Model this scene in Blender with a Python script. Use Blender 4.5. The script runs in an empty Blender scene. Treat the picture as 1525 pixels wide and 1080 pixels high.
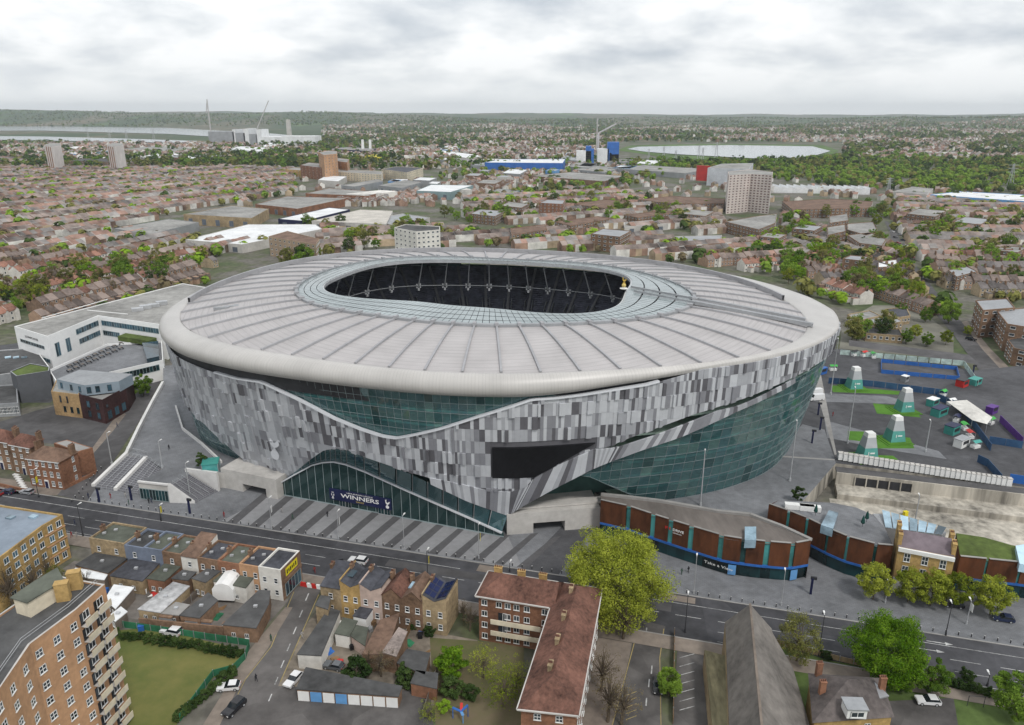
import bpy, math, random
import numpy as np
from mathutils import Vector
random.seed(7); np.random.seed(7)
S = bpy.context.scene; COL = S.collection
R = math.radians
# ---------------------------------------------------------------- camera, sky, sun, exposure
CAM_H = 104.0; FPX = 1130.0; PITCH = math.atan(372 / FPX)
cam = bpy.data.cameras.new('camera'); cam.sensor_width = 36; cam.lens = 36 * FPX / 1525
cam.clip_start = 1; cam.clip_end = 60000
camo = bpy.data.objects.new('camera', cam); COL.objects.link(camo)
camo.location = (0, 0, CAM_H); camo.rotation_euler = (math.pi / 2 - PITCH, 0, 0)
S.camera = camo
SUN_EL, SUN_AZ = R(52), R(150)          # soft sun behind the cloud, from behind and to the south-west of the viewer
world = bpy.data.worlds.new('World'); S.world = world; world.use_nodes = True
nt = world.node_tree; nt.nodes.clear()
def N(nt, typ, **kw):
    n = nt.nodes.new(typ)
    for k, v in kw.items():
        if k.startswith('i_'):
            key = k[2:]; key = int(key) if key.isdigit() else key
            n.inputs[key].default_value = v
        else: setattr(n, k, v)
    return n
def LK(nt, a, b): nt.links.new(a, b)
def ramp(nt, stops, interp='LINEAR'):
    n = nt.nodes.new('ShaderNodeValToRGB'); cr = n.color_ramp; cr.interpolation = interp
    while len(cr.elements) < len(stops): cr.elements.new(0.5)
    for e, (p, c) in zip(cr.elements, stops):
        e.position = p; e.color = tuple(c) + (1,) if len(c) == 3 else c
    return n
sky = N(nt, 'ShaderNodeTexSky', sky_type='NISHITA', sun_disc=False, sun_elevation=SUN_EL, sun_rotation=SUN_AZ, air_density=1.0, dust_density=3.0)
skys = N(nt, 'ShaderNodeVectorMath', operation='SCALE'); skys.inputs['Scale'].default_value = 0.10
LK(nt, sky.outputs[0], skys.inputs[0])
tc = N(nt, 'ShaderNodeTexCoord'); sep = N(nt, 'ShaderNodeSeparateXYZ'); LK(nt, tc.outputs['Generated'], sep.inputs[0])
zc = N(nt, 'ShaderNodeMath', operation='MAXIMUM', i_1=0.0); LK(nt, sep.outputs[2], zc.inputs[0])
za = N(nt, 'ShaderNodeMath', operation='ADD', i_1=0.30); LK(nt, zc.outputs[0], za.inputs[0])
dx = N(nt, 'ShaderNodeMath', operation='DIVIDE'); LK(nt, sep.outputs[0], dx.inputs[0]); LK(nt, za.outputs[0], dx.inputs[1])
dy = N(nt, 'ShaderNodeMath', operation='DIVIDE'); LK(nt, sep.outputs[1], dy.inputs[0]); LK(nt, za.outputs[0], dy.inputs[1])
cb = N(nt, 'ShaderNodeCombineXYZ'); LK(nt, dx.outputs[0], cb.inputs[0]); LK(nt, dy.outputs[0], cb.inputs[1])
n1 = N(nt, 'ShaderNodeTexNoise', i_Scale=2.1, i_Detail=8.0, i_Roughness=0.52, i_Distortion=0.15); LK(nt, cb.outputs[0], n1.inputs['Vector'])
off = N(nt, 'ShaderNodeVectorMath', operation='ADD'); off.inputs[1].default_value = (0.03, 0.16, 0.0); LK(nt, cb.outputs[0], off.inputs[0])
n1b = N(nt, 'ShaderNodeTexNoise', i_Scale=2.1, i_Detail=5.0, i_Roughness=0.5, i_Distortion=0.15); LK(nt, off.outputs[0], n1b.inputs['Vector'])
rel = N(nt, 'ShaderNodeMath', operation='SUBTRACT'); LK(nt, n1.outputs[0], rel.inputs[0]); LK(nt, n1b.outputs[0], rel.inputs[1])   # the side of a cloud turned to the light
n2 = N(nt, 'ShaderNodeTexNoise', i_Scale=0.7, i_Detail=3.0, i_Roughness=0.5); LK(nt, cb.outputs[0], n2.inputs['Vector'])
mr0 = N(nt, 'ShaderNodeMath', operation='MULTIPLY_ADD', i_1=0.42); LK(nt, rel.outputs[0], mr0.inputs[0]); LK(nt, n1.outputs[0], mr0.inputs[2])
mx = N(nt, 'ShaderNodeMath', operation='MULTIPLY_ADD', i_1=0.62); LK(nt, mr0.outputs[0], mx.inputs[0])
m2 = N(nt, 'ShaderNodeMath', operation='MULTIPLY', i_1=0.38); LK(nt, n2.outputs[0], m2.inputs[0]); LK(nt, m2.outputs[0], mx.inputs[2])
cr = ramp(nt, [(0.42, (0.97, 0.98, 0.99)), (0.49, (0.82, 0.845, 0.865)), (0.55, (0.67, 0.705, 0.745)), (0.64, (0.49, 0.54, 0.60))])
LK(nt, mx.outputs[0], cr.inputs[0])
hz = N(nt, 'ShaderNodeMapRange', i_1=0.0, i_2=0.07, i_3=0.0, i_4=1.0); LK(nt, zc.outputs[0], hz.inputs[0])
mh = N(nt, 'ShaderNodeMix', data_type='RGBA'); mh.inputs[6].default_value = (0.86, 0.89, 0.90, 1)
LK(nt, hz.outputs[0], mh.inputs[0]); LK(nt, cr.outputs[0], mh.inputs[7])
mm = N(nt, 'ShaderNodeMix', data_type='RGBA'); mm.inputs[0].default_value = 0.9      # nine tenths cloud cover, a little clear sky
LK(nt, skys.outputs[0], mm.inputs[6]); LK(nt, mh.outputs[2], mm.inputs[7])
bg = N(nt, 'ShaderNodeBackground', i_Strength=0.98); LK(nt, mm.outputs[2], bg.inputs[0])
wo = N(nt, 'ShaderNodeOutputWorld'); LK(nt, bg.outputs[0], wo.inputs[0])
sl = bpy.data.lights.new('sun', 'SUN'); sl.energy = 1.5; sl.angle = R(10); sl.color = (1, 0.97, 0.93)
slo = bpy.data.objects.new('sun', sl); COL.objects.link(slo)
slo.rotation_euler = (math.pi / 2 - SUN_EL, 0, math.pi - SUN_AZ)   # from azimuth measured clockwise from +Y
S.view_settings.view_transform = 'Standard'; S.view_settings.look = 'None'; S.view_settings.gamma = 1; S.view_settings.exposure = 0.26
S.view_settings.use_curve_mapping = False
S.render.engine = 'CYCLES'; S.cycles.max_bounces = 6; S.cycles.diffuse_bounces = 2; S.cycles.glossy_bounces = 2
S.cycles.transmission_bounces = 3; S.cycles.transparent_max_bounces = 8; S.cycles.volume_bounces = 0
S.cycles.use_denoising = True; S.cycles.caustics_reflective = False; S.cycles.caustics_refractive = False

# ---------------------------------------------------------------- pixel of the photograph -> point on a level plane
HAZE = 5e-5
CP, SP = math.cos(PITCH), math.sin(PITCH)
def ray(px, py):
    a = (px - 762.5) / FPX; b = -(py - 540) / FPX
    return Vector((a, CP + b * SP, -SP + b * CP))
def G(px, py, z=0.0):
    d = ray(px, py); t = (z - CAM_H) / d.z
    return Vector((d.x * t, d.y * t, z))
def GL(pts, z=0.0): return [G(x, y, z) for x, y in pts]

# ---------------------------------------------------------------- materials
MATS = {}
def mat(name, col, rough=0.8, var=0.12, scale=0.6, metal=0.0, spec=0.3, obj_var=0.0, streak=None, bump=0.0, col2=None, detail=4.0, patch=None, joint=None):
    """plain procedural surface: base colour with large and small noise; obj_var varies it from object to object"""
    if name in MATS: return MATS[name]
    m = bpy.data.materials.new(name); m.use_nodes = True; t = m.node_tree
    b = t.nodes['Principled BSDF']; b.inputs['Roughness'].default_value = rough; b.inputs['Metallic'].default_value = metal
    b.inputs['Specular IOR Level'].default_value = spec
    g = N(t, 'ShaderNodeNewGeometry')
    v = g.outputs['Position']
    if streak:
        mp = N(t, 'ShaderNodeMapping'); mp.inputs['Scale'].default_value = streak; LK(t, v, mp.inputs[0]); v = mp.outputs[0]
    n = N(t, 'ShaderNodeTexNoise', i_Scale=scale, i_Detail=detail, i_Roughness=0.62); LK(t, v, n.inputs['Vector'])
    nb = N(t, 'ShaderNodeTexNoise', i_Scale=scale * 0.13, i_Detail=2.0); LK(t, v, nb.inputs['Vector'])
    ad = N(t, 'ShaderNodeMath', operation='ADD'); LK(t, n.outputs[0], ad.inputs[0]); LK(t, nb.outputs[0], ad.inputs[1])
    fac = ad.outputs[0]
    if obj_var:
        oi = N(t, 'ShaderNodeObjectInfo')
        mr = N(t, 'ShaderNodeMapRange', i_1=0.0, i_2=1.0, i_3=-obj_var, i_4=obj_var); LK(t, oi.outputs['Random'], mr.inputs[0])
        a2 = N(t, 'ShaderNodeMath', operation='ADD'); LK(t, fac, a2.inputs[0]); LK(t, mr.outputs[0], a2.inputs[1]); fac = a2.outputs[0]
    c = Vector(col[:3]); c2 = Vector(col2) if col2 else c * (1 + var * 2.2)
    c1 = c * max(0.0, 1 - var * 2.2) if not col2 else c
    rp = ramp(t, [(0.0, c1), (1.0, c2)])
    mr2 = N(t, 'ShaderNodeMapRange', i_1=0.62, i_2=1.38, i_3=0.0, i_4=1.0); LK(t, fac, mr2.inputs[0]); LK(t, mr2.outputs[0], rp.inputs[0])
    out = rp.outputs[0]
    def times(o_, val):
        mm_ = N(t, 'ShaderNodeMix', data_type='RGBA', blend_type='MULTIPLY'); mm_.inputs[0].default_value = 1; LK(t, o_, mm_.inputs[6]); LK(t, val, mm_.inputs[7]); return mm_.outputs[2]
    if patch:                                   # repaired or dirtier areas with a shape of their own
        vo = N(t, 'ShaderNodeTexVoronoi', i_Scale=patch[0]); LK(t, g.outputs['Position'], vo.inputs['Vector'])
        sx = N(t, 'ShaderNodeSeparateXYZ'); LK(t, vo.outputs['Color'], sx.inputs[0]); rq = ramp(t, [(0.0, (1 - patch[1],) * 3), (1.0, (1 + patch[1],) * 3)]); LK(t, sx.outputs[0], rq.inputs[0]); out = times(out, rq.outputs[0])
    if joint:                                   # courses of slabs, too small to pick apart
        mj = N(t, 'ShaderNodeMapping'); mj.inputs['Rotation'].default_value = (0, 0, 0.267); LK(t, g.outputs['Position'], mj.inputs[0])
        bt = N(t, 'ShaderNodeTexBrick', i_Scale=joint[0]); bt.inputs['Mortar Size'].default_value = 0.03; bt.inputs['Color1'].default_value = (1.06,) * 3 + (1,); bt.inputs['Color2'].default_value = (0.94,) * 3 + (1,); bt.inputs['Mortar'].default_value = (1 - joint[1],) * 3 + (1,); LK(t, mj.outputs[0], bt.inputs['Vector']); out = times(out, bt.outputs[0])
    LK(t, out, b.inputs['Base Color'])
    if bump:
        bp = N(t, 'ShaderNodeBump', i_Strength=0.6, i_Distance=bump); LK(t, n.outputs[0], bp.inputs['Height']); LK(t, bp.outputs[0], b.inputs['Normal'])
    MATS[name] = m; return m
def glass(name, tint, through=0.5, rough=0.05, ior=1.75):
    """window glass: part see-through tinted, part mirror"""
    if name in MATS: return MATS[name]
    m = bpy.data.materials.new(name); m.use_nodes = True; t = m.node_tree; t.nodes.clear()
    o = N(t, 'ShaderNodeOutputMaterial'); fr = N(t, 'ShaderNodeFresnel', i_IOR=ior)
    gl = N(t, 'ShaderNodeBsdfGlossy', i_Roughness=rough); gl.inputs[0].default_value = (0.9, 1, 1, 1)
    tr = N(t, 'ShaderNodeBsdfTransparent'); tr.inputs[0].default_value = tuple(c * through for c in tint) + (1,)
    df = N(t, 'ShaderNodeBsdfDiffuse'); df.inputs[0].default_value = tuple(c * 0.13 for c in tint) + (1,)
    ad = N(t, 'ShaderNodeAddShader'); LK(t, tr.outputs[0], ad.inputs[0]); LK(t, df.outputs[0], ad.inputs[1])
    mi = N(t, 'ShaderNodeMixShader'); LK(t, fr.outputs[0], mi.inputs[0]); LK(t, ad.outputs[0], mi.inputs[1]); LK(t, gl.outputs[0], mi.inputs[2])
    LK(t, mi.outputs[0], o.inputs[0]); MATS[name] = m; return m
def pane(name, col, rough=0.06):
    """dark window pane: opaque body colour under a mirror coat, varying from pane to pane"""
    return mat(name, col, rough, 0.35, 0.25, spec=0.6, obj_var=0.35)

ASPH = mat('asphalt', (0.058, 0.058, 0.063), 0.9, 0.22, 0.35, bump=0.01, patch=(0.09, 0.16), detail=8.0)
ASPH2 = mat('asphalt_worn', (0.088, 0.085, 0.086), 0.9, 0.22, 0.25, patch=(0.12, 0.14), detail=8.0)
TARM = mat('tarmac_yard', (0.105, 0.098, 0.094), 0.92, 0.26, 0.22, patch=(0.14, 0.16), detail=8.0)
PAVE = mat('paving_grey', (0.185, 0.19, 0.20), 0.85, 0.16, 0.45, detail=8.0, patch=(0.07, 0.07), joint=(0.55, 0.16))
PAVED = mat('paving_dark', (0.078, 0.078, 0.083), 0.85, 0.2, 0.3, patch=(0.08, 0.12), joint=(0.4, 0.12))
PAVEL = mat('paving_pale', (0.30, 0.29, 0.275), 0.85, 0.12, 0.4)
PAVEB = mat('paving_buff', (0.215, 0.18, 0.15), 0.9, 0.16, 0.5)
WHITEP = mat('road_paint', (0.42, 0.42, 0.41), 0.8, 0.35, 1.5)
YELP = mat('yellow_paint', (0.33, 0.26, 0.11), 0.8, 0.15, 1.0)
CONC = mat('concrete_pale', (0.50, 0.48, 0.45), 0.85, 0.10, 0.5)
CONCW = mat('concrete_white', (0.66, 0.65, 0.63), 0.8, 0.07, 0.6)
CONCS = mat('concrete_stained', (0.40, 0.37, 0.315), 0.9, 0.38, 0.45, streak=(1, 1, 0.1), detail=7.0)
BRICKR = mat('brick_red', (0.235, 0.115, 0.068), 0.9, 0.22, 1.5)
BRICKB = mat('brick_brown', (0.20, 0.125, 0.08), 0.9, 0.25, 1.5)
BRICKO = mat('brick_orange', (0.47, 0.275, 0.155), 0.9, 0.12, 1.2)
BRICKY = mat('brick_yellow', (0.42, 0.28, 0.11), 0.9, 0.2, 1.3)
BRICKS = mat('brick_stock', (0.33, 0.25, 0.15), 0.9, 0.25, 1.3)
RENDW = mat('render_white', (0.68, 0.66, 0.61), 0.85, 0.12, 0.6)
RENDC = mat('render_cream', (0.62, 0.55, 0.42), 0.85, 0.14, 0.6)
RENDG = mat('render_blue_grey', (0.17, 0.20, 0.26), 0.85, 0.12, 0.6)
TILER = mat('roof_tile_red', (0.135, 0.066, 0.048), 0.9, 0.36, 1.4, detail=8.0)
TILEB = mat('roof_tile_brown', (0.165, 0.105, 0.075), 0.9, 0.28, 0.9)
SLATE = mat('roof_slate', (0.062, 0.064, 0.075), 0.75, 0.3, 0.8)
FELT = mat('roof_felt', (0.075, 0.075, 0.075), 0.95, 0.3, 0.35)
FELTG = mat('roof_felt_green', (0.092, 0.10, 0.08), 0.95, 0.28, 0.3)
FELTP = mat('roof_felt_pale', (0.27, 0.265, 0.25), 0.95, 0.22, 0.3)
SHEETW = mat('sheet_white', (0.72, 0.73, 0.73), 0.5, 0.10, 0.5)
METG = mat('metal_grey', (0.33, 0.34, 0.35), 0.5, 0.1, 0.8, metal=0.3)
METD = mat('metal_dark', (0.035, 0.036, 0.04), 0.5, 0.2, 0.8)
GALV = mat('galvanised', (0.50, 0.51, 0.52), 0.45, 0.1, 0.8, metal=0.4)
WHITE = mat('white_paint', (0.78, 0.78, 0.76), 0.5, 0.04, 0.8)
BLACK = mat('black_paint', (0.012, 0.012, 0.014), 0.4, 0.2, 0.8)
NAVY = mat('navy_paint', (0.012, 0.016, 0.06), 0.45, 0.15, 0.8)
BLUE = mat('blue_paint', (0.03, 0.13, 0.42), 0.5, 0.12, 0.8)
SKYB = mat('sky_blue_paint', (0.13, 0.32, 0.60), 0.5, 0.1, 0.8)
RED = mat('red_paint', (0.48, 0.03, 0.025), 0.5, 0.1, 0.8)
YEL = mat('yellow_sign', (0.72, 0.60, 0.02), 0.5, 0.06, 0.8)
GREENP = mat('green_paint', (0.05, 0.36, 0.06), 0.5, 0.12, 0.8)
TEALP = mat('teal_paint', (0.06, 0.30, 0.26), 0.5, 0.1, 0.8)
PURP = mat('purple_paint', (0.11, 0.035, 0.24), 0.5, 0.1, 0.8)
WOODG = mat('timber_grey', (0.17, 0.14, 0.115), 0.9, 0.22, 0.5)
WOODB = mat('timber_brown', (0.20, 0.12, 0.06), 0.9, 0.22, 0.8)
CORT = mat('weathered_steel', (0.095, 0.034, 0.014), 0.85, 0.35, 0.5, streak=(1, 1, 0.4))
GRASS = mat('grass_lawn', (0.062, 0.10, 0.02), 0.95, 0.3, 0.22, col2=(0.185, 0.17, 0.055), bump=0.05, detail=9.0)
GRASSG = mat('grass_green', (0.07, 0.105, 0.028), 0.95, 0.25, 0.4)
TURF = mat('artificial_turf', (0.075, 0.19, 0.02), 0.95, 0.12, 0.6)
SEDUM = mat('sedum_roof', (0.075, 0.105, 0.025), 0.95, 0.3, 0.6)
SOIL = mat('bare_soil', (0.16, 0.12, 0.08), 0.95, 0.3, 0.4, col2=(0.10, 0.11, 0.04))
PANE = pane('window_pane', (0.045, 0.055, 0.065))
PANEB = pane('window_pane_blue', (0.04, 0.085, 0.115))
PANET = pane('window_pane_teal', (0.006, 0.030, 0.034), 0.04)
PANETL = pane('window_pane_teal_light', (0.05, 0.22, 0.21), 0.05)
SKYL = pane('skylight_pane', (0.30, 0.42, 0.50), 0.05)
BARK = mat('bark', (0.115, 0.09, 0.065), 0.95, 0.25, 2.0)

# ---------------------------------------------------------------- mesh building
LOC = {}
class MB:
    def __init__(s): s.v = []; s.f = []; s.m = []
    def poly(s, pts, mi=0):
        i = len(s.v); s.v.extend([tuple(p) for p in pts]); s.f.append(tuple(range(i, i + len(pts)))); s.m.append(mi)
    def prism(s, poly, z0, z1, mi=0, top=None, bottom=False):
        """upright prism on a plan polygon"""
        n = len(poly); i = len(s.v)
        s.v.extend([(p[0], p[1], z0) for p in poly]); s.v.extend([(p[0], p[1], z1) for p in poly])
        for k in range(n):
            j = (k + 1) % n; s.f.append((i + k, i + j, i + n + j, i + n + k)); s.m.append(mi)
        s.f.append(tuple(range(i + n, i + 2 * n))); s.m.append(mi if top is None else top)
        if bottom: s.f.append(tuple(range(i + n - 1, i - 1, -1))); s.m.append(mi)
    def hexa(s, a, b, mi=0):
        """solid between two quads a and b (four points each)"""
        i = len(s.v); s.v.extend([tuple(p) for p in a]); s.v.extend([tuple(p) for p in b])
        for q in ((0, 1, 2, 3), (7, 6, 5, 4), (0, 4, 5, 1), (1, 5, 6, 2), (2, 6, 7, 3), (3, 7, 4, 0)):
            s.f.append(tuple(i + k for k in q)); s.m.append(mi)
    def box(s, c, sx, sy, sz, rz=0.0, mi=0, taper=1.0):
        """box standing on c"""
        ca, sa = math.cos(rz), math.sin(rz)
        def q(z, k): return [(c[0] + (x * ca - y * sa) * k, c[1] + (x * sa + y * ca) * k, z) for x, y in ((-sx / 2, -sy / 2), (sx / 2, -sy / 2), (sx / 2, sy / 2), (-sx / 2, sy / 2))]
        s.hexa(q(c[2], 1), q(c[2] + sz, taper), mi)
    def beam(s, p, q, w, h, mi=0):
        """bar from p to q, w wide and h high, upright section"""
        p = Vector(p); q = Vector(q); d = (q - p).normalized()
        sd = d.cross(Vector((0, 0, 1)))
        if sd.length < 1e-4: sd = Vector((1, 0, 0))
        sd.normalize(); up = sd.cross(d).normalized()
        def qd(c): return [c - sd * w / 2 - up * h / 2, c + sd * w / 2 - up * h / 2, c + sd * w / 2 + up * h / 2, c - sd * w / 2 + up * h / 2]
        s.hexa(qd(p), qd(q), mi)
    def tube(s, p, q, r0, r1=None, n=8, mi=0, cap=True):
        r1 = r0 if r1 is None else r1
        p = Vector(p); q = Vector(q); d = (q - p).normalized()
        a = d.cross(Vector((0.3, 0.2, 1))); a = a.normalized() if a.length > 1e-4 else Vector((1, 0, 0)); b = d.cross(a)
        i = len(s.v)
        for c, r in ((p, r0), (q, r1)):
            for k in range(n):
                t = 2 * math.pi * k / n; s.v.append(tuple(c + a * (r * math.cos(t)) + b * (r * math.sin(t))))
        for k in range(n):
            j = (k + 1) % n; s.f.append((i + k, i + j, i + n + j, i + n + k)); s.m.append(mi)
        if cap: s.f.append(tuple(range(i + n - 1, i - 1, -1))); s.m.append(mi); s.f.append(tuple(range(i + n, i + 2 * n))); s.m.append(mi)
    def lathe(s, c, prof, n=16, mi=0, sx=1.0, sy=1.0):
        i = len(s.v)
        for r, z in prof:
            for k in range(n):
                t = 2 * math.pi * k / n; s.v.append((c[0] + r * sx * math.cos(t), c[1] + r * sy * math.sin(t), c[2] + z))
        for a in range(len(prof) - 1):
            for k in range(n):
                j = (k + 1) % n; s.f.append((i + a * n + k, i + a * n + j, i + (a + 1) * n + j, i + (a + 1) * n + k)); s.m.append(mi)
        s.f.append(tuple(i + (len(prof) - 1) * n + k for k in range(n))); s.m.append(mi)
    def grid(s, rows, mi=0, closed=False):
        """sheet through rows of points"""
        i = len(s.v); n = len(rows[0])
        for r in rows: s.v.extend([tuple(p) for p in r])
        for a in range(len(rows) - 1):
            for k in range(n if closed else n - 1):
                j = (k + 1) % n; s.f.append((i + a * n + k, i + a * n + j, i + (a + 1) * n + j, i + (a + 1) * n + k)); s.m.append(mi)
    def mesh(s, name, mats, off=(0, 0, 0), smooth=False):
        me = bpy.data.meshes.new(name); o = off
        me.from_pydata([(x - o[0], y - o[1], z - o[2]) for x, y, z in s.v], [], s.f)
        for m in (mats if isinstance(mats, (list, tuple)) else [mats]): me.materials.append(m)
        me.polygons.foreach_set('material_index', s.m)
        if smooth: me.polygons.foreach_set('use_smooth', [True] * len(s.f))
        me.update(); return me
    def build(s, name, mats, parent=None, smooth=False, local=False):
        """one mesh object; coordinates are world ones unless local (then relative to the parent)"""
        if parent is not None and not local: off = LOC[parent.name]
        elif parent is None and not local:
            xs = [p[0] for p in s.v]; ys = [p[1] for p in s.v]; off = ((min(xs) + max(xs)) / 2, (min(ys) + max(ys)) / 2, min(p[2] for p in s.v))
        else: off = (0, 0, 0)
        o = bpy.data.objects.new(name, s.mesh(name, mats, off, smooth)); COL.objects.link(o)
        if parent is not None: o.parent = parent; LOC[o.name] = Vector(off)
        else: o.location = off; LOC[o.name] = Vector(off)
        return o
def tag(o, label=None, cat=None, group=None, kind=None):
    if label: o['label'] = label
    if cat: o['category'] = cat
    if group: o['group'] = group
    if kind: o['kind'] = kind
    return o
def thing(name, label, cat, loc=(0, 0, 0), group=None, rz=0.0):
    o = bpy.data.objects.new(name, None); o.empty_display_size = 0.5; COL.objects.link(o)
    o.location = loc; o.rotation_euler = (0, 0, rz); LOC[o.name] = Vector(loc)
    return tag(o, label, cat, group)
def inst(name, me, parent, loc, rz=0.0, scale=None):
    """object sharing mesh data, placed at a world position under an unrotated parent"""
    o = bpy.data.objects.new(name, me); COL.objects.link(o)
    if parent is not None: o.parent = parent; loc = Vector(loc) - LOC[parent.name]
    o.location = loc; o.rotation_euler = (0, 0, rz)
    if scale: o.scale = scale
    if parent is not None: LOC[o.name] = Vector(loc) + LOC[parent.name]
    return o
def copy_tree(o, loc=None, rz=None, scale=None, parent=None):
    c = o.copy(); COL.objects.link(c)
    if parent is not None: c.parent = parent
    if loc is not None: c.location = loc
    if rz is not None: c.rotation_euler = (0, 0, rz)
    if scale is not None: c.scale = scale if hasattr(scale, '__len__') else (scale,) * 3
    for ch in [x for x in o.children]: copy_tree(ch, parent=c)
    return c
def struct(name, mb, mats): return tag(mb.build(name, mats), kind='structure')
def sheet(name, pts, z, m, kind='structure'):
    """flat patch of ground at height z from plan points"""
    b = MB(); b.poly([(p[0], p[1], z) for p in ccw(pts)]); o = b.build(name, m)
    if kind: o['kind'] = kind
    return o
def ccw(poly):
    a = sum(poly[i][0] * poly[(i + 1) % len(poly)][1] - poly[(i + 1) % len(poly)][0] * poly[i][1] for i in range(len(poly)))
    return list(poly) if a > 0 else list(reversed(poly))
def inset(poly, d):
    """plan polygon (counter-clockwise) moved inwards by d"""
    n = len(poly); out = []
    for i in range(n):
        a, b, c = (Vector(poly[k % n][:2]) for k in (i - 1, i, i + 1))
        e1 = (b - a).normalized(); e2 = (c - b).normalized()
        n1 = Vector((-e1.y, e1.x)); n2 = Vector((-e2.y, e2.x)); k = 1 + n1.dot(n2)
        o = (n1 + n2) / max(k, 0.4); out.append((b.x + o.x * d, b.y + o.y * d))
    return out
def text_mesh(txt, size, extrude=0.02, bold=0.0):
    cu = bpy.data.curves.new('lettering', 'FONT'); cu.body = txt; cu.size = size; cu.extrude = extrude; cu.offset = bold
    cu.align_x = 'CENTER'; cu.align_y = 'CENTER'; cu.resolution_u = 2
    o = bpy.data.objects.new('lettering', cu); COL.objects.link(o)
    dg = bpy.context.evaluated_depsgraph_get(); me = bpy.data.meshes.new_from_object(o.evaluated_get(dg))
    bpy.data.objects.remove(o); return me
def lettering(txt, size, m, parent, pos, nrm, wmax=None, bold=0.0, name='lettering', tilt=0.0):
    """flat raised letters at pos, reading from the side nrm points to"""
    me = text_mesh(txt, size, 0.02, bold); me.materials.clear(); me.materials.append(m)
    o = bpy.data.objects.new(name, me); COL.objects.link(o); o.parent = parent
    nrm = Vector(nrm); rz = math.atan2(nrm.x, -nrm.y)
    o.rotation_euler = (math.pi / 2 - tilt, 0, rz); o.location = Vector(pos) - LOC[parent.name]
    if wmax:
        w = max(v.co.x for v in me.vertices) - min(v.co.x for v in me.vertices); o.scale = (wmax / w, min(wmax / w, 1.0) if wmax < w else 1.0, 1)
    LOC[o.name] = Vector(pos); return o

# ---------------------------------------------------------------- windows and buildings
WMESH = {}
def window(parent, pos, nrm, w, h, frame=WHITE, pn=PANE, style='cross', name='window'):
    """framed window on a wall: frame (with a bar) and a pane as its child; pos is the centre on the wall"""
    key = (round(w, 2), round(h, 2), frame.name, pn.name, style)
    if key not in WMESH:
        f = MB(); t = 0.09 if w > 0.7 else 0.06; d = 0.10
        f.box((0, -d / 2, -h / 2), w, d, t); f.box((0, -d / 2, h / 2 - t), w, d, t)
        f.box((-w / 2 + t / 2, -d / 2, -h / 2), t, d, h); f.box((w / 2 - t / 2, -d / 2, -h / 2), t, d, h)
        if style in ('cross', 'sash'): f.box((0, -d / 2 + 0.005, -t / 2), w, d, t)
        if style in ('cross', 'mull'): f.box((0, -d / 2 + 0.007, -h / 2), t, d, h)
        f.box((0, -0.09, -h / 2 - 0.08), w + 0.15, 0.18, 0.08)
        p = MB(); p.hexa([(-w / 2, -0.05, -h / 2), (w / 2, -0.05, -h / 2), (w / 2, -0.05, h / 2), (-w / 2, -0.05, h / 2)],
                         [(-w / 2, 0.02, -h / 2), (w / 2, 0.02, -h / 2), (w / 2, 0.02, h / 2), (-w / 2, 0.02, h / 2)])
        WMESH[key] = (f.mesh('window', frame), p.mesh('pane', pn))
    fm, pm = WMESH[key]; nrm = Vector(nrm); rz = math.atan2(nrm.x, -nrm.y)
    o = inst(name, fm, parent, pos, rz)
    c = bpy.data.objects.new('pane', pm); COL.objects.link(c); c.parent = o
    return o
def wall_frame(p, q):
    p = Vector((p[0], p[1], 0)); q = Vector((q[0], q[1], 0)); d = q - p; L = d.length; d.normalize()
    return p, d, L, Vector((d.y, -d.x, 0))
def windows(parent, p, q, zs, us, w, h, frame=WHITE, pn=PANE, style='cross', skip=()):
    """windows on the wall from p to q (outside on the right of the way p to q): heights zs of their centres, shares us along it"""
    o, d, L, n = wall_frame(p, q)
    for i, z in enumerate(zs):
        for j, u in enumerate(us):
            if (i, j) in skip: continue
            window(parent, o + d * (u * L) + Vector((0, 0, z)), n, w, h, frame, pn, style)
def block(parent, poly, z0, z1, wm, rm, parapet=0.5, cap=None, roof_name='roof', wall_name='wall'):
    """flat-roofed walls: the wall ring rises above the roof slab as a parapet"""
    poly = ccw(poly); inn = inset(poly, 0.35); w = MB(); n = len(poly)
    for i in range(n):
        j = (i + 1) % n; a, b, c, d = poly[i], poly[j], inn[j], inn[i]
        w.poly([(a[0], a[1], z0), (b[0], b[1], z0), (b[0], b[1], z1), (a[0], a[1], z1)])
        w.poly([(c[0], c[1], z1 - parapet - 0.1), (d[0], d[1], z1 - parapet - 0.1), (d[0], d[1], z1), (c[0], c[1], z1)])
        w.poly([(a[0], a[1], z1), (b[0], b[1], z1), (c[0], c[1], z1), (d[0], d[1], z1)], 1)
    w.build(wall_name, [wm, cap or wm], parent)
    r = MB(); r.prism(inset(poly, 0.3), z1 - parapet - 0.25, z1 - parapet, bottom=True); r.build(roof_name, rm, parent)
    return poly
def hip_roof(mb, poly, z, h, over=0.35, gable=(False, False), mi=0):
    """roof over four plan corners, ridge along the sides 0-1 and 2-3"""
    a, b, c, d = [Vector((p[0], p[1], z)) for p in (inset(poly, -over) if over else poly)]
    m1 = (a + d) / 2; m2 = (b + c) / 2; ax = (m2 - m1); L = ax.length; ax.normalize(); half = (a - d).length / 2
    k1 = 0 if gable[0] else min(half, L * 0.45); k2 = 0 if gable[1] else min(half, L * 0.45)
    r1 = m1 + ax * k1 + Vector((0, 0, h)); r2 = m2 - ax * k2 + Vector((0, 0, h))
    mb.poly([a, b, r2, r1], mi); mb.poly([c, d, r1, r2], mi); mb.poly([b, c, r2], mi); mb.poly([d, a, r1], mi)
    mb.poly([d, c, b, a], mi)
    return r1, r2
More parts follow.
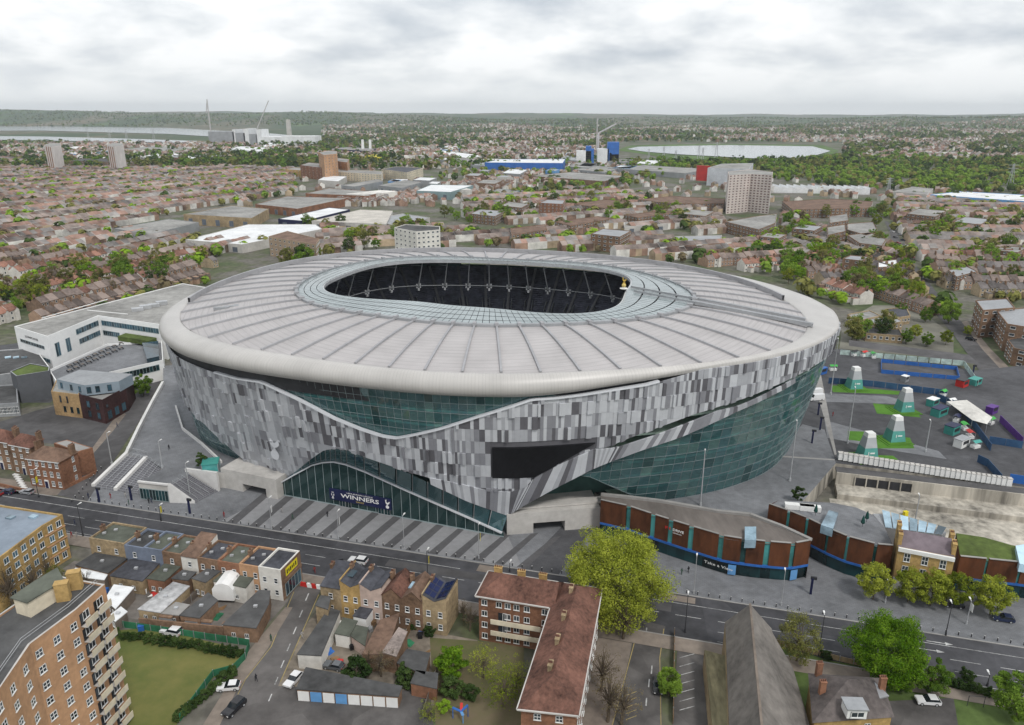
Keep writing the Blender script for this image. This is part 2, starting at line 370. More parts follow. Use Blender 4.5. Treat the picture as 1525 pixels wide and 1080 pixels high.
def chimney(parent, pos, w=0.9, d=0.6, h=1.6, pots=2, m=BRICKB, rz=0.0):
    c = MB(); c.box(pos, w, d, h, rz); c.box((pos[0], pos[1], pos[2] + h), w + 0.14, d + 0.14, 0.12, rz)
    o = c.build('chimney', m, parent)
    p = MB()
    for k in range(pots):
        u = (k - (pots - 1) / 2) * w / max(pots, 1); p.tube((pos[0] + u * math.cos(rz), pos[1] + u * math.sin(rz), pos[2] + h + 0.12), (pos[0] + u * math.cos(rz), pos[1] + u * math.sin(rz), pos[2] + h + 0.55), 0.13, 0.1, 6)
    if pots: p.build('chimney_pot', TILER, o)
    return o
# ---------------------------------------------------------------- ground, terrain, water
def city_ground():
    m = bpy.data.materials.new('city_ground'); m.use_nodes = True; t = m.node_tree; b = t.nodes['Principled BSDF']; b.inputs['Roughness'].default_value = 0.95
    g = N(t, 'ShaderNodeNewGeometry')
    n1 = N(t, 'ShaderNodeTexNoise', i_Scale=0.02, i_Detail=6.0, i_Roughness=0.65); LK(t, g.outputs['Position'], n1.inputs['Vector'])
    n2 = N(t, 'ShaderNodeTexNoise', i_Scale=0.3, i_Detail=4.0); LK(t, g.outputs['Position'], n2.inputs['Vector'])
    r1 = ramp(t, [(0.38, (0.06, 0.09, 0.028)), (0.47, (0.09, 0.10, 0.05)), (0.55, (0.13, 0.122, 0.10)), (0.66, (0.18, 0.168, 0.15))]); LK(t, n1.outputs[0], r1.inputs[0])
    r2 = ramp(t, [(0.3, (0.6, 0.6, 0.6)), (0.7, (1.25, 1.25, 1.25))]); LK(t, n2.outputs[0], r2.inputs[0])
    mu = N(t, 'ShaderNodeMix', data_type='RGBA', blend_type='MULTIPLY'); mu.inputs[0].default_value = 1
    LK(t, r1.outputs[0], mu.inputs[6]); LK(t, r2.outputs[0], mu.inputs[7]); LK(t, mu.outputs[2], b.inputs['Base Color']); return m
def far_country():
    """fields, woods and speckled suburbs seen from kilometres away"""
    m = bpy.data.materials.new('far_country'); m.use_nodes = True; t = m.node_tree; b = t.nodes['Principled BSDF']; b.inputs['Roughness'].default_value = 1
    g = N(t, 'ShaderNodeNewGeometry'); mp = N(t, 'ShaderNodeMapping'); mp.inputs['Scale'].default_value = (1, 0.3, 1); LK(t, g.outputs['Position'], mp.inputs[0])
    n1 = N(t, 'ShaderNodeTexNoise', i_Scale=0.0022, i_Detail=6.0, i_Roughness=0.6); LK(t, mp.outputs[0], n1.inputs['Vector'])
    r1 = ramp(t, [(0.34, (0.085, 0.145, 0.035)), (0.44, (0.03, 0.06, 0.02)), (0.54, (0.045, 0.075, 0.025)), (0.66, (0.085, 0.10, 0.05))]); LK(t, n1.outputs[0], r1.inputs[0])
    vo = N(t, 'ShaderNodeTexVoronoi', i_Scale=0.035); LK(t, mp.outputs[0], vo.inputs['Vector'])
    r2 = ramp(t, [(0.0, (0.30, 0.20, 0.15)), (0.35, (0.16, 0.10, 0.08)), (0.6, (0.05, 0.07, 0.03)), (0.85, (0.42, 0.39, 0.36))], 'CONSTANT'); LK(t, vo.outputs['Color'], r2.inputs[0])
    n3 = N(t, 'ShaderNodeTexNoise', i_Scale=0.0011, i_Detail=3.0); LK(t, mp.outputs[0], n3.inputs['Vector'])
    k = N(t, 'ShaderNodeMapRange', i_1=0.48, i_2=0.56, i_3=0.0, i_4=0.4); LK(t, n3.outputs[0], k.inputs[0])
    mi = N(t, 'ShaderNodeMix', data_type='RGBA'); LK(t, k.outputs[0], mi.inputs[0]); LK(t, r1.outputs[0], mi.inputs[6]); LK(t, r2.outputs[0], mi.inputs[7])
    LK(t, mi.outputs[2], b.inputs['Base Color']); return m
CITYG = city_ground(); FARC = far_country()
g = MB(); g.grid([[(x, y, 0) for x in (-9000, -3000, -1000, 0, 1000, 3000, 9000)] for y in (-300, 0, 400, 1500, 4000, 9000, 16000)]); struct('ground', g, CITYG)
def hsum(x, y, seed=0):
    return sum(math.sin(x * f + p + seed) * math.cos(y * f * 0.7 + q) * a for f, p, q, a in ((0.0007, 1.1, 0.4, 1), (0.0017, 4.2, 2.0, 0.5), (0.0041, 0.7, 5.1, 0.22), (0.009, 2.2, 1.3, 0.09)))
def smooth(a, b, x): t = max(0.0, min(1.0, (x - a) / (b - a))); return t * t * (3 - 2 * t)
def hill_z(x, y):
    sx = x / max(y, 1)
    left = smooth(0.12, -0.45, sx)
    rise = smooth(3600 + 2500 * left, 7200 + 1400 * left, y)
    return 0.3 + rise * (38 + 62 * left + 30 * hsum(x, y) + 9 * hsum(x * 3.1, y * 2.3, 2.0)) + smooth(8000, 15000, y) * (26 - 10 * left)
t_ = MB(); ys = [2900 + 120 * k for k in range(30)] + [6500 + 300 * k for k in range(32)]
t_.grid([[(s * y, y, max(0.3, hill_z(s * y, y)) if y > 3000 else 0.25) for s in np.linspace(-0.85, 0.85, 110)] for y in ys])
struct('hills', t_, FARC)
WATER = mat('reservoir_water', (0.16, 0.19, 0.21), 0.12, 0.05, 0.01, spec=0.8)
def blob(cx, cy, rx, ry, n=48, k=0.0): return [(cx + rx * math.cos(t) * (1 + k * math.sin(3 * t)), cy + ry * math.sin(t) * (1 + k * math.cos(2 * t))) for t in np.linspace(0, 2 * math.pi, n, endpoint=False)]
sheet('reservoir_bank', GL([(918, 224), (940, 216.5), (1080, 214.5), (1225, 216), (1250, 225), (1215, 240), (1120, 241), (1000, 236)]), 0.6, mat('bank_grass', (0.075, 0.13, 0.03), 0.95, 0.2, 0.05))
sheet('reservoir_water', GL([(934, 223), (950, 219.5), (1085, 217), (1210, 219), (1237, 226), (1205, 235.5), (1120, 237), (1010, 231), (960, 227)]), 2.0, WATER)
sheet('reservoir_water', GL([(-60, 187), (70, 188.5), (250, 191), (400, 199), (475, 206), (470, 210.5), (380, 208), (250, 200), (60, 195), (-60, 195.5)]), 2.0, WATER)
sheet('reservoir_water', GL([(-60, 203), (60, 204), (180, 207), (300, 211), (290, 214), (150, 211.5), (-60, 208)]), 2.0, WATER)

# ---------------------------------------------------------------- high road, side roads, pavements
KD = Vector((0.9645, -0.264, 0)); KN = Vector((0.264, 0.9645, 0))      # along the road, across it towards the stadium
K0 = Vector((0.0, 157.6, 0.0))                                           # far kerb at x = 0
def RP(s, n, z=0.0): return K0 + KD * s + KN * n + Vector((0, 0, z))     # road frame: s along, n from the far kerb
def rsheet(name, s0, s1, n0, n1, z, m, kind='structure'): return sheet(name, [RP(s0, n0), RP(s1, n0), RP(s1, n1), RP(s0, n1)], z, m, kind)
rsheet('high_road', -420, 420, -15.2, 0, 0.05, ASPH)
rsheet('pavement', -420, 420, -19.5, -15.2, 0.15, PAVEB)
for n in (-15.35, 0.0):
    b = MB(); a0, a1, b0, b1 = RP(-420, n), RP(420, n), RP(-420, n + 0.3), RP(420, n + 0.3)
    b.prism([a0, a1, b1, b0], 0, 0.17); struct('kerb', b, PAVEL)
def line(s0, s1, n, w=0.14, m=WHITEP, z=0.058):
    rsheet('road_marking', s0, s1, n - w / 2, n + w / 2, z, m)
for s in range(-150, 140, 9):
    line(s, s + 5.5, -7.6)
    if s < -25 or s > 40: line(s, s + 6, -11.2, 0.12)
line(-150, -12, -3.4, 0.16); line(20, 140, -3.3, 0.14); line(-120, -80, -14.2, 0.1); line(48, 140, -14.4, 0.1)
rsheet('road_patch', -30, 38, -6.9, -4.2, 0.056, ASPH2); rsheet('road_patch', 60, 82, -14.2, -11.9, 0.056, mat('asphalt_dark', (0.04, 0.04, 0.043), 0.9))
rsheet('raised_table', -8, -3, -3.2, -0.4, 0.06, PAVEB); rsheet('raised_table', 35, 43, -2.6, -0.4, 0.06, PAVEB)
for (ax, ay) in ((1395, 957), (1382, 968)):            # turning arrows on the carriageway
    p = G(ax, ay); b = MB(); s0 = KD * 1.6
    for q in ([p - s0 * 1.2 - KN * .1, p + s0 - KN * .1, p + s0 + KN * .1, p - s0 * 1.2 + KN * .1], [p + s0 - KN * .5, p + s0 * 1.9, p + s0 + KN * .5]): b.poly([(v.x, v.y, 0.06) for v in q])
    tag(b.build('road_marking', WHITEP), kind='structure')
# stadium-side paving, ground level
sheet('plaza', [RP(-129, 0.3), RP(10, 0.3), RP(140, 0.3), RP(140, 46), RP(6, 46), RP(-75, 46), RP(-129, 24)], 0.03, PAVE)
sheet('forecourt', GL([(95, 735), (128, 742), (175, 672), (205, 618), (240, 556), (225, 545), (150, 590), (60, 610), (-40, 640), (-40, 660), (70, 660), (140, 670)]), 0.02, ASPH2)
sheet('back_yard', [RP(-104, -41), RP(-45, -39), RP(-45, -25), RP(-104, -25)], 0.025, mat('yard_concrete', (0.17, 0.155, 0.14), .9, .3, .3))
sheet('back_yard', [RP(-37, -50), RP(0, -47), RP(0, -27), RP(-37, -27)], 0.025, mat('yard_dirt', (0.17, 0.145, 0.115), .95, .35, .4))
sheet('pavement', [RP(24, -70), RP(31, -70), RP(31, -19.5), RP(24, -19.5)], 0.04, PAVEB)
sheet('office_yard', GL([(-40, 600), (75, 600), (120, 560), (250, 530), (250, 480), (-40, 520)]), 0.015, PAVED)
sheet('school_yard', GL([(1250, 520), (1255, 480), (1300, 455), (1360, 455), (1420, 500), (1420, 535)]), 0.03, mat('school_ground', (0.15, 0.145, 0.12), .95, .35, .06))
#
tag(sheet('plaza_lane', GL([(845, 776), (893, 775), (832, 856), (776, 847)]), 0.05, PAVED), kind='structure')
strip_root = sheet('striped_plaza', GL([(330, 776), (778, 846), (757, 800), (420, 730)]), 0.045, mat('paving_strip_light', (0.25, 0.25, 0.255), 0.85, 0.1, 0.6))
LOC[strip_root.name] = strip_root.location.copy()
DARKP = mat('paving_strip_dark', (0.095, 0.093, 0.096), 0.85, 0.12, 0.6)
for k in range(14):                                       # dark bands of paving, each a strip of its own
    x = 338 + 33.2 * k; y = 779.5 + 0.153 * (x - 338)
    a, b_, c, d = G(x, y - 1), G(x + 14, y + 1), G(x + 66, y - 44 - (3 if k > 8 else 0)), G(x + 54, y - 45)
    m_ = MB(); m_.prism(ccw([a, b_, c, d]), 0.046, 0.062); m_.build('paving_strip', DARKP, strip_root)
# podiums north and south of the stadium (level PZ) and the pit between podium and road
PZ = 5.0
npod = GL([(189, 678), (218, 683), (241, 699), (207, 719), (252, 724), (281, 706), (281, 701), (335, 704), (420, 690), (420, 600), (300, 540), (243, 545), (243, 572), (226, 603), (207, 640)], PZ)
b = MB(); b.prism(ccw(npod), 0, PZ, 1, 0); struct('podium', b, [PAVE, CONC])
spod = [G(893, 738, PZ), G(960, 752, PZ), G(1035, 752, PZ), G(1140, 772, PZ), G(1170, 775, PZ), G(1245, 690, PZ), G(1500, 722, PZ), G(1720, 752, PZ), G(1900, 640, PZ), Vector((330, 330, PZ)), G(1450, 552, PZ), G(1255, 520, PZ), Vector((60, 330, PZ)), Vector((-20, 250, PZ))]
b = MB(); b.prism(ccw(spod), 0, PZ, 1, 0); struct('podium', b, [PAVED, CONCS])
PT = PZ + 0.02
sheet('plaza', GL([(930, 742), (1000, 752), (1085, 770), (1170, 776), (1245, 690), (1228, 640), (1195, 632), (1130, 700)], PZ), PT, PAVE)
sheet('plaza_path', GL([(1228, 626), (1310, 648), (1398, 672), (1410, 684), (1310, 668), (1232, 652)], PZ), PT + .01, PAVE)
sheet('plaza_path', GL([(1208, 585), (1320, 590), (1345, 596), (1340, 602), (1210, 598)], PZ), PT + .01, PAVE)
sheet('plaza_path', GL([(1208, 555), (1222, 555), (1246, 677), (1243, 678)], PZ), PT + .02, PAVEL)
sheet('plaza_path', GL([(1166, 679), (1243, 684), (1243, 686), (1164, 681)], PZ), PT + .02, PAVEL)
for q in ([(1300, 601), (1355, 605), (1372, 622), (1306, 616)], [(1263, 642), (1287, 643), (1287, 658), (1262, 655)], [(1300, 648), (1355, 652), (1362, 668), (1306, 668)], [(1268, 676), (1330, 679), (1338, 685), (1268, 684)], [(1238, 574), (1340, 583), (1338, 588), (1240, 584)]):
    sheet('turf_patch', GL(q, PZ), PT + .015, TURF)
# road east of the southern podium, running away to the horizon, and its pavements
def strip(name, pts, m, z): return sheet(name, pts, z, m)
strip('side_road', GL([(1590, 690), (1500, 618), (1450, 540), (1424, 505), (1396, 470), (1375, 440), (1330, 372), (1325, 345), (1317, 330), (1322, 330), (1336, 345), (1345, 372), (1398, 440), (1432, 480), (1462, 520), (1508, 570), (1640, 690)]), ASPH2, 0.2)
strip('side_road', GL([(1262, 522), (1440, 545), (1455, 560), (1425, 556), (1262, 531)]), ASPH2, PZ + .06)
strip('pavement', GL([(1640, 690), (1508, 570), (1462, 520), (1432, 480), (1440, 478), (1475, 520), (1530, 575), (1700, 690)]), PAVEB, 0.16)
# side road between the houses in front, yard and verge
strip('side_road', GL([(438, 872), (478, 878), (415, 1020), (380, 1100), (300, 1120), (330, 1075), (360, 1015), (400, 967)]), TARM, 0.06)
strip('yard', GL([(413, 1022), (640, 1030), (650, 1120), (372, 1120)]), TARM, 0.05)
strip('pavement', GL([(425, 905), (436, 905), (398, 968), (352, 1030), (318, 1100), (290, 1100), (340, 1020), (372, 968)]), PAVEB, 0.1)
strip('side_road', GL([(950, 922), (991, 933), (984, 978), (987, 1110), (905, 1110), (936, 984)]), TARM, 0.06)
strip('side_road', GL([(85, 738), (130, 747), (200, 640), (245, 558), (236, 555), (170, 640)]), ASPH2, 0.06)
strip('pavement', GL([(85, 738), (0, 735), (0, 712), (95, 725), (180, 610), (190, 620)]), PAVEB, 0.05)
strip('lawn', GL([(168, 940), (225, 935), (362, 968), (352, 990), (318, 1010), (255, 1090), (180, 1120), (150, 1000)]), GRASS, 0.08)
strip('garden', GL([(640, 950), (780, 960), (780, 1100), (650, 1100)]), SOIL, 0.05)
strip('churchyard', GL([(1150, 960), (1240, 985), (1330, 1000), (1525, 1045), (1600, 1120), (1130, 1120)]), GRASSG, 0.08)
strip('parking_court', GL([(1010, 950), (1060, 955), (1055, 1100), (1000, 1100)]), TARM, 0.1)
strip('driveway', GL([(1320, 1045), (1420, 1040), (1430, 1100), (1310, 1100)]), TARM, 0.11)
for k in range(7):
    y = 980 + 13 * k; tag(sheet('parking_line', GL([(1012, y), (1034, y - 6), (1034, y - 5), (1012, y + 1)]), 0.13, WHITEP), kind='structure')
for (x, y) in ((962, 935), (970, 992), (966, 1012), (962, 1040)):
    tag(sheet('road_marking', GL([(x, y), (x + 2, y), (x + 1, y + 12), (x - 1, y + 12)]), 0.09, WHITEP), kind='structure')
b = MB(); p = GL([(958, 942), (968, 943), (961, 955)]); b.poly([(v.x, v.y, 0.08) for v in p]); tag(b.build('road_marking', WHITEP), kind='structure')
for k in range(5): tag(sheet('road_marking', GL([(932, 1036 + 9 * k), (948, 1030 + 9 * k), (948, 1031 + 9 * k), (932, 1037 + 9 * k)]), 0.085, YELP), kind='structure')
# ---------------------------------------------------------------- stadium
SC = Vector((-7.2, 251.0, 0.0))
CF = [90.47, -1.58, 1.77, 7.95, -5.47, 0.68, -1.67, -0.63, 0.29, -0.38, -1.01, -0.56, 0.46]
CR = [56.91, -0.88, -1.17, 7.28, -5.11, 0.72, -0.2, -0.67, -0.12, -0.42, -1.07, -0.24, 0.11]
CH = [44.68, -1.7, 0.75, 6.9, -4.71, -2.33, 0.41, -0.61, 1.89, -0.07, 0.33, 0.24, 1.33, 0.32, -0.36]
def four(c, deg):
    a = R(deg); return c[0] + sum(c[2 * k - 1] * math.cos(k * a) + c[2 * k] * math.sin(k * a) for k in range(1, (len(c) + 1) // 2))
def interp(tab, x):
    xs = [t[0] for t in tab]; ys = [t[1] for t in tab]
    return float(np.interp(x, xs, ys))
def pol(deg, r, z): return Vector((SC.x + r * math.cos(R(deg)), SC.y + r * math.sin(R(deg)), z))
rF = lambda d: four(CF, d)
DT = [(-260, 5), (-180, 5.3), (-150, 5.2), (-130, 4.1), (-108, 2.6), (-85, 3.0), (-70, 2.2), (-60, 1.8), (-50, 1.4), (-40, 2.2), (-30, 5), (-20, 9), (-10, 11.5), (0, 11.5), (15, 9), (40, 5), (100, 5)]
DB = [(-260, 4), (-180, 4), (-163, -1), (-150, -7.5), (-141, -9.4), (-115, -7), (-85, -3.6), (-62, -6.5), (-53, -6), (-40, -5), (-25, -2.5), (-10, 3), (5, 4), (40, 2), (100, 2)]
ZT = [(-260, 40), (-78, 40), (-62, 42), (-50, 44), (100, 44)]
def rS(d, z):
    t = max(0.0, (44 - z) / 44); return rF(d) + interp(DT, d) + (interp(DB, d) - interp(DT, d)) * t ** 1.25
def skin(px, py, off=0.0):
    """where the line of sight through a pixel meets the leaning facade: (angle, height)"""
    v = ray(px, py); best = None
    f = lambda t: None
    prev = None; t = 120.0
    while t < 330:
        p = Vector((0, 0, CAM_H)) + v * t
        dx, dy = p.x - SC.x, p.y - SC.y; d = math.degrees(math.atan2(dy, dx))
        if d > 100: d -= 360
        e = math.hypot(dx, dy) - rS(d, p.z)
        if prev is not None and e <= 0 < prev[0]:
            k = prev[0] / (prev[0] - e); p = prev[1].lerp(p, k); d = math.degrees(math.atan2(p.y - SC.y, p.x - SC.x))
            if d > 100: d -= 360
            return d, p.z
        prev = (e, p); t += 1.0
    return None
def sp(d, z, off=0.0): return pol(d, rS(d, z) + off, z)
ROOFS = bpy.data.materials.new('roof_sheeting'); ROOFS.use_nodes = True
def polar_mat(m, base, fr, fa, amp, rough, metal=0.0, seam=(3.6, False, .14)):
    t = m.node_tree; b = t.nodes['Principled BSDF']; b.inputs['Roughness'].default_value = rough; b.inputs['Metallic'].default_value = metal
    g = N(t, 'ShaderNodeNewGeometry'); su = N(t, 'ShaderNodeVectorMath', operation='SUBTRACT'); su.inputs[1].default_value = (SC.x, SC.y, 0); LK(t, g.outputs['Position'], su.inputs[0])
    se = N(t, 'ShaderNodeSeparateXYZ'); LK(t, su.outputs[0], se.inputs[0])
    an = N(t, 'ShaderNodeMath', operation='ARCTAN2'); LK(t, se.outputs[1], an.inputs[0]); LK(t, se.outputs[0], an.inputs[1])
    mul = N(t, 'ShaderNodeVectorMath', operation='MULTIPLY'); mul.inputs[1].default_value = (1, 1, 0); LK(t, su.outputs[0], mul.inputs[0])
    le = N(t, 'ShaderNodeVectorMath', operation='LENGTH'); LK(t, mul.outputs[0], le.inputs[0])
    a2 = N(t, 'ShaderNodeMath', operation='MULTIPLY', i_1=fa); LK(t, an.outputs[0], a2.inputs[0])
    l2 = N(t, 'ShaderNodeMath', operation='MULTIPLY', i_1=fr); LK(t, le.outputs[1] if len(le.outputs) > 1 else le.outputs[0], l2.inputs[0])
    co = N(t, 'ShaderNodeCombineXYZ'); LK(t, l2.outputs[0], co.inputs[0]); LK(t, a2.outputs[0], co.inputs[1])
    n = N(t, 'ShaderNodeTexNoise', i_Scale=1.0, i_Detail=3.0, i_Roughness=0.7); LK(t, co.outputs[0], n.inputs['Vector'])
    nb = N(t, 'ShaderNodeTexNoise', i_Scale=0.12, i_Detail=3.0); LK(t, g.outputs['Position'], nb.inputs['Vector'])
    ad = N(t, 'ShaderNodeMath', operation='ADD'); LK(t, n.outputs[0], ad.inputs[0]); LK(t, nb.outputs[0], ad.inputs[1])
    mr = N(t, 'ShaderNodeMapRange', i_1=0.65, i_2=1.35, i_3=0.0, i_4=1.0); LK(t, ad.outputs[0], mr.inputs[0])
    c = Vector(base); rp = ramp(t, [(0.0, c * (1 - amp)), (1.0, c * (1 + amp))]); LK(t, mr.outputs[0], rp.inputs[0])
    sn = N(t, 'ShaderNodeMath', operation='MULTIPLY', i_1=seam[0]); LK(t, (an.outputs[0] if seam[1] else le.outputs[1] if len(le.outputs) > 1 else le.outputs[0]), sn.inputs[0]); s2 = N(t, 'ShaderNodeMath', operation='SINE'); LK(t, sn.outputs[0], s2.inputs[0])
    rs_ = ramp(t, [(0.80, (1, 1, 1)), (0.96, (1 - seam[2],) * 3)]); LK(t, s2.outputs[0], rs_.inputs[0]); mu_ = N(t, 'ShaderNodeMix', data_type='RGBA', blend_type='MULTIPLY'); mu_.inputs[0].default_value = 1; LK(t, rp.outputs[0], mu_.inputs[6]); LK(t, rs_.outputs[0], mu_.inputs[7]); LK(t, mu_.outputs[2], b.inputs['Base Color'])   # standing seams
polar_mat(ROOFS, (0.415, 0.395, 0.39), 2.6, 5, 0.15, 0.6)
CREAM = bpy.data.materials.new('bullnose_cladding'); CREAM.use_nodes = True; polar_mat(CREAM, (0.475, 0.458, 0.435), 0.05, 420, 0.13, 0.4, seam=(620, True, .10))
RIBM = mat('roof_rib_metal', (0.36, 0.36, 0.37), 0.5, 0.08, 0.5, metal=0.2)
PANELS = [mat('panel_pale', (0.56, 0.575, 0.60), 0.4, 0.05, 0.6, obj_var=0.1), mat('panel_silver', (0.41, 0.42, 0.445), 0.45, 0.05, 0.6), mat('panel_grey', (0.26, 0.263, 0.285), 0.45, 0.06, 0.6), mat('panel_dark', (0.13, 0.128, 0.14), 0.45, 0.08, 0.6)]
TGLASS = glass('curtain_wall_glass', (0.36, 0.74, 0.77), 0.95); RGLASS = mat('roof_ring_glass', (0.29, 0.335, 0.34), 0.2, 0.1, .3, spec=.6)
TGL = [TGLASS] + [glass('curtain_wall_glass_%s' % nm, tn, th) for nm, tn, th in (('deep', (0.24, 0.58, 0.62), .9), ('pale', (0.55, 0.95, 0.92), .95), ('blue', (0.34, 0.70, 0.78), .9), ('dark', (0.16, 0.40, 0.42), .8))]; DGLASS = glass('entrance_glass', (0.08, 0.26, 0.26), 0.6); CANOPY = glass('canopy_glass', (0.25, 0.60, 0.68), 0.7)
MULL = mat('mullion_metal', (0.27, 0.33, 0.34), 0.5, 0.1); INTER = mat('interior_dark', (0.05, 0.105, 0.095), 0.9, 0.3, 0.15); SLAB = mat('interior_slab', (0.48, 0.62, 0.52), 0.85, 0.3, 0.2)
SEAT = mat('stadium_seat', (0.115, 0.12, 0.155), 0.6, 0.4, 0.4); AISLE = mat('aisle_concrete', (0.24, 0.24, 0.25), 0.9)
ST = thing('stadium', 'vast oval football stadium clad in grey metal panels with open pale roof', 'stadium', SC)
# roof: sheeted bays between radial ribs, from the outer edge up to the glass ring
ZE, ZR, ZH = 45.0, 48.7, 49.7
NB = 54
bays = [-260 + 360 * k / NB for k in range(NB)]
def roof_pt(d, u): return pol(d, rF(d) * (1 - u) + four(CR, d) * u, ZE + (ZR - ZE) * (1 - (1 - u) ** 1.6))
for k in range(NB):
    d0 = bays[k]; d1 = d0 + 360 / NB; b = MB()
    b.grid([[roof_pt(d0 + (d1 - d0) * i / 4, j / 6) for i in range(5)] for j in range(7)])
    b.build('roof_panel', ROOFS, ST, smooth=True)
    b = MB()
    for j in range(6):
        p, q = roof_pt(d0, j / 6), roof_pt(d0, (j + 1) / 6); b.beam(p + Vector((0, 0, .25)), q + Vector((0, 0, .25)), 0.55, 0.6)
    p = roof_pt(d0, 0.985); b.box(p + Vector((0, 0, .3)), 1.6, 1.0, 0.9, R(d0))
    b.build('roof_rib', RIBM, ST)
# glass ring round the opening: panes in bays, with a beam round its outer edge
NG = 54
for k in range(NG):
    d0 = -260 + 360 * k / NG; b = MB()
    for i in range(3):
        for j in range(4):
            e0, e1 = d0 + (360 / NG) * (i + 0.04) / 3, d0 + (360 / NG) * (i + 0.96) / 3
            def rp(d, u): return pol(d, four(CR, d) * (1 - u) + four(CH, d) * u, ZR + 0.35 + (ZH - ZR) * u)
            u0, u1 = (j + 0.05) / 4, (j + 0.95) / 4; b.poly([rp(e0, u0), rp(e1, u0), rp(e1, u1), rp(e0, u1)])
    b.build('ring_pane', RGLASS, ST)
def ring_band(name, prof, m, d0=-260, d1=100, n=180, rfun=rF, smooth=True):
    """band round the bowl: prof lists (offset from rfun, height) pairs or a function of the angle giving them"""
    b = MB(); ds = np.linspace(d0, d1, n + 1)
    pr = prof if callable(prof) else (lambda d: prof)
    cols = [[pol(d, rfun(d) + o, z) for o, z in pr(d)] for d in ds]
    b.grid(cols); return b.build(name, m, ST, smooth=smooth)
ring_band('ring_beam', [(0.9, 48.3), (0.9, 49.4), (-0.1, 49.5), (-0.1, 48.4)], METG, rfun=lambda d: four(CR, d), smooth=False)
ring_band('opening_edge', [(0.3, 49.9), (-0.3, 49.9), (-0.3, 48.9), (0.3, 48.9)], GALV, rfun=lambda d: four(CH, d), smooth=False)
for k in range(90):                                       # purlins under the glass ring
    d = -260 + 4 * k
    if k % 2 == 0:
        b = MB(); p = pol(d, four(CR, d), ZR - 0.5); q = pol(d, four(CH, d), ZH - 0.5); b.beam(p, q, 0.25, 0.8); b.build('ring_rafter', GALV, ST)
# roof soffit (underside of the roof seen through the opening)
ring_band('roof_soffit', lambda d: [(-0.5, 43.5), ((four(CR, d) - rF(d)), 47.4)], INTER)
# rounded cream edge; on the south the cladding rises over it and only a level gutter remains
def nose(d):
    k = smooth(-84, -46, d) * (1 - smooth(20, 60, d)); w = interp(DT, d)
    round_ = [(0, 44.9), (0.4, 45.25), (1.4, 45.3), (w * 0.7 + .4, 44.9), (w + .6, 43.8), (w + 1.1, 42.5), (w + .9, 41.2), (w + 0.2, 40.2), (w - 1.6, 39.8)]
    flat_ = [(0, 45.0), (0.2, 45.3), (0.4, 45.4), (w * 0.3, 45.3), (w * 0.5, 45.2), (w * 0.7, 45.1), (w * 0.85, 45.0), (w - .1, 44.9), (w - .1, 44.0)]
    return [(a[0] * (1 - k) + b[0] * k, a[1] * (1 - k) + b[1] * k) for a, b in zip(round_, flat_)]
ring_band('roof_edge', nose, CREAM, n=360)
ring_band('roof_parapet', [(0.2, 45.0), (0.2, 46.9), (-0.5, 46.9), (-0.5, 45.0)], RIBM, d0=-4, d1=186, smooth=False)
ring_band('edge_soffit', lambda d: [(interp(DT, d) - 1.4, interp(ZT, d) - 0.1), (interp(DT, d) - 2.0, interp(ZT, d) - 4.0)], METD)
# inner back of the facade: dark floors behind glass
def core_r(d, z): return rS(d, z) - 9
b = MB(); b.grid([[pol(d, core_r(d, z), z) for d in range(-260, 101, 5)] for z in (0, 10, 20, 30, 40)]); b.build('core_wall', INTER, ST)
for z in (5.5, 10, 14.2, 18.4, 22.6, 26.8, 31, 35.2, 39):
    b = MB(); ds = [d for d in range(-215, 41, 3) if z > 21 or not -150 < d < -66] if z > 21 else list(range(-63, 41, 3))
    b.grid([[pol(d, rS(d, z) - 9, z) for d in ds], [pol(d, rS(d, z) - 1.6, z) for d in ds], [pol(d, rS(d, z) - 1.6, z - .55) for d in ds], [pol(d, rS(d, z) - 9, z - .55) for d in ds]])
    b.build('floor_slab', SLAB, ST)
# boundaries of the panelled skin, read off as directions and carried onto the leaning facade
def curve(pts): return sorted(x for x in (skin(*p) for p in pts) if x)
up = [(247, 517), (259, 527), (285, 542), (319, 555), (354, 565), (390, 570), (445, 596), (498, 624), (537, 640), (571, 651), (590, 653.5), (616, 649), (655, 640), (708, 623), (752, 609.5), (792, 596), (826, 594), (868, 589), (918, 581), (962, 574), (1012, 564)]
U = curve(up); U = [(-200, 40), (-178, 40)] + [p for p in U if p[0] > -172] 
U = [p for p in U if p[0] < -58] + [(-54, 44), (40, 44)]
low = [(249, 545), (256, 577), (263, 597), (282, 609), (305, 632), (324, 651), (344, 669), (366, 687), (380, 702), (414, 722)]
arch = [(414, 721), (440, 703), (466, 682), (482, 671), (498, 668), (516, 670), (537, 679), (590, 697), (640, 712)]
rtop = [(653, 714), (690, 722), (726, 731), (760, 733), (786, 723), (796, 710), (841, 688), (883, 669), (905, 666), (936, 653), (988, 634), (1028, 619), (1100, 596), (1142, 580), (1183, 561), (1217, 542), (1243, 514)]
Lw = curve(low + arch + rtop); Lw = [(-200, 16), (-185, 16)] + [p for p in Lw if -182 < p[0] < -3] + [(0, 36), (40, 36)]
rib_t = [skin(*p) for p in [(640, 711), (665, 716), (690, 721), (726, 730), (760, 732), (786, 723), (797, 710), (841, 688), (883, 669), (905, 667.5), (923, 665), (975, 648), (1025, 629), (1067, 612), (1100, 604), (1142, 585), (1183, 563)]]
rib_b = [skin(*p) for p in [(642, 721), (668, 733), (695, 746), (725, 757), (757, 768), (764, 763), (773, 757), (823, 729), (881, 699), (895, 693), (910, 687), (962, 668), (1015, 650), (1060, 630), (1100, 611), (1142, 592), (1183, 570)]]
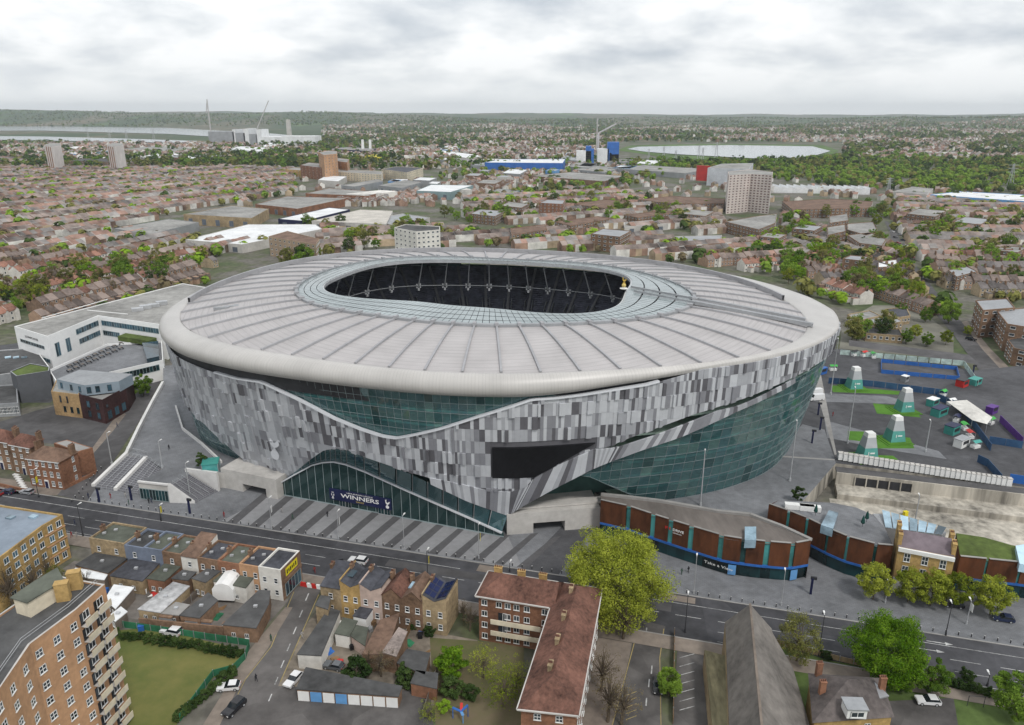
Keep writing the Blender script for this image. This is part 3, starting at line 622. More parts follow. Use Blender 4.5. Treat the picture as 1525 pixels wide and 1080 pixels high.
# screen on the facade
scr = [skin(*p) for p in [(733, 710), (795, 710), (885, 667), (733, 667)]]
def in_screen(d, z):
    z0, z1 = scr[0][1], scr[3][1]; d0 = scr[0][0] - .3
    if not (z0 - .4 < z < z1 + .4) or d < d0: return False
    k = (z - z0) / (z1 - z0); return d < scr[1][0] + (scr[2][0] - scr[1][0]) * k + .4
rnd = random.Random(3)
def warp(d0, z):
    """columns of panels stand upright although the facade leans: slide along the wall as it draws in"""
    dr = rS(d0, z) - rS(d0, 44); s_ = math.sin(R(d0)); s_ = -max(abs(s_), .5) if s_ < 0 else max(abs(s_), .5)
    return d0 + math.degrees(.85 * dr * math.cos(R(d0)) / (rS(d0, z) * s_))
def colz(tab, d0):
    z = interp(tab, d0)
    for _ in range(8): z = .5 * z + .5 * interp(tab, warp(d0, z))
    return z
cells = []                                                 # (corners (d,z) x4, tone, proud)
d = -196.0; row = 0
ROWH = 3.45
while d < 42:
    step = math.degrees(rnd.choice((0.62, 0.8, 0.8, 1.0, 1.3)) / rF(d)); d2 = d + step; dm = (d + d2) / 2
    z1 = colz(U, dm); zl = colz(Lw, dm)
    zoff = 0.0 if d > -125 else (0.9 if int(d / 3) % 2 else 0.2)
    rows_ = [zl] + [z for z in (ROWH * k + zoff for k in range(0, 16)) if zl + 0.5 < z < z1 - 0.5] + [z1]
    for i in range(len(rows_) - 1):
        a, c = rows_[i], rows_[i + 1]
        first, last = i == 0, i == len(rows_) - 2
        wp = lambda dd, zz: (warp(dd, zz), zz)
        A = wp(d, colz(Lw, d) if first else a); B = wp(d2, colz(Lw, d2) if first else a)
        Cc = wp(d2, colz(U, d2) if last else c); D = wp(d, colz(U, d) if last else c)
        if c - a < 0.3 or in_screen(warp(dm, (a + c) / 2), (a + c) / 2): continue
        w = (0.36, 0.30, 0.21, 0.13) if dm > -125 else (0.36, 0.46, 0.14, 0.04)
        tone = rnd.choices((0, 1, 2, 3), w)[0]
        proud = 0.05 + (rnd.choice((0.0, 0.1, 0.45)) if rnd.random() < 0.4 else 0.0)
        cells.append(((A, B, Cc, D), tone, proud))
    d = d2
def along(P, t):
    k = t * (len(P) - 1); i = min(int(k), len(P) - 2); f = k - i
    return (P[i][0] + (P[i + 1][0] - P[i][0]) * f, P[i][1] + (P[i + 1][1] - P[i][1]) * f)
NR = 92
for k in range(NR):                                        # slats of the sweeping ribbon, square to its edge
    t0, t1 = k / NR, (k + 1) / NR
    cells.append(((along(rib_b, t0), along(rib_b, t1), along(rib_t, t1), along(rib_t, t0)), rnd.choices((0, 1, 2, 3), (.32, .18, .3, .2))[0], 0.32))
def pxy(p):
    v = p - Vector((0, 0, CAM_H)); zc = v.y * CP - v.z * SP; return (762.5 + FPX * v.x / zc, 540 - FPX * (v.y * SP + v.z * CP) / zc)
def cell_solid(mb, q, proud, mi):
    g_ = 0.02
    a = [sp(dd, z, proud) for dd, z in q]; bk = [sp(dd, z, -0.12) for dd, z in q]
    c = sum(a, Vector()) / 4
    a = [c + (p - c) * (1 - g_) for p in a]; mb.hexa(a, bk, mi)
def area(q):
    s = [pxy(sp(*p)) for p in q]; return abs(sum(s[i][0] * s[(i + 1) % 4][1] - s[(i + 1) % 4][0] * s[i][1] for i in range(4))) / 2
cells.sort(key=lambda c: -area(c[0]) if -175 < c[0][0][0] < -5 else 0)
rest = MB()
for i, (q, tone, proud) in enumerate(cells):
    if i < 296: b = MB(); cell_solid(b, q, proud, 0); b.build('facade_panel', PANELS[tone], ST)
    else: cell_solid(rest, q, proud, tone)
o = rest.build('facade_panel', PANELS, ST); o['kind'] = 'stuff'
# backing sheet behind the panels, so that joints read dark
b = MB(); ds = np.arange(-196, 30.1, 1.0)
b.grid([[sp(dd, interp(Lw, dd) + (interp(U, dd) - interp(Lw, dd)) * k / 6, -0.16) for dd in ds] for k in range(7)]); b.build('facade_backing', PANELS[3], ST)
b = MB(); b.grid([[sp(*along(rib_t, t), -0.1) for t in np.linspace(0, 1, 60)], [sp(*along(rib_b, t), -0.1) for t in np.linspace(0, 1, 60)]]); b.build('ribbon_backing', PANELS[3], ST)
# trim along the dip over the upper glazing
b = MB(); ds = np.arange(-142, -60, 1.0)
for x, y in zip(ds[:-1], ds[1:]): b.hexa([sp(x, interp(U, x), .5), sp(y, interp(U, y), .5), sp(y, interp(U, y), -.6), sp(x, interp(U, x), -.6)], [sp(x, interp(U, x) + .45, .35), sp(y, interp(U, y) + .45, .35), sp(y, interp(U, y) + .45, -.6), sp(x, interp(U, x) + .45, -.6)])
b.build('facade_trim', PANELS[0], ST)
# curtain wall: panes in a grid wherever the skin is open (upper dip, south bowl, north-west foot)
pane_cells = []
def grid_glass(d0, d1, dstep, zs, lo, hi):
    d = d0
    while d < d1:
        e = d + dstep; m_ = (d + e) / 2
        for z0, z1 in zip(zs[:-1], zs[1:]):
            a0, a1 = max(z0, lo(d)), max(z0, lo(e)); c0, c1 = min(z1, hi(d)), min(z1, hi(e))
            if c0 - a0 > 0.15 or c1 - a1 > 0.15: pane_cells.append(((d, a0), (e, a1), (e, max(c1, a1)), (d, max(c0, a0))))
        d = e
LB = sorted(rib_b[5:] + [(-2.0, 37), (10, 36)])
grid_glass(-142, -70, 1.5, [21 + 2.75 * k for k in range(8)], lambda x: interp(U, x) + .3, lambda x: 40.2 if x < -78 else interp(ZT, x) - .5)
grid_glass(-72, 8, 1.9, [5 + 2.9 * k for k in range(13)], lambda x: PZ + max(0.0, min(1.0, (-58 - x) / 13)) * 11, lambda x: min(interp(LB, x) + .5, interp(Lw, x) + .3 if x > -20 else 99) if x > -72 else PZ)
grid_glass(-196, -150, 1.75, [5 + 2.3 * k for k in range(8)], lambda x: PZ, lambda x: interp(Lw, x) + .3)
gw = MB(); gw.beam(sp(-60, 6, -1.2), sp(-59.9, 6, -1.2), .1, .1); GW = gw.build('curtain_wall', MULL, ST)
for i, q in enumerate(pane_cells):
    c = [sum(p[0] for p in q) / 4, sum(p[1] for p in q) / 4]
    b = MB(); a = [sp(dd, z, -0.9) for dd, z in q]; m0 = sum(a, Vector()) / 4
    b.poly([m0 + (p - m0) * 0.99 for p in a]); b.build('pane', rnd.choices(TGL, (.50, .16, .12, .14, .08))[0], GW)
mb = MB(); seen = set()
for q in pane_cells:
    for i in range(4):
        a, c = q[i], q[(i + 1) % 4]; key = tuple(sorted([(round(a[0], 2), round(a[1], 2)), (round(c[0], 2), round(c[1], 2))]))
        if key in seen or (a[0] - c[0]) ** 2 + (a[1] - c[1]) ** 2 < 1e-4: continue
        seen.add(key); mb.beam(sp(*a, -0.8), sp(*c, -0.8), 0.055, 0.07)
o = mb.build('mullion', MULL, ST)
# big dark screen
b = MB(); ks = np.linspace(0, 1, 15); b.grid([[sp(scr[0][0] + (scr[1][0] - scr[0][0]) * k, scr[0][1] - .2, o_) for k in ks] if e_ == 0 else [sp(scr[3][0] + (scr[2][0] - scr[3][0]) * k, scr[3][1] + .2, o_) for k in ks] for e_, o_ in ((0, -.1), (0, .5), (1, .5), (1, -.1))]); b.build('video_screen', BLACK, ST)
# entrance: glazed front under a sloping glass canopy
front = [(414, 731), (750, 800)]; g0, g1 = G(414, 736, 0), G(750, 800, 0)
ent_top = [(414, 721), (440, 706), (466, 692), (482, 688), (498, 687), (516, 691), (545, 702), (600, 727), (650, 749), (700, 771), (748, 793)]
fr_d = (g1 - g0).normalized()
def on_front(px, py):
    """meet the upright entrance plane through g0-g1"""
    v = ray(px, py); n = Vector((fr_d.y, -fr_d.x, 0)); t = (g0 - Vector((0, 0, CAM_H))).dot(n) / v.dot(n); return Vector((0, 0, CAM_H)) + v * t
etop = [on_front(*p) for p in ent_top]; EN = Vector((fr_d.y, -fr_d.x, 0))
def etz(s):
    xs = [(p - g0).dot(fr_d) for p in etop]; return float(np.interp(s, xs, [p.z for p in etop]))
EL = (g1 - g0).length; ne = 26
EW = MB(); EW.beam(g0 + Vector((0, 0, .15)), g1 + Vector((0, 0, .15)), 0.3, 0.3); EWo = EW.build('entrance_front', MULL, ST)
for k in range(ne):
    s0, s1 = EL * k / ne, EL * (k + 1) / ne; z = 0.3
    while z < max(etz(s0), etz(s1)):
        z2 = z + 3.4; a = g0 + fr_d * s0; c = g0 + fr_d * s1
        q = [a + Vector((0, 0, min(z, etz(s0)))), c + Vector((0, 0, min(z, etz(s1)))), c + Vector((0, 0, min(z2, etz(s1)))), a + Vector((0, 0, min(z2, etz(s0))))]
        b = MB(); b.poly(q); b.build('pane', DGLASS, EWo)
        z = z2
    b = MB(); b.beam(g0 + fr_d * s0 + EN * .06, g0 + fr_d * s0 + EN * .06 + Vector((0, 0, etz(s0))), .12, .16); b.build('mullion', MULL, EWo)
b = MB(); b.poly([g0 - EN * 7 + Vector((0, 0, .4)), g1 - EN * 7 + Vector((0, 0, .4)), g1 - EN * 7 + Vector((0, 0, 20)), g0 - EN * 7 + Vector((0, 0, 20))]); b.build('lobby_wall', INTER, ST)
sk_arch = [skin(*p) for p in [(414, 721), (440, 703), (466, 682), (482, 671), (498, 668), (516, 670), (545, 681), (600, 700), (650, 724), (700, 748), (757, 768)]]
backp = [sp(*q, 0.25) for q in sk_arch]
lip = MB()
for i in range(len(etop) - 1): lip.beam(etop[i] + EN * .25, etop[i + 1] + EN * .25, .7, .35)
lip.build('canopy_edge', PANELS[0], ST)
nc = 22
def pl(P, t):
    k = t * (len(P) - 1); i = min(int(k), len(P) - 2); return P[i].lerp(P[i + 1], k - i)
for k in range(nc):
    b = MB(); t0, t1 = k / nc + .002, (k + 1) / nc - .002
    b.poly([pl(etop, t0), pl(etop, t1), pl(backp, t1), pl(backp, t0)]); b.build('canopy_pane', CANOPY, ST)
    b = MB(); b.beam(pl(etop, t0) + Vector((0, 0, .08)), pl(backp, t0) + Vector((0, 0, .08)), .14, .2); b.build('canopy_rafter', METG, ST)
for s in (0.325, 0.50):                                     # double doors
    p = g0 + fr_d * (EL * s)
    for k in (-1, 1):
        window(ST, p + fr_d * (k * .95) + Vector((0, 0, 1.6)) + EN * .15, EN, 1.8, 3.0, METG, PANET, 'mull', 'entrance_door')
# banner over the doors
p0, p1, p2 = on_front(491, 726), on_front(583, 743), on_front(583, 756)
bz1, bz0 = p0.z, on_front(491, 742).z; s0, s1 = (p0 - g0).dot(fr_d), (p1 - g0).dot(fr_d)
bn = MB(); A = g0 + fr_d * s0 + EN * .35; B = g0 + fr_d * s1 + EN * .35
bn.hexa([A + Vector((0, 0, bz0)), B + Vector((0, 0, bz0)), B + Vector((0, 0, bz1)), A + Vector((0, 0, bz1))], [A - EN * .2 + Vector((0, 0, bz0)), B - EN * .2 + Vector((0, 0, bz0)), B - EN * .2 + Vector((0, 0, bz1)), A - EN * .2 + Vector((0, 0, bz1))])
BN = tag(bn.build('banner', NAVY), 'wide navy banner reading WINNERS over the glazed entrance doors', 'banner')
LOC[BN.name] = BN.location.copy(); mid = (A + B) / 2; H_ = bz1 - bz0; W_ = (B - A).length
GOLD = mat('gold_print', (0.55, 0.42, 0.14), 0.5, 0.05)
lettering('WINNERS', H_ * .50, WHITE, BN, mid + EN * .05 + Vector((0, 0, bz0 + H_ * .50)), EN, W_ * .62, .02)
lettering('UEFA EUROPA LEAGUE', H_ * .15, WHITE, BN, mid + EN * .05 + Vector((0, 0, bz0 + H_ * .83)), EN, W_ * .42)
lettering('2025', H_ * .17, GOLD, BN, mid + EN * .05 + Vector((0, 0, bz0 + H_ * .17)), EN, W_ * .13)
def cockerel(parent, pos, right, h, m, name='emblem', off=0.03, up=Vector((0, 0, 1))):
    """standing cockerel on a ball as a flat raised shape, h high"""
    nr = right.cross(up).normalized()
    body = [(.02, .36), (.05, .46), (.17, .52), (.26, .62), (.22, .74), (.30, .70), (.30, .78), (.20, .80), (.10, .68), (.02, .64), (-.08, .72), (-.10, .86), (-.04, .96), (-.12, 1.0), (-.18, .95), (-.27, .92), (-.19, .88), (-.20, .72), (-.16, .56), (-.05, .46), (-.03, .36)]
    b = MB()
    def P(x, y, o): return pos + right * (x * h) + up * ((y - .5) * h) + nr * o
    n = len(body); i = len(b.v)
    b.poly([P(x, y, off) for x, y in body])
    b.poly([P(.19 * math.cos(t), .19 + .19 * math.sin(t), off) for t in np.linspace(0, 2 * math.pi, 16, endpoint=False)])
    for x, y in ((-.08, .36), (.08, .36)): b.poly([P(x - .012, y, off), P(x + .012, y, off), P(x * .2 + .012, y + .1, off), P(x * .2 - .012, y + .1, off)])
    return b.build(name, m, parent)
cockerel(BN, g0 + fr_d * (s1 - W_ * .06) + EN * .38 + Vector((0, 0, (bz0 + bz1) / 2)), fr_d, H_ * .8, WHITE)
tb = MB()
for k, (u, v, w_, h_) in enumerate(((0, .15, .10, .5), (-.10, .45, .06, .35), (.10, .45, .06, .35), (0, .72, .2, .1), (0, .05, .22, .08))):
    c = g0 + fr_d * (s0 + W_ * .055 + u * H_) + EN * .37 + Vector((0, 0, bz0 + H_ * (.1 + v * .8))); tb.beam(c - fr_d * w_ * H_ / 2, c + fr_d * w_ * H_ / 2, .04, h_ * H_ * .5)
tb.build('emblem', WHITE, BN)
# cockerel relief on the panelled facade
cd, cz = skin(412, 664); cpos = sp(cd, cz, 0.7); rt = (sp(cd + 1, cz) - sp(cd - 1, cz)).normalized()
cockerel(ST, cpos, rt, 8.0, PANELS[0], 'cockerel_relief', 0.1)
# concrete plinths
def plinth(a, c, z1, depth=6.0, dent=None, name='plinth'):
    o, d, L, n = wall_frame(a, c); b = MB()
    P = lambda s, k, z: o + d * s - n * k + Vector((0, 0, z))
    spans = [(0, L)] if not dent else [(0, dent[0] * L), (dent[1] * L, L)]
    for s0, s1 in spans: b.hexa([P(s0, 0, 0), P(s1, 0, 0), P(s1, 0, z1), P(s0, 0, z1)], [P(s0, depth, 0), P(s1, depth, 0), P(s1, depth, z1), P(s0, depth, z1)])
    if dent: b.hexa([P(dent[0] * L, 0, dent[2]), P(dent[1] * L, 0, dent[2]), P(dent[1] * L, 0, z1), P(dent[0] * L, 0, z1)], [P(dent[0] * L, depth, dent[2]), P(dent[1] * L, depth, dent[2]), P(dent[1] * L, depth, z1), P(dent[0] * L, depth, z1)])
    ob = b.build(name, CONC, ST)
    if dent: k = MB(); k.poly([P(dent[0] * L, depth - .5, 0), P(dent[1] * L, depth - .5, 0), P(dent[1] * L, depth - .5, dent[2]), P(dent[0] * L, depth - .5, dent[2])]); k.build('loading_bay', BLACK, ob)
    return ob
plinth(G(332, 726, 0), G(414, 744, 0), 6.2, 8, (0.38, 0.80, 2.6))
plinth(G(755, 797, 0), G(893, 786, 0), 6.0, 14, (0.28, 0.62, 2.9))
b = MB(); b.beam(sp(-85, 6.4, -3), sp(-62, 6.4, -2), 3.0, .5); b.build('terrace_slab', CONC, ST)
# bowl: seating tiers seen through the opening
def tier(name, r0, z0, r1, z1, n):
    """rows of seats stepping up from fraction r0 to r1 of the way to the outer wall"""
    b = MB(); rows_ = []
    for k in range(n + 1):
        u = r0 + (r1 - r0) * k / n; z = z0 + (z1 - z0) * k / n; zn = z0 + (z1 - z0) * (k + 1) / n
        for zz in (z, zn): rows_.append([pol(d, four(CH, d) * 0.93 * (1 - u) + (rF(d) - 3) * u, zz) for d in range(-260, 101, 4)])
    b.grid(rows_); return b.build(name, SEAT, ST)
tier('lower_tier', 0.0, -3, 0.46, 12, 26); tier('upper_tier', 0.42, 16.5, 0.98, 39.5, 34)
b = MB(); b.grid([[pol(d, four(CH, d) * 0.93 * (1 - u) + (rF(d) - 3) * u, z) for d in range(-260, 101, 4)] for u, z in ((.46, 12), (.46, 16.6), (.42, 16.6))]); b.build('box_front', INTER, ST)
b = MB(); b.poly([pol(d, four(CH, d) * .95, -3) for d in range(-260, 100, 6)]); b.build('pitch', mat('pitch_grass', (0.04, 0.12, 0.02), 0.9, 0.1, 0.2), ST)
for k in range(24):                                         # stair aisles on the far stand, with vomitory walls
    d = -5 + 8.2 * k; b = MB(); zb = 16.5
    f = lambda u: pol(d, four(CH, d) * 0.93 * (1 - u) + (rF(d) - 3) * u, 17.4 + 23 * (u - .42) / .56)
    b.beam(f(.44), f(.96), 1.1, .3); b.build('aisle', AISLE, ST)
    b = MB(); p = f(.60); t_ = Vector((-math.sin(R(d)), math.cos(R(d)), 0))
    for s_ in (-1.6, 1.6): b.beam(p + t_ * s_, f(.68) + t_ * s_, .25, 1.8)
    b.build('vomitory', METG, ST)
# struts hanging from the roof ring, with lamp clusters, joined by a tension ring
NS = 34
for k in range(NS):
    d = -260 + 360 * k / NS + 3; top = pol(d, four(CH, d) + 1.2, 49.0); bot = pol(d, four(CH, d) + 5.5, 38.6)
    b = MB(); b.tube(top, bot, .2, .26, 6); b.tube(top + Vector((0, 0, -1.5)), pol(d + 1.6, four(CH, d) + 8, 46.9), .09, .09, 5)
    b.build('roof_strut', METG, ST)
    b = MB(); t_ = Vector((-math.sin(R(d)), math.cos(R(d)), 0))
    for s_ in (-1, 1):
        for z in (0, 1.1): b.box(bot + t_ * (s_ * .75) + Vector((0, 0, z - .6)), .55, .5, .6, R(d))
    b.box(bot + Vector((0, 0, -1.6)), .7, .7, 1.0, R(d)); b.build('floodlight', GALV, ST)
b = MB()
pts = [pol(d, four(CH, d) + 5.6, 38.9) for d in range(-260, 101, 4)]
for a, c in zip(pts[:-1], pts[1:]): b.tube(a, c, .13, .13, 5, cap=False)
b.build('tension_ring', METG, ST)
# golden cockerel on its ball and the walkway over the southern roof
p = G(929, 428, 51.0); b = MB(); b.lathe(p, [(.05, 0), (.5, .1), (.7, .5), (.68, .8), (.4, 1.2), (.1, 1.3)], 12); BALL = b.build('cockerel_ball', GOLD, ST)
cockerel(ST, p + Vector((0, 0, 2.0)), Vector((1, 0, 0)), 2.6, mat('gold_leaf', (0.75, 0.50, 0.10), 0.3, 0.05, metal=0.7), 'golden_cockerel', .15)
b = MB(); b.lathe(p - Vector((0, 0, .5)), [(1.2, 0), (1.3, .2), (1.2, .25)], 16); b.build('viewing_platform', WHITE, ST)
for off in (-3.0, 3.0):
    b = MB(); a = G(942, 430, 50.5) + Vector((0, off, 0)); c = G(1032, 447, 49.6) + Vector((0, off, 0)); e = G(1205, 480, 46) + Vector((0, off, 0))
    b.beam(a, c, .5, .6); b.beam(c, e, 1.4, 1.0); b.build('roof_walk', METG, ST)
for (x, y) in ((330, 461), (345, 459), (360, 457)):
    b = MB(); p = G(x, y, 46.6); b.box(p, 4.5, 1.2, .8, .2); b.build('roof_unit', METG, ST)
# ---------------------------------------------------------------- buildings round the stadium
def centre(poly, z=0.0): return Vector((sum(p[0] for p in poly) / len(poly), sum(p[1] for p in poly) / len(poly), z))
def build_thing(name, label, cat, poly, group=None, z=0.0): return thing(name, label, cat, centre(poly, z), group)
def ribbon(parent, p, q, u0, u1, z0, z1, n, pn=PANEB, out=0.05, name='window_band'):
    """band of n panes on a wall, each pane a sub-part"""
    o, d, L, nr = wall_frame(p, q); f = MB()
    A, B = o + d * (L * u0), o + d * (L * u1)
    for z in (z0, z1): f.beam(A + nr * out + Vector((0, 0, z)), B + nr * out + Vector((0, 0, z)), .16, .14)
    for k in range(n + 1):
        c = A.lerp(B, k / n); f.beam(c + nr * out + Vector((0, 0, z0)), c + nr * out + Vector((0, 0, z1)), .1, .14)
    fo = f.build(name, MULL, parent)
    for k in range(n):
        a, c = A.lerp(B, k / n), A.lerp(B, (k + 1) / n); b = MB()
        b.poly([a + nr * out + Vector((0, 0, z0)), c + nr * out + Vector((0, 0, z0)), c + nr * out + Vector((0, 0, z1)), a + nr * out + Vector((0, 0, z1))]); b.build('pane', pn, fo)
    return fo
# white office building north of the stadium
ZL = 16.0
P = GL([(21, 486), (70, 501), (146, 470), (243, 484), (308, 428), (272, 422)], ZL)
LW = build_thing('office_building', 'long white office building with grey roof and ribbon windows beside the stadium', 'building', P)
poly = block(LW, P, 0, ZL, mat('white_cladding', (0.84, 0.84, 0.83), 0.6, 0.04, 0.5), FELTP, 0.35, WHITE)
A, B, C_, D_ = P[0], P[1], P[2], P[3]
ribbon(LW, C_, D_, .04, .92, 11.6, 13.9, 22); ribbon(LW, C_, D_, .04, .30, 7.0, 9.2, 8)
ribbon(LW, B, C_, .52, .98, 11.6, 13.9, 9); ribbon(LW, B, C_, .55, .98, 7.0, 9.2, 9)
for u in (.10, .30): ribbon(LW, B, C_, u, u + .08, 6.0, 11.8, 2)
ribbon(LW, A, B, .12, .85, 9.6, 11.0, 9, PANE); ribbon(LW, A, B, .1, .95, 4.0, 5.6, 8)
nr = wall_frame(A, B)[3]
lettering('LILYWHITE HOUSE', 1.5, METD, LW, (A + B) / 2 + nr * .1 + Vector((0, 0, 12.9 - ZL)), nr, 11.0)
for k in range(4):
    b = MB(); c = G(205 + 12 * k, 462 - 3 * k, ZL); b.box(c + Vector((0, 0, -.3)), 5, 3, 1.4 + .4 * (k % 2), .5); b.build('roof_unit', GALV, LW)
for (x, y, u, v) in ((62, 474, 160, 446), (130, 462, 190, 468)):
    b = MB(); b.beam(G(x, y, ZL - .2), G(u, v, ZL - .2), .5, .25); b.build('roof_joint', WHITE, LW)
P2 = GL([(73, 551), (160, 512), (241, 507), (243, 536), (86, 572)], 8.5)
LT = build_thing('terrace_wing', 'low white wing with roof terrace in front of the white offices', 'building', P2)
block(LT, P2, 0, 8.5, MATS['white_cladding'], PAVE, .9, WHITE)
ribbon(LT, P2[4], P2[3], .42, .95, 4.6, 7.0, 16, PANET); ribbon(LT, P2[4], P2[3], .05, .25, 1.0, 3.6, 6, PANET)
b = MB(); b.prism(ccw(GL([(175, 501), (187, 496), (233, 503), (222, 508)], 10.5)), 8.4, 10.5); b.build('green_roof', SEDUM, LT)
b = MB(); b.prism(ccw(GL([(212, 513), (236, 510), (237, 533), (219, 537)], 9.5)), 4, 10.2); b.build('glass_bay', PANEB, LT)
for k in range(18):
    c = G(104 + 9.5 * (k % 9), 546 - 4.2 * (k % 9) + (k // 9) * 7, 8.0); t = thing('terrace_table', 'small round table with seats on the white roof terrace', 'table', c, 'tables on the office roof terrace')
    b = MB(); b.tube((0, 0, 0), (0, 0, .7), .08); b.tube((0, 0, .7), (0, 0, .76), .75, n=10); b.build('table_top', WOODG, t, local=True)
    for a in range(4):
        b = MB(); b.box((1.1 * math.cos(a * 1.57), 1.1 * math.sin(a * 1.57), 0), .45, .45, .45, a); b.build('seat', METD, t, local=True)
P3 = GL([(-20, 523), (52, 518), (74, 547), (-20, 561)], 6.5)
t = build_thing('sports_hall', 'low flat grey roofed hall with white parapet beside dark grey box', 'building', P3); block(t, P3, 0, 6.5, METG, FELT, .5, WHITE)
for k in range(3):
    b = MB(); b.box(G(12 + 12 * k, 533, 6.1), 2.2, 1.6, .5, .6); b.build('rooflight', SKYL, t)
P4 = GL([(15, 553), (45, 541), (74, 546), (73, 552), (24, 560)], 11)
t = build_thing('plant_building', 'tall dark grey windowless box with a planted roof', 'building', P4); block(t, P4, 0, 11, mat('dark_cladding', (0.10, 0.105, 0.115), .6, .08), SEDUM, .3, METG)
P5 = GL([(-40, 577), (25, 572), (27, 600), (-40, 604)], 5)
t = build_thing('service_building', 'low grey service block beneath the dark grey box', 'building', P5); block(t, P5, 0, 5, METG, FELT, .4); windows(t, P5[3], P5[2], [2.4], np.linspace(.4, .95, 10), 1.0, 2.4)
t = thing('mixed_building', 'three-storey building of ochre and dark brown brick under a grey folded roof', 'building', G(135, 600, 0))
DKB = mat('brick_dark', (0.05, 0.022, 0.022), .85, .25, 1.2); OCH = mat('brick_ochre', (0.36, 0.24, 0.12), .9, .2, 1.2); ZINC = mat('zinc_cladding', (0.27, 0.33, 0.38), .5, .08, .5)
Y1 = ccw(GL([(76, 583), (117, 588), (122, 570), (84, 565)], 9)); block(t, Y1, 0, 9, OCH, FELTP, .2)
Y2 = GL([(117.5, 588), (152, 596), (187, 577), (197, 561), (122, 570)], 9); block(t, Y2, 0, 9, DKB, PAVEL, .9)
a, c = G(76, 583, 9), G(117, 588, 9); windows(t, a, c, [6.6], [.3, .55], .7, 2.4, METD, PANE, 'plain'); windows(t, a, c, [2.8], [.4, .65, .88], 1.1, 2.2, METD, PANET, 'plain')
a, c = Y2[0], Y2[1]; windows(t, a, c, [2.6, 6.2], [.35, .75], 1.6, 2.4, METD, PANEB, 'mull')
a, c = Y2[1], Y2[2]; windows(t, a, c, [2.6], [.2, .5, .8], 2.2, 3.0, METD, PANEB, 'mull'); windows(t, a, c, [6.2], [.15], 1.1, 1.1, METD, PANE, 'plain')
Y3 = GL([(84, 565), (126, 574), (177, 568), (197, 557), (118, 551)], 12.5)
b = MB(); b.prism(ccw(Y3), 8.6, 12.5); b.build('upper_storey', ZINC, t); b = MB(); q = [Vector((p.x, p.y, 12.52)) for p in Y3]; m_ = (q[1] + q[4]) / 2 + Vector((0, 0, .9))
b.poly([q[0], q[1], m_]); b.poly([q[1], q[2], m_]); b.poly([q[2], q[3], m_]); b.poly([q[3], q[4], m_]); b.poly([q[4], q[0], m_]); b.build('roof', METG, t)
windows(t, Y3[0], Y3[1], [10.6], [.15, .5, .8], 1.2, 2.0, METD, PANEB, 'plain'); windows(t, Y3[1], Y3[2], [10.6], [.1, .35, .7], 1.4, 2.2, METD, PANEB, 'plain')
# Georgian brick houses along the road
def georgian(label, fl, fr, br, bl, z, ncol, rows, wm=BRICKR, rm=TILEB, name='town_house', ridge=2.6, door=True):
    Q = GL([fl, fr, br, bl], z); t = build_thing(name, label, 'house', Q)
    b = MB(); b.prism(ccw(Q), 0, z); b.build('wall', wm, t)
    r = MB(); hip_roof(r, ccw(Q), z, ridge, .45); r.build('roof', rm, t)
    c = MB(); o, d, L, n = wall_frame(Q[0], Q[1]); c.beam(o + n * .2 + Vector((0, 0, z - .2)), o + d * L + n * .2 + Vector((0, 0, z - .2)), .35, .35); c.build('cornice', WHITE, t)
    zs = [z * (k + .55) / rows for k in range(rows)]
    mid = ncol // 2
    windows(t, Q[0], Q[1], zs, [(k + .5) / ncol for k in range(ncol)], 1.05, z / rows * .55, WHITE, PANE, 'cross', skip={(0, mid)} if door else ())
    if door:
        p = o + d * (L * (mid + .5) / ncol); b = MB(); b.box(p + n * .1, 1.3, .2, 2.6, math.atan2(d.y, d.x)); dr = b.build('door', WHITE, t); b = MB(); b.box(p + n * .22, 1.0, .06, 2.2, math.atan2(d.y, d.x)); b.build('door_leaf', NAVY, dr)
    o2, d2, L2, n2 = wall_frame(Q[1], Q[2]); windows(t, Q[1], Q[2], zs, [.7], .9, 1.7)
    chimney(t, Q[3].lerp(Q[0], .3) + Vector((0, 0, .3)), 1.8, .8, 2.8, 4, BRICKB, math.atan2(d2.y, d2.x)); chimney(t, Q[2].lerp(Q[1], .25) + Vector((0, 0, .2)), 1.8, .8, 2.8, 4, BRICKB, math.atan2(d2.y, d2.x))
    return t, Q
t, Q = georgian('double-fronted red brick town house with brown hipped roof and white sash windows', (38, 682), (88, 688), (115, 673), (66, 666), 9, 5, 3)
X = GL([(115, 673), (138, 667), (100, 655), (80, 660)], 8); b = MB(); b.prism(ccw(X), 0, 8); b.build('rear_extension', BRICKR, t); b = MB(); b.prism(inset(ccw(X), .4), 8, 8.02); b.build('extension_roof', PAVEL, t)
georgian('brown brick town house with garden steps next to red brick town house', (13, 661), (45, 667), (64, 654), (32, 649), 9.5, 3, 4, BRICKB, TILER)
georgian('brown brick town house at the end of the terrace with tall white porch', (-32, 652), (12, 659), (28, 647), (-14, 641), 9.5, 4, 4, BRICKB, TILER)
b = MB()
for k in range(7): b.box(G(36 - 2 * k, 727 - 3.2 * k, .16 * k), 2.0, .8, .3, -.3)
tag(b.build('garden_steps', CONCW), 'white stone steps up to the brown brick town house', 'steps')
for (x0, y0, x1, y1) in ((0, 722, 40, 731), (-40, 715, 0, 722), (100, 725, 142, 704)):
    b = MB(); b.beam(G(x0, y0, .5), G(x1, y1, .5), .3, 1.0); tag(b.build('garden_wall', BRICKR), 'low red brick garden wall in front of the town houses', 'wall', 'garden walls by the town houses')
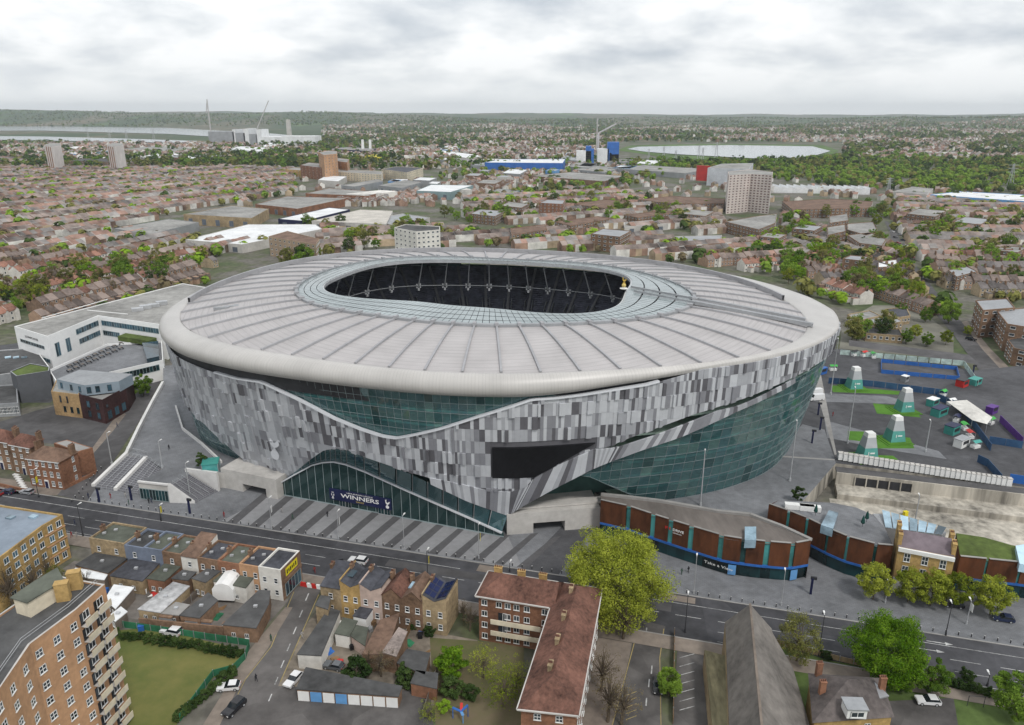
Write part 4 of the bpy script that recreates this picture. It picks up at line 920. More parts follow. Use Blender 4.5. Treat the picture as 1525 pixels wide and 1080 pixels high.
# stairs up to the northern podium, with pale cheek walls, the glazed shop under it and a lift kiosk
def stair(label, b0, b1, t0, t1, n=16):
    t = thing('staircase', label, 'staircase', b0); s = MB()
    for k in range(n):
        f0, f1 = k / n, (k + 1) / n; z = PZ * f1
        a, c, d, e = b0.lerp(t0, f0), b1.lerp(t1, f0), b1.lerp(t1, f1), b0.lerp(t0, f1)
        s.prism(ccw([a, c, d, e]), 0, z)
    s.build('steps', mat('stair_stone', (0.20, 0.20, 0.215), .85, .1), t)
    for k in range(4):
        h = MB(); a, c = b0.lerp(b1, (k + .5) / 4), t0.lerp(t1, (k + .5) / 4); h.beam(Vector((a.x, a.y, 1.0)), Vector((c.x, c.y, PZ + 1.0)), .08, .08)
        for f in (0, .33, .66, 1): q = a.lerp(c, f); h.tube((q.x, q.y, PZ * f), (q.x, q.y, PZ * f + 1), .04, n=5)
        h.build('handrail', GALV, t)
    return t
def cheek(t, a, c, za, zc, w=1.0):
    b = MB(); b.hexa([(a.x - w / 2, a.y, 0), (a.x + w / 2, a.y, 0), (c.x + w / 2, c.y, 0), (c.x - w / 2, c.y, 0)], [(a.x - w / 2, a.y, za), (a.x + w / 2, a.y, za), (c.x + w / 2, c.y, zc), (c.x - w / 2, c.y, zc)]); return b.build('cheek_wall', CONCW, t)
s1 = stair('wide stone staircase between two pale cheek walls up to the podium', G(141, 726), G(170, 731), G(191, 679, PZ), G(216, 683, PZ))
cheek(s1, G(139, 725), G(189, 678, PZ), .9, PZ + 1.1); cheek(s1, G(172, 731), G(218, 684, PZ), .9, PZ + 1.1)
s2 = stair('wider stone staircase beside the glazed shop up to the podium', G(175, 731), G(209, 737), G(220, 684, PZ), G(240, 697, PZ))
s3 = stair('stone staircase turned towards the plaza beside the lift kiosk', G(291, 749), G(324, 732), G(254, 723, PZ), G(281, 706, PZ))
cheek(s3, G(288, 750), G(252, 725, PZ), .9, PZ + 1.1)
b = MB(); q = GL([(277, 702), (324, 708)], PZ); b.beam(q[0] - Vector((0, 0, 2)), q[1] - Vector((0, 0, 2)), .8, 6); b.build('cheek_wall', CONCW, s3)
sh = thing('podium_shop', 'glazed shop front under the podium between the staircases', 'shop', G(235, 737, 0)); a, c = [Vector((q.x, q.y - .4, 0)) for q in (G(207, 719, PZ), G(252, 724, PZ))]; o_, d_, L_, n_ = wall_frame(a, c)
b = MB(); b.hexa([a, c, c + Vector((0, 0, 5.2)), a + Vector((0, 0, 5.2))], [a - n_ * .3, c - n_ * .3, c - n_ * .3 + Vector((0, 0, 5.2)), a - n_ * .3 + Vector((0, 0, 5.2))]); b.build('wall', CONC, sh); ribbon(sh, a, c, .02, .95, .3, 3.6, 9, PANET, .12)
b = MB(); b.beam(a + Vector((0, 0, 5.6)), c + Vector((0, 0, 5.6)), .6, .5); b.build('parapet', CONCW, sh)
p = G(318, 722, 0); kz = 7.5; kk = thing('lift_kiosk', 'teal glass lift kiosk beside the podium staircase', 'kiosk', p)
b = MB(); b.box(p, 4.2, 4.2, kz, .25); b.build('glass_box', PANETL, kk); b = MB(); b.box(p + Vector((0, 0, kz)), 4.6, 4.6, .25, .25); b.build('roof', TEALP, kk)
for i in range(2):
    for j in range(2): b = MB(); b.box(p + Vector(((i - .5) * 4.25 + (j - .5) * -1.05, (j - .5) * 4.25 + (i - .5) * 1.05, 0)), .2, .2, kz, .25); b.build('post', MULL, kk)
pw = MB(); pts = GL([(189, 678), (207, 640), (226, 603), (243, 572)], PZ)
for a, c in zip(pts[:-1], pts[1:]): pw.beam(a + Vector((0, 0, .5)), c + Vector((0, 0, .5)), .9, 1.3)
tag(pw.build('parapet_wall', CONCW), 'long white parapet wall along the podium ramp', 'wall')
pw = MB(); pts = GL([(262, 607), (272, 640), (300, 662), (330, 690)], PZ)
for a, c in zip(pts[:-1], pts[1:]): pw.beam(a + Vector((0, 0, .4)), c + Vector((0, 0, .4)), .5, .9)
tag(pw.build('parapet_wall', CONCW), 'low pale parapet curving round the north foot of the stadium', 'wall')
# rust-coloured pavilions south-west of the stadium
TERR = mat('roof_deck', (0.165, 0.145, 0.13), .9, .16, .6, streak=(1, .2, 1))
def pavilion(label, front, back, z, zb, fins, roofm=TERR, fascia=True):
    """weathered-steel panels parted by glass fins above a glazed ground floor; front and back are plan points along the two long edges"""
    t = thing('pavilion', label, 'building', centre(front)); r = MB()
    F_ = [Vector((p.x, p.y, z)) for p in front]; B_ = [Vector((p.x, p.y, zb)) for p in back]
    r.poly([p - Vector((0, 0, .4)) for p in F_] + [p for p in reversed(B_)]); r.build('roof', roofm, t)
    Ls = [(front[i + 1] - front[i]).length for i in range(len(front) - 1)]; T = sum(Ls)
    def at(s):
        for i, l in enumerate(Ls):
            if s <= l or i == len(Ls) - 1: return front[i].lerp(front[i + 1], min(s / l, 1.0)), (front[i + 1] - front[i]).normalized()
            s -= l
    def up(p, zz): return Vector((p.x, p.y, zz))
    cuts = [0.0] + [f for f in fins] + [1.0]; fw = .012
    for i in range(len(cuts) - 1):
        a, c = cuts[i] + (fw if i else 0), cuts[i + 1] - (fw if i < len(cuts) - 2 else 0)
        seg = max(1, int((c - a) * 10)); b = MB()
        for k in range(seg):
            p, d = at(T * (a + (c - a) * k / seg)); q, _ = at(T * (a + (c - a) * (k + 1) / seg)); n = Vector((d.y, -d.x, 0)) * .25
            b.hexa([up(p, 3.9), up(q, 3.9), up(q, z + .35), up(p, z + .35)], [up(p - n, 3.9), up(q - n, 3.9), up(q - n, z + .35), up(p - n, z + .35)])
        b.build('steel_panel', CORT, t)
        b = MB()
        for k in range(seg):
            p, d = at(T * (a + (c - a) * k / seg)); q, _ = at(T * (a + (c - a) * (k + 1) / seg)); b.beam(up(p, z + .42), up(q, z + .42), .5, .14)
        b.build('coping', PAVEL, t)
    for f in fins:
        p, d = at(T * f); n = Vector((d.y, -d.x, 0)); w = T * fw; b = MB()
        b.hexa([up(p - d * w - n * .3, 3.9), up(p + d * w - n * .3, 3.9), up(p + d * w - n * .3, z - .3), up(p - d * w - n * .3, z - .3)], [up(p - d * w - n * .6, 3.9), up(p + d * w - n * .6, 3.9), up(p + d * w - n * .6, z - .3), up(p - d * w - n * .6, z - .3)]); b.build('glass_fin', PANETL, t)
    nb = int(T / 2.2); b = MB()
    for k in range(nb):
        p, d = at(T * k / nb); q, _ = at(T * (k + 1) / nb); n = Vector((d.y, -d.x, 0)) * .5
        g_ = MB(); g_.poly([up(p - n, .1), up(q - n, .1), up(q - n, 3.4), up(p - n, 3.4)]); g_.build('shop_pane', PANET, t)
        b.hexa([up(p + n * .3, 3.35), up(q + n * .3, 3.35), up(q + n * .3, 3.9), up(p + n * .3, 3.9)], [up(p - n, 3.35), up(q - n, 3.35), up(q - n, 3.9), up(p - n, 3.9)])
    b.build('fascia', BLUE if fascia else CORT, t)
    b = MB()                                               # end and back walls
    for a, c, za, zc in ((F_[0], B_[0], z, zb), (B_[-1], F_[-1], zb, z)):
        b.poly([up(a, 0), up(c, 0), up(c, zc), up(a, za)])
    for a, c in zip(B_[:-1], B_[1:]): b.poly([up(c, 0), up(a, 0), up(a, zb), up(c, zb)])
    b.build('wall', CORT, t); return t, at, T
fa = [G(x, y, 10) for x, y in [(895, 746), (936, 755), (978, 769), (1016, 781), (1083, 801), (1130, 807), (1180, 811), (1208, 806)]]
ba = [G(x, y, 8.2) for x, y in [(895, 738), (935, 742), (985, 748), (1030, 756), (1067, 763), (1117, 768), (1165, 786), (1208, 806)]]
pa, atA, TA = pavilion('long curved rust-coloured pavilion with timber deck roof beside the stadium', fa, ba, 10, 8.2, [.14, .27, .36, .46, .60, .70, .80, .91])
b = MB(); q = GL([(1109, 786), (1126, 786), (1126, 806), (1109, 806)], 10.3); b.prism(ccw(q), 8.5, 10.6); b.build('rooflight', SKYL, pa)
for i in range(len(ba) - 1):
    b = MB(); b.beam(ba[i] + Vector((0, 0, .3)), ba[i + 1] + Vector((0, 0, .3)), .9, .7); b.build('parapet', PAVEL, pa)
p, d = atA(TA * .60); n = Vector((d.y, -d.x, 0)); lettering('Take a View', 1.0, WHITE, pa, p + n * .1 + Vector((0, 0, 2.0 - p.z)), n, 7)
p, d = atA(TA * .39); n = Vector((d.y, -d.x, 0)); lettering('F1', 1.0, RED, pa, p - d * 2.0 + n * .35 + Vector((0, 0, 8.0 - p.z)), n, 1.4, .03); lettering('DRIVE', .9, WHITE, pa, p + d * .6 + n * .35 + Vector((0, 0, 8.0 - p.z)), n, 2.8, .02); lettering('LONDON', .4, WHITE, pa, p + d * .4 + n * .35 + Vector((0, 0, 7.2 - p.z)), n, 2.2)
for f in (.66, .93):
    p, d = atA(TA * f); n = Vector((d.y, -d.x, 0)); b = MB(); b.beam(p - d * .9 + n * .1 + Vector((0, 0, 1.7 - p.z)), p + d * .9 + n * .1 + Vector((0, 0, 1.7 - p.z)), .08, 2.6); po = b.build('poster', SKYB, pa)
fb = [G(x, y, 10) for x, y in [(1145, 752), (1180, 764), (1207, 775), (1239, 791), (1264, 801), (1306, 812), (1330, 814)]]
bb = [G(x, y, 9) for x, y in [(1160, 746), (1200, 748), (1240, 750), (1275, 757), (1300, 768), (1316, 785), (1326, 805)]]
pb, atB, TB = pavilion('angular rust-coloured pavilion with roof terrace and blue rooflight', fb, bb, 10, 9.2, [.17, .33, .52, .68, .88], PAVE)
b = MB(); q = GL([(1222, 786), (1234, 764), (1248, 768), (1240, 792)], 10.4); b.prism(ccw(q), 9, 11.2); b.build('rooflight', SKYL, pb)
for (x, y, w) in ((1190, 758, 7), (1206, 760, 5)):
    b = MB(); b.box(G(x, y, 9.5), w, 1.6, 1.3, -.2); b.build('roof_unit', WHITE, pb)
for (x, y) in ((1214, 768), (1284, 785), (1290, 778)):
    t = thing('parasol', 'closed dark green parasol on the rust pavilion roof terrace', 'parasol', G(x, y, 9.6), 'closed parasols on the roof terrace'); b = MB(); b.tube((0, 0, 0), (0, 0, 3.2), .05); b.build('pole', METD, t, local=True); b = MB(); b.lathe((0, 0, 0), [(.35, 1.0), (.5, 1.3), (.3, 2.4), (.05, 3.2)], 8); b.build('canopy', mat('parasol_green', (0.01, 0.06, 0.05), .9), t, local=True)
gl = [G(x, y, 8) for x, y in [(1300, 762), (1312, 762), (1410, 789), (1404, 794), (1318, 783)]]
t = build_thing('glass_roof', 'long pale blue glazed roof strip behind the yellow town house', 'building', gl); b = MB(); b.prism(ccw(gl), 0, 7.4); b.build('wall', METG, t)
for k in range(7):
    f0, f1 = k / 7 + .01, (k + 1) / 7 - .01; b = MB(); a, c, d, e = gl[1].lerp(gl[2], f0), gl[1].lerp(gl[2], f1), gl[4].lerp(gl[3], f1), gl[4].lerp(gl[3], f0)
    b.poly([a + Vector((0, 0, .6)), c + Vector((0, 0, .6)), d - Vector((0, 0, .4)), e - Vector((0, 0, .4))]); b.build('pane', SKYL, t)
fc = [G(x, y, 9) for x, y in [(1430, 830), (1470, 834), (1518, 839), (1600, 850)]]; bc = [G(x, y, 9) for x, y in [(1424, 794), (1465, 800), (1507, 812), (1600, 830)]]
pc, atC, TC = pavilion('rust-coloured pavilion with a green planted roof', fc, bc, 9, 9, [.25, .55, .8], SEDUM)
b = MB(); q = GL([(1512, 815), (1530, 812), (1535, 845), (1518, 842)], 9.6); b.prism(ccw(q), 8, 10); b.build('rooflight', SKYL, pc)
# yellow brick town house among the pavilions
yf = [G(1338, 816, 11), G(1422, 832, 11)]; o_, d_, L_, n_ = wall_frame(*yf); YQ = [o_, o_ + d_ * L_, o_ + d_ * L_ - n_ * 9, o_ - n_ * 9]
t = build_thing('town_house', 'yellow brick Georgian house with white cornice between the rust pavilions', 'house', YQ); b = MB(); b.prism(ccw(YQ), 0, 11); b.build('wall', BRICKY, t)
r = MB(); hip_roof(r, YQ, 10.6, 2.8, 0, (True, True)); r.build('roof', mat('slate_purple', (0.16, 0.13, 0.145), .75, .2), t)
b = MB(); b.beam(o_ + n_ * .2 + Vector((0, 0, 10.8)), o_ + d_ * L_ + n_ * .2 + Vector((0, 0, 10.8)), .5, .9); b.build('cornice', WHITE, t)
for s in (0.02, .98):
    for k in range(2): chimney(t, o_ + d_ * (L_ * s) - n_ * (2.2 + 4.4 * k) + Vector((0, 0, 10.8)), .8, 2.4, 3.0, 3, BRICKY, math.atan2(d_.y, d_.x))
windows(t, YQ[0], YQ[1], [2.4, 5.8, 9.0], [.18, .5, .82], 1.3, 2.1, WHITE, PANE, 'cross')
b = MB(); b.beam(o_ + n_ * .12 + Vector((0, 0, 1.8)), o_ + d_ * L_ + n_ * .12 + Vector((0, 0, 1.8)), .12, 3.4); b.build('ground_floor_render', CONCW, t)
# concrete retaining wall of the building pit and its ledge
W0, W1 = G(1246, 706, PZ), G(1720, 762, PZ); o_, d_, L_, n_ = wall_frame(W0, W1)
rw = thing('retaining_wall', 'long stained concrete retaining wall of the building pit', 'wall', W0); LOC[rw.name] = Vector(W0)
b = MB(); P_ = lambda s, k, z: o_ + d_ * s + n_ * k + Vector((0, 0, z))
b.hexa([P_(0, 0, 0), P_(L_, 0, 0), P_(L_, 0, PZ + .5), P_(0, 0, PZ + .5)], [P_(0, -1, 0), P_(L_, -1, 0), P_(L_, -1, PZ + .5), P_(0, -1, PZ + .5)]); b.build('wall', CONCS, rw)
b = MB(); b.hexa([P_(0, 6, 0), P_(L_, 6, 0), P_(L_, 6, 1.6), P_(0, 6, 1.6)], [P_(0, 0.01, 0), P_(L_, .01, 0), P_(L_, .01, 2.0), P_(0, .01, 2.0)]); b.build('ledge', CONCS, rw)
b = MB(); b.beam(P_(0, -2.2, PZ + .3), P_(L_, -2.2, PZ + .3), 3.6, .5); b.build('wall_top', ASPH2, rw)
b = MB(); b.poly([P_(5, .03, 2.1), P_(20, .03, 2.1), P_(20, .03, 4.6), P_(5, .03, 4.6)]); b.build('recess_shade', METD, rw)  # flat dark sheet on the wall face, stands in for a recess in shade
for k in range(6): b = MB(); b.box(P_(5 + 3 * k, .15, 2.0), .3, .3, 2.8); b.build('column', CONCS, rw)
sheet('pit_floor', [P_(-2, 6, 0), P_(L_, 6, 0), P_(L_, 26, 0), P_(-2, 22, 0)], 0.045, CONCS)
for k in range(34):                                          # row of white barrier cabinets on the podium edge
    f = k / 33; c = G(1251 + 250 * f, 684 + 39 * f + 3 * f * (1 - f), PZ + .3)
    t = thing('white_cabinet', 'white upright barrier cabinet in the row on the pit edge', 'cabinet', c, 'white cabinets along the pit edge', rz=-.18); b = MB(); b.box((0, 0, 0), 1.35, 1.3, 2.2); b.build('body', WHITE, t, local=True); b = MB(); b.box((0, 0, 2.2), 1.5, 1.45, .12); b.build('lid', CONC, t, local=True)
# fan plaza: tent-like pylons, hoardings, kiosks
def pylon(x, y, top, label):
    c = G(x, y, PZ); t = thing('pylon_tent', label, 'tent', c, 'tapered pylons on the fan plaza', rz=.12); h = 9.0
    def fr(z0, z1, w0, w1, m, nm): b = MB(); b.box((0, 0, z0), w0, w0 * .9, z1 - z0, 0, 0, w1 / w0); b.build(nm, m, t, local=True)
    fr(0.4, 4.2, 5.7, 4.4, mat('pylon_teal', (0.10, 0.33, 0.29), .35, .1), 'base_skirt'); fr(4.2, 7.6, 4.4, 3.1, mat('pylon_silver', (0.42, 0.44, 0.45), .35, .05), 'body'); fr(7.6, h, 3.1, 2.7, WHITE, 'cap')
    b = MB(); b.box((0, 0, 0), 10, 9.4, .2); b.box((0, 0, .2), 8.4, 8.2, .2); b.build('turf_step', TURF, t, local=True)
    b = MB(); b.box((-.9, -2.32, 2.0), .25, .1, 1.0); b.box((.5, -2.30, 2.3), 1.6, .1, .45); b.build('printed_mark', WHITE, t, local=True)
    t.scale = (.88, .88, .94); return t
pylon(1346, 612, 577, 'tapered silver and teal pylon on the square turf by the kiosks'); pylon(1331, 656, 620, 'tapered silver and teal pylon on stepped turf near the pit')
pylon(1290, 682, 641, 'tapered silver and teal pylon right behind the white cabinets'); pylon(1271, 578, 548, 'tapered silver and teal pylon beside the blue hoarding')
HOARD = mat('hoarding_navy', (0.015, 0.035, 0.10), .5, .5, .4, col2=(0.05, 0.13, 0.24))
def hoarding(label, pts, h=2.4, m=HOARD, z=PZ, group='hoardings on the fan plaza'):
    t = thing('hoarding', label, 'hoarding', G(*pts[0], z), group); w = GL(pts, z)
    for a, c in zip(w[:-1], w[1:]):
        n = max(1, int((c - a).length / 4))
        for k in range(n): b = MB(); b.beam(a.lerp(c, k / n + .004) + Vector((0, 0, h / 2)), a.lerp(c, (k + 1) / n - .004) + Vector((0, 0, h / 2)), .12, h); b.build('panel', m, t)
hoarding('navy printed hoarding between the pylons', [(1233, 571), (1300, 576), (1410, 590)])
hoarding('navy printed hoarding bending along the kiosks', [(1394, 595), (1430, 610), (1475, 672)])
hoarding('dark navy hoarding beside the purple one', [(1472, 660), (1522, 668)]); hoarding('purple lettered hoarding by the side road', [(1488, 628), (1522, 662)], 2.4, PURP)
hoarding('long white and green hoarding along the side street', [(1250, 528), (1435, 545), (1456, 575)], 2.2, mat('hoarding_pale', (0.45, 0.56, 0.52), .5, .3, .5))
hoarding('navy hoarding at the pit corner', [(1455, 688), (1470, 695), (1490, 718)]); hoarding('blue wall at the end of the white cabinets', [(1502, 718), (1560, 727)], 2.6, BLUE)
for k, (q, lb) in enumerate((([(1312, 540), (1424, 551), (1428, 566), (1312, 556)], 'blue boards round the small football cage'),)):
    hoarding(lb, q + [q[0]], 1.6, BLUE)
    sheet('cage_floor', GL(q, PZ), PT + .02, ASPH2)
def kiosk(label, x, y, w, d, h, m1, m2, rz=.6):
    c = G(x, y, PZ); t = thing('kiosk', label, 'kiosk', c, 'food kiosks on the fan plaza', rz=rz); b = MB(); b.box((0, 0, 0), w, d, h); b.build('body', m1, t, local=True); b = MB(); b.box((0, 0, h), w + .2, d + .2, .18); b.build('roof', m2, t, local=True); b = MB(); b.box((0, -d / 2 - .03, 1.1), w * .7, .06, 1.1); b.build('hatch', METD, t, local=True)
kiosk('teal food kiosk with navy roof beside the bending hoarding', 1398, 618, 6, 3, 2.8, TEALP, NAVY); kiosk('small teal kiosk with navy roof behind the larger kiosk', 1388, 604, 4, 2.6, 2.6, TEALP, WHITE)
kiosk('teal kiosk with navy roof near the white container', 1417, 645, 4.5, 3, 2.8, TEALP, NAVY); kiosk('white container kiosk beside the teal kiosk', 1431, 664, 5, 2.6, 2.6, WHITE, METG)
kiosk('grey cabinet beside the navy hoarding between pylons', 1347, 568, 2.4, 2, 2.2, METG, WHITE); kiosk('dark red machine at the end of the football cage', 1432, 575, 4, 3, 2.6, RED, BLACK)
kiosk('blue covered crate by the stadium foot', 1222, 556, 4, 3, 2.4, BLUE, BLUE); kiosk('purple kiosk by the side street corner', 1476, 615, 4, 2.4, 2.4, PURP, PURP)
kiosk('green covered unit on the corner of the plaza', 1451, 572, 5, 3, 2.2, TEALP, TEALP)
t = thing('tent', 'white canvas canopy tent by the hoarding corner', 'tent', G(1448, 615, PZ)); b = MB(); q = GL([(1410, 598), (1440, 596), (1478, 622), (1470, 632), (1448, 626)], PZ + 3); b.poly(q); m_ = centre(q, PZ + 4.2); 
for i in range(5): b.poly([q[i] + Vector((0, 0, .05)), q[(i + 1) % 5] + Vector((0, 0, .05)), m_])
b.build('canopy', RENDW, t)
for v in q: b = MB(); b.tube((v.x, v.y, PZ), v, .06); b.build('pole', GALV, t)
# ---------------------------------------------------------------- buildings in front of the high road
def rot(d): return math.atan2(d.y, d.x)
# orange brick tower block
ZB = 28.0
TW = GL([(156, 870), (84, 857), (0, 914), (-60, 958), (-30, 1068), (44.6, 959), (113, 908)], ZB)
t = build_thing('tower_block', 'tall orange brick tower block with cream balconies beside the lawn', 'building', TW)
block(t, TW, 0, ZB, BRICKO, FELT, .3, CONC)
p3, p2, p1, p0 = TW[0], TW[6], TW[5], TW[4]
NZ = 9; zs = [1.9 + 2.95 * k for k in range(NZ)]
windows(t, p0, p1, zs, [.30, .55, .82], 1.25, 1.35, WHITE, PANE, 'cross'); windows(t, p1, p2, zs, [.12, .50, .88], 1.25, 1.35, WHITE, PANE, 'cross')
o_, d_, L_, n_ = wall_frame(p2, p3)
for k in range(NZ):
    for u in (.05, .53):
        a, c = o_ + d_ * (L_ * u), o_ + d_ * (L_ * (u + .40)); z = 0.9 + 2.95 * k
        b = MB(); b.hexa([a + n_ * 1.1 + Vector((0, 0, z)), c + n_ * 1.1 + Vector((0, 0, z)), c + n_ * 1.1 + Vector((0, 0, z + 1.15)), a + n_ * 1.1 + Vector((0, 0, z + 1.15))], [a + n_ + Vector((0, 0, z)), c + n_ + Vector((0, 0, z)), c + n_ + Vector((0, 0, z + 1.15)), a + n_ + Vector((0, 0, z + 1.15))])
        bal = b.build('balcony', RENDC, t); b = MB(); b.hexa([a + n_ * 1.1 + Vector((0, 0, z - .15)), c + n_ * 1.1 + Vector((0, 0, z - .15)), c + Vector((0, 0, z - .15)), a + Vector((0, 0, z - .15))], [a + n_ * 1.1 + Vector((0, 0, z)), c + n_ * 1.1 + Vector((0, 0, z)), c + Vector((0, 0, z)), a + Vector((0, 0, z))]); b.build('balcony_floor', CONC, bal)
        window(t, (a + c) / 2 + Vector((0, 0, z + 1.4)), n_, 1.5, 1.5, WHITE, PANE, 'mull')
        window(t, o_ + d_ * (L_ * (u + .06)) + Vector((0, 0, z + 1.2)), n_, .8, 1.9, METD, PANE, 'plain')
b = MB(); q = inset(ccw(GL([(90, 866), (60, 884), (20, 912), (45, 920), (100, 885)], ZB)), .3); b.prism(q, ZB - .3, ZB + 2.6); b.build('plant_room', RENDC, t)
b = MB(); b.prism(inset(q, -.3), ZB + 2.6, ZB + 2.8, bottom=True); b.build('plant_roof', FELTG, t)
for (x, y) in ((114, 876), (96, 893)): chimney(t, G(x, y, ZB - .3), 2.0, 1.3, 3.2, 0, BRICKY, .3)
for off in (.5, 1.0):
    b = MB()
    for a, c in ((p0, p1), (p1, p2), (p2, p3)): b.beam(a + Vector((-1.2, 0, off)), c + Vector((-1.2, 0, off)), .06, .06)
    b.build('railing', GALV, t)
# yellow brick flats
YF = GL([(93, 766), (63, 783), (0, 830), (-70, 880), (-90, 770), (0, 752)], 12)
t = build_thing('apartment_block', 'yellow brick flats with blue-grey flat roof beside the high road', 'building', YF); block(t, YF, 0, 12, BRICKY, mat('roof_blue_grey', (0.22, 0.26, 0.31), .9, .15, .3), .4, BRICKY)
windows(t, YF[2], YF[1], [1.8, 4.7, 7.6, 10.3], [.1, .3, .5, .7, .9], 1.5, 1.5, WHITE, PANEB, 'mull'); windows(t, YF[1], YF[0], [1.8, 4.7, 7.6, 10.3], [.3, .72], 1.3, 1.6, WHITE, PANEB, 'mull')
o_, d_, L_, n_ = wall_frame(YF[1], YF[0])
for z in (3.0, 6.0, 9.0): b = MB(); b.beam(o_ + n_ * .1 + Vector((0, 0, z)), o_ + d_ * L_ + n_ * .1 + Vector((0, 0, z)), .2, .25); b.build('brick_band', BRICKO, t)
for (x, y) in ((16, 772), (50, 771)): b = MB(); b.box(G(x, y, 11.5), 1.8, 1.4, .5, -.3); b.build('rooflight', SKYL, t)
# terrace of shops on the high road, seen from the back, west of the side road
def rowhouse(label, s0, s1, n0, n1, z, wm, roof, rm, wins=2, group='shops along the high road', name='shop_house', rows=2, sign=None):
    """house in the road frame: front at n1 (road side), back at n0; roof 'flat', 'gable', 'butterfly' or 'mono'"""
    Q = [RP(s0, n0), RP(s1, n0), RP(s1, n1), RP(s0, n1)]; t = build_thing(name, label, 'house', Q, group)
    if roof == 'flat': block(t, Q, 0, z, wm, rm, .45)
    else:
        b = MB(); b.prism(Q, 0, z - .02); m_ = (s0 + s1) / 2
        r = MB()
        if roof == 'gable':
            for a, c in ((s0 - .05, m_), (s1 + .05, m_)): r.hexa([RP(a, n0 - .2, z), RP(c, n0 - .2, z + 2.0), RP(c, n1 + .2, z + 2.0), RP(a, n1 + .2, z)], [RP(a, n0 - .2, z - .15), RP(c, n0 - .2, z + 1.85), RP(c, n1 + .2, z + 1.85), RP(a, n1 + .2, z - .15)])
            for n in (n0, n1): b.poly([RP(s0, n, z - .02), RP(s1, n, z - .02), RP(m_, n, z + 1.9)])
        elif roof == 'butterfly':
            for a, c in ((s0, m_), (s1, m_)): r.hexa([RP(a, n0, z + 1.3), RP(c, n0, z), RP(c, n1, z), RP(a, n1, z + 1.3)], [RP(a, n0, z + 1.15), RP(c, n0, z - .15), RP(c, n1, z - .15), RP(a, n1, z + 1.15)])
            for n in (n0, n1): b.poly([RP(s0, n, z - .02), RP(m_, n, z - .02), RP(s0, n, z + 1.25)]); b.poly([RP(s1, n, z - .02), RP(m_, n, z - .02), RP(s1, n, z + 1.25)])
            b.prism([RP(s0 - .12, n0), RP(s0 + .12, n0), RP(s0 + .12, n1), RP(s0 - .12, n1)], z, z + 1.5)
        else:
            r.hexa([RP(s0, n0 - .2, z), RP(s1, n0 - .2, z), RP(s1, n1, z + 1.8), RP(s0, n1, z + 1.8)], [RP(s0, n0 - .2, z - .15), RP(s1, n0 - .2, z - .15), RP(s1, n1, z + 1.65), RP(s0, n1, z + 1.65)]); b.poly([RP(s0, n0, z), RP(s0, n1, z), RP(s0, n1, z + 1.7)]); b.poly([RP(s1, n0, z), RP(s1, n1, z), RP(s1, n1, z + 1.7)])
        b.build('wall', wm, t); r.build('roof', rm, t)
    if wins: windows(t, Q[0], Q[1], [2.0, 5.0][:rows] if z > 6 else [1.6], [(k + .5) / wins for k in range(wins)], .95, 1.35, WHITE, PANE, 'sash')
    windows(t, Q[2], Q[3], [5.2] if z > 6 else [], [.3, .7], 1.0, 1.6, WHITE, PANE, 'sash')
    f = MB(); f.hexa([RP(s0 + .2, n1 + .25, .3), RP(s1 - .2, n1 + .25, .3), RP(s1 - .2, n1 + .25, 2.7), RP(s0 + .2, n1 + .25, 2.7)], [RP(s0 + .2, n1, .3), RP(s1 - .2, n1, .3), RP(s1 - .2, n1, 2.7), RP(s0 + .2, n1, 2.7)]); f.build('shop_window', PANE, t)
    f = MB(); f.beam(RP(s0 + .1, n1 + .3, 3.05), RP(s1 - .1, n1 + .3, 3.05), .3, .65); f.build('shop_fascia', sign or NAVY, t)
    return t
rows_a = [(-98, -88, 7.5, BRICKS, 'flat', FELTG, 2, 'stock brick corner shop with patched green felt roof'), (-88, -82.6, 7.2, RENDG, 'flat', FELT, 1, 'narrow blue-grey painted shop with dark flat roof'), (-82.6, -77.5, 7.4, RENDG, 'flat', FELTG, 1, 'blue-grey painted shop with mossy flat roof'),
          (-77.5, -72.4, 7.2, BRICKB, 'flat', FELTG, 1, 'brown brick shop with green felt roof and satellite dish'), (-72.4, -68, 7.0, RENDW, 'mono', TILEB, 1, 'white rendered shop with small brown sloping roof'), (-68, -62.6, 7.2, BRICKB, 'flat', SLATE, 2, 'brown brick shop with dark slate-grey roof'),
          (-62.6, -57, 7.2, BRICKR, 'flat', FELTG, 2, 'red brick shop with weathered green-grey roof'), (-57, -51.6, 7.4, BRICKO, 'flat', SLATE, 2, 'orange brick shop next to the white end building')]
for s0, s1, z, wm, rf, rm, w, lb in rows_a:
    t = rowhouse(lb, s0, s1, -25.2, -17.4, z, wm, rf, rm, w)
    chimney(t, RP(s0 + .3, -21, z - .3), .5, 1.3, 1.3, 2, BRICKB, rot(KD))
    for k in range(2): b = MB(); b.box(RP(s0 + 1.5 + 1.6 * k, -22 + 2 * k, z - .45), .8, .6, .35, .2); b.build('roof_vent', GALV, t)
t = rowhouse('white rendered end building with yellow signboard on its flank wall', -51.6, -46, -25.8, -17.6, 8.0, RENDW, 'flat', SLATE, 2)
fl = [RP(-46, -25.4), RP(-46, -17.8)]; o_, d_, L_, n_ = wall_frame(*fl); b = MB()
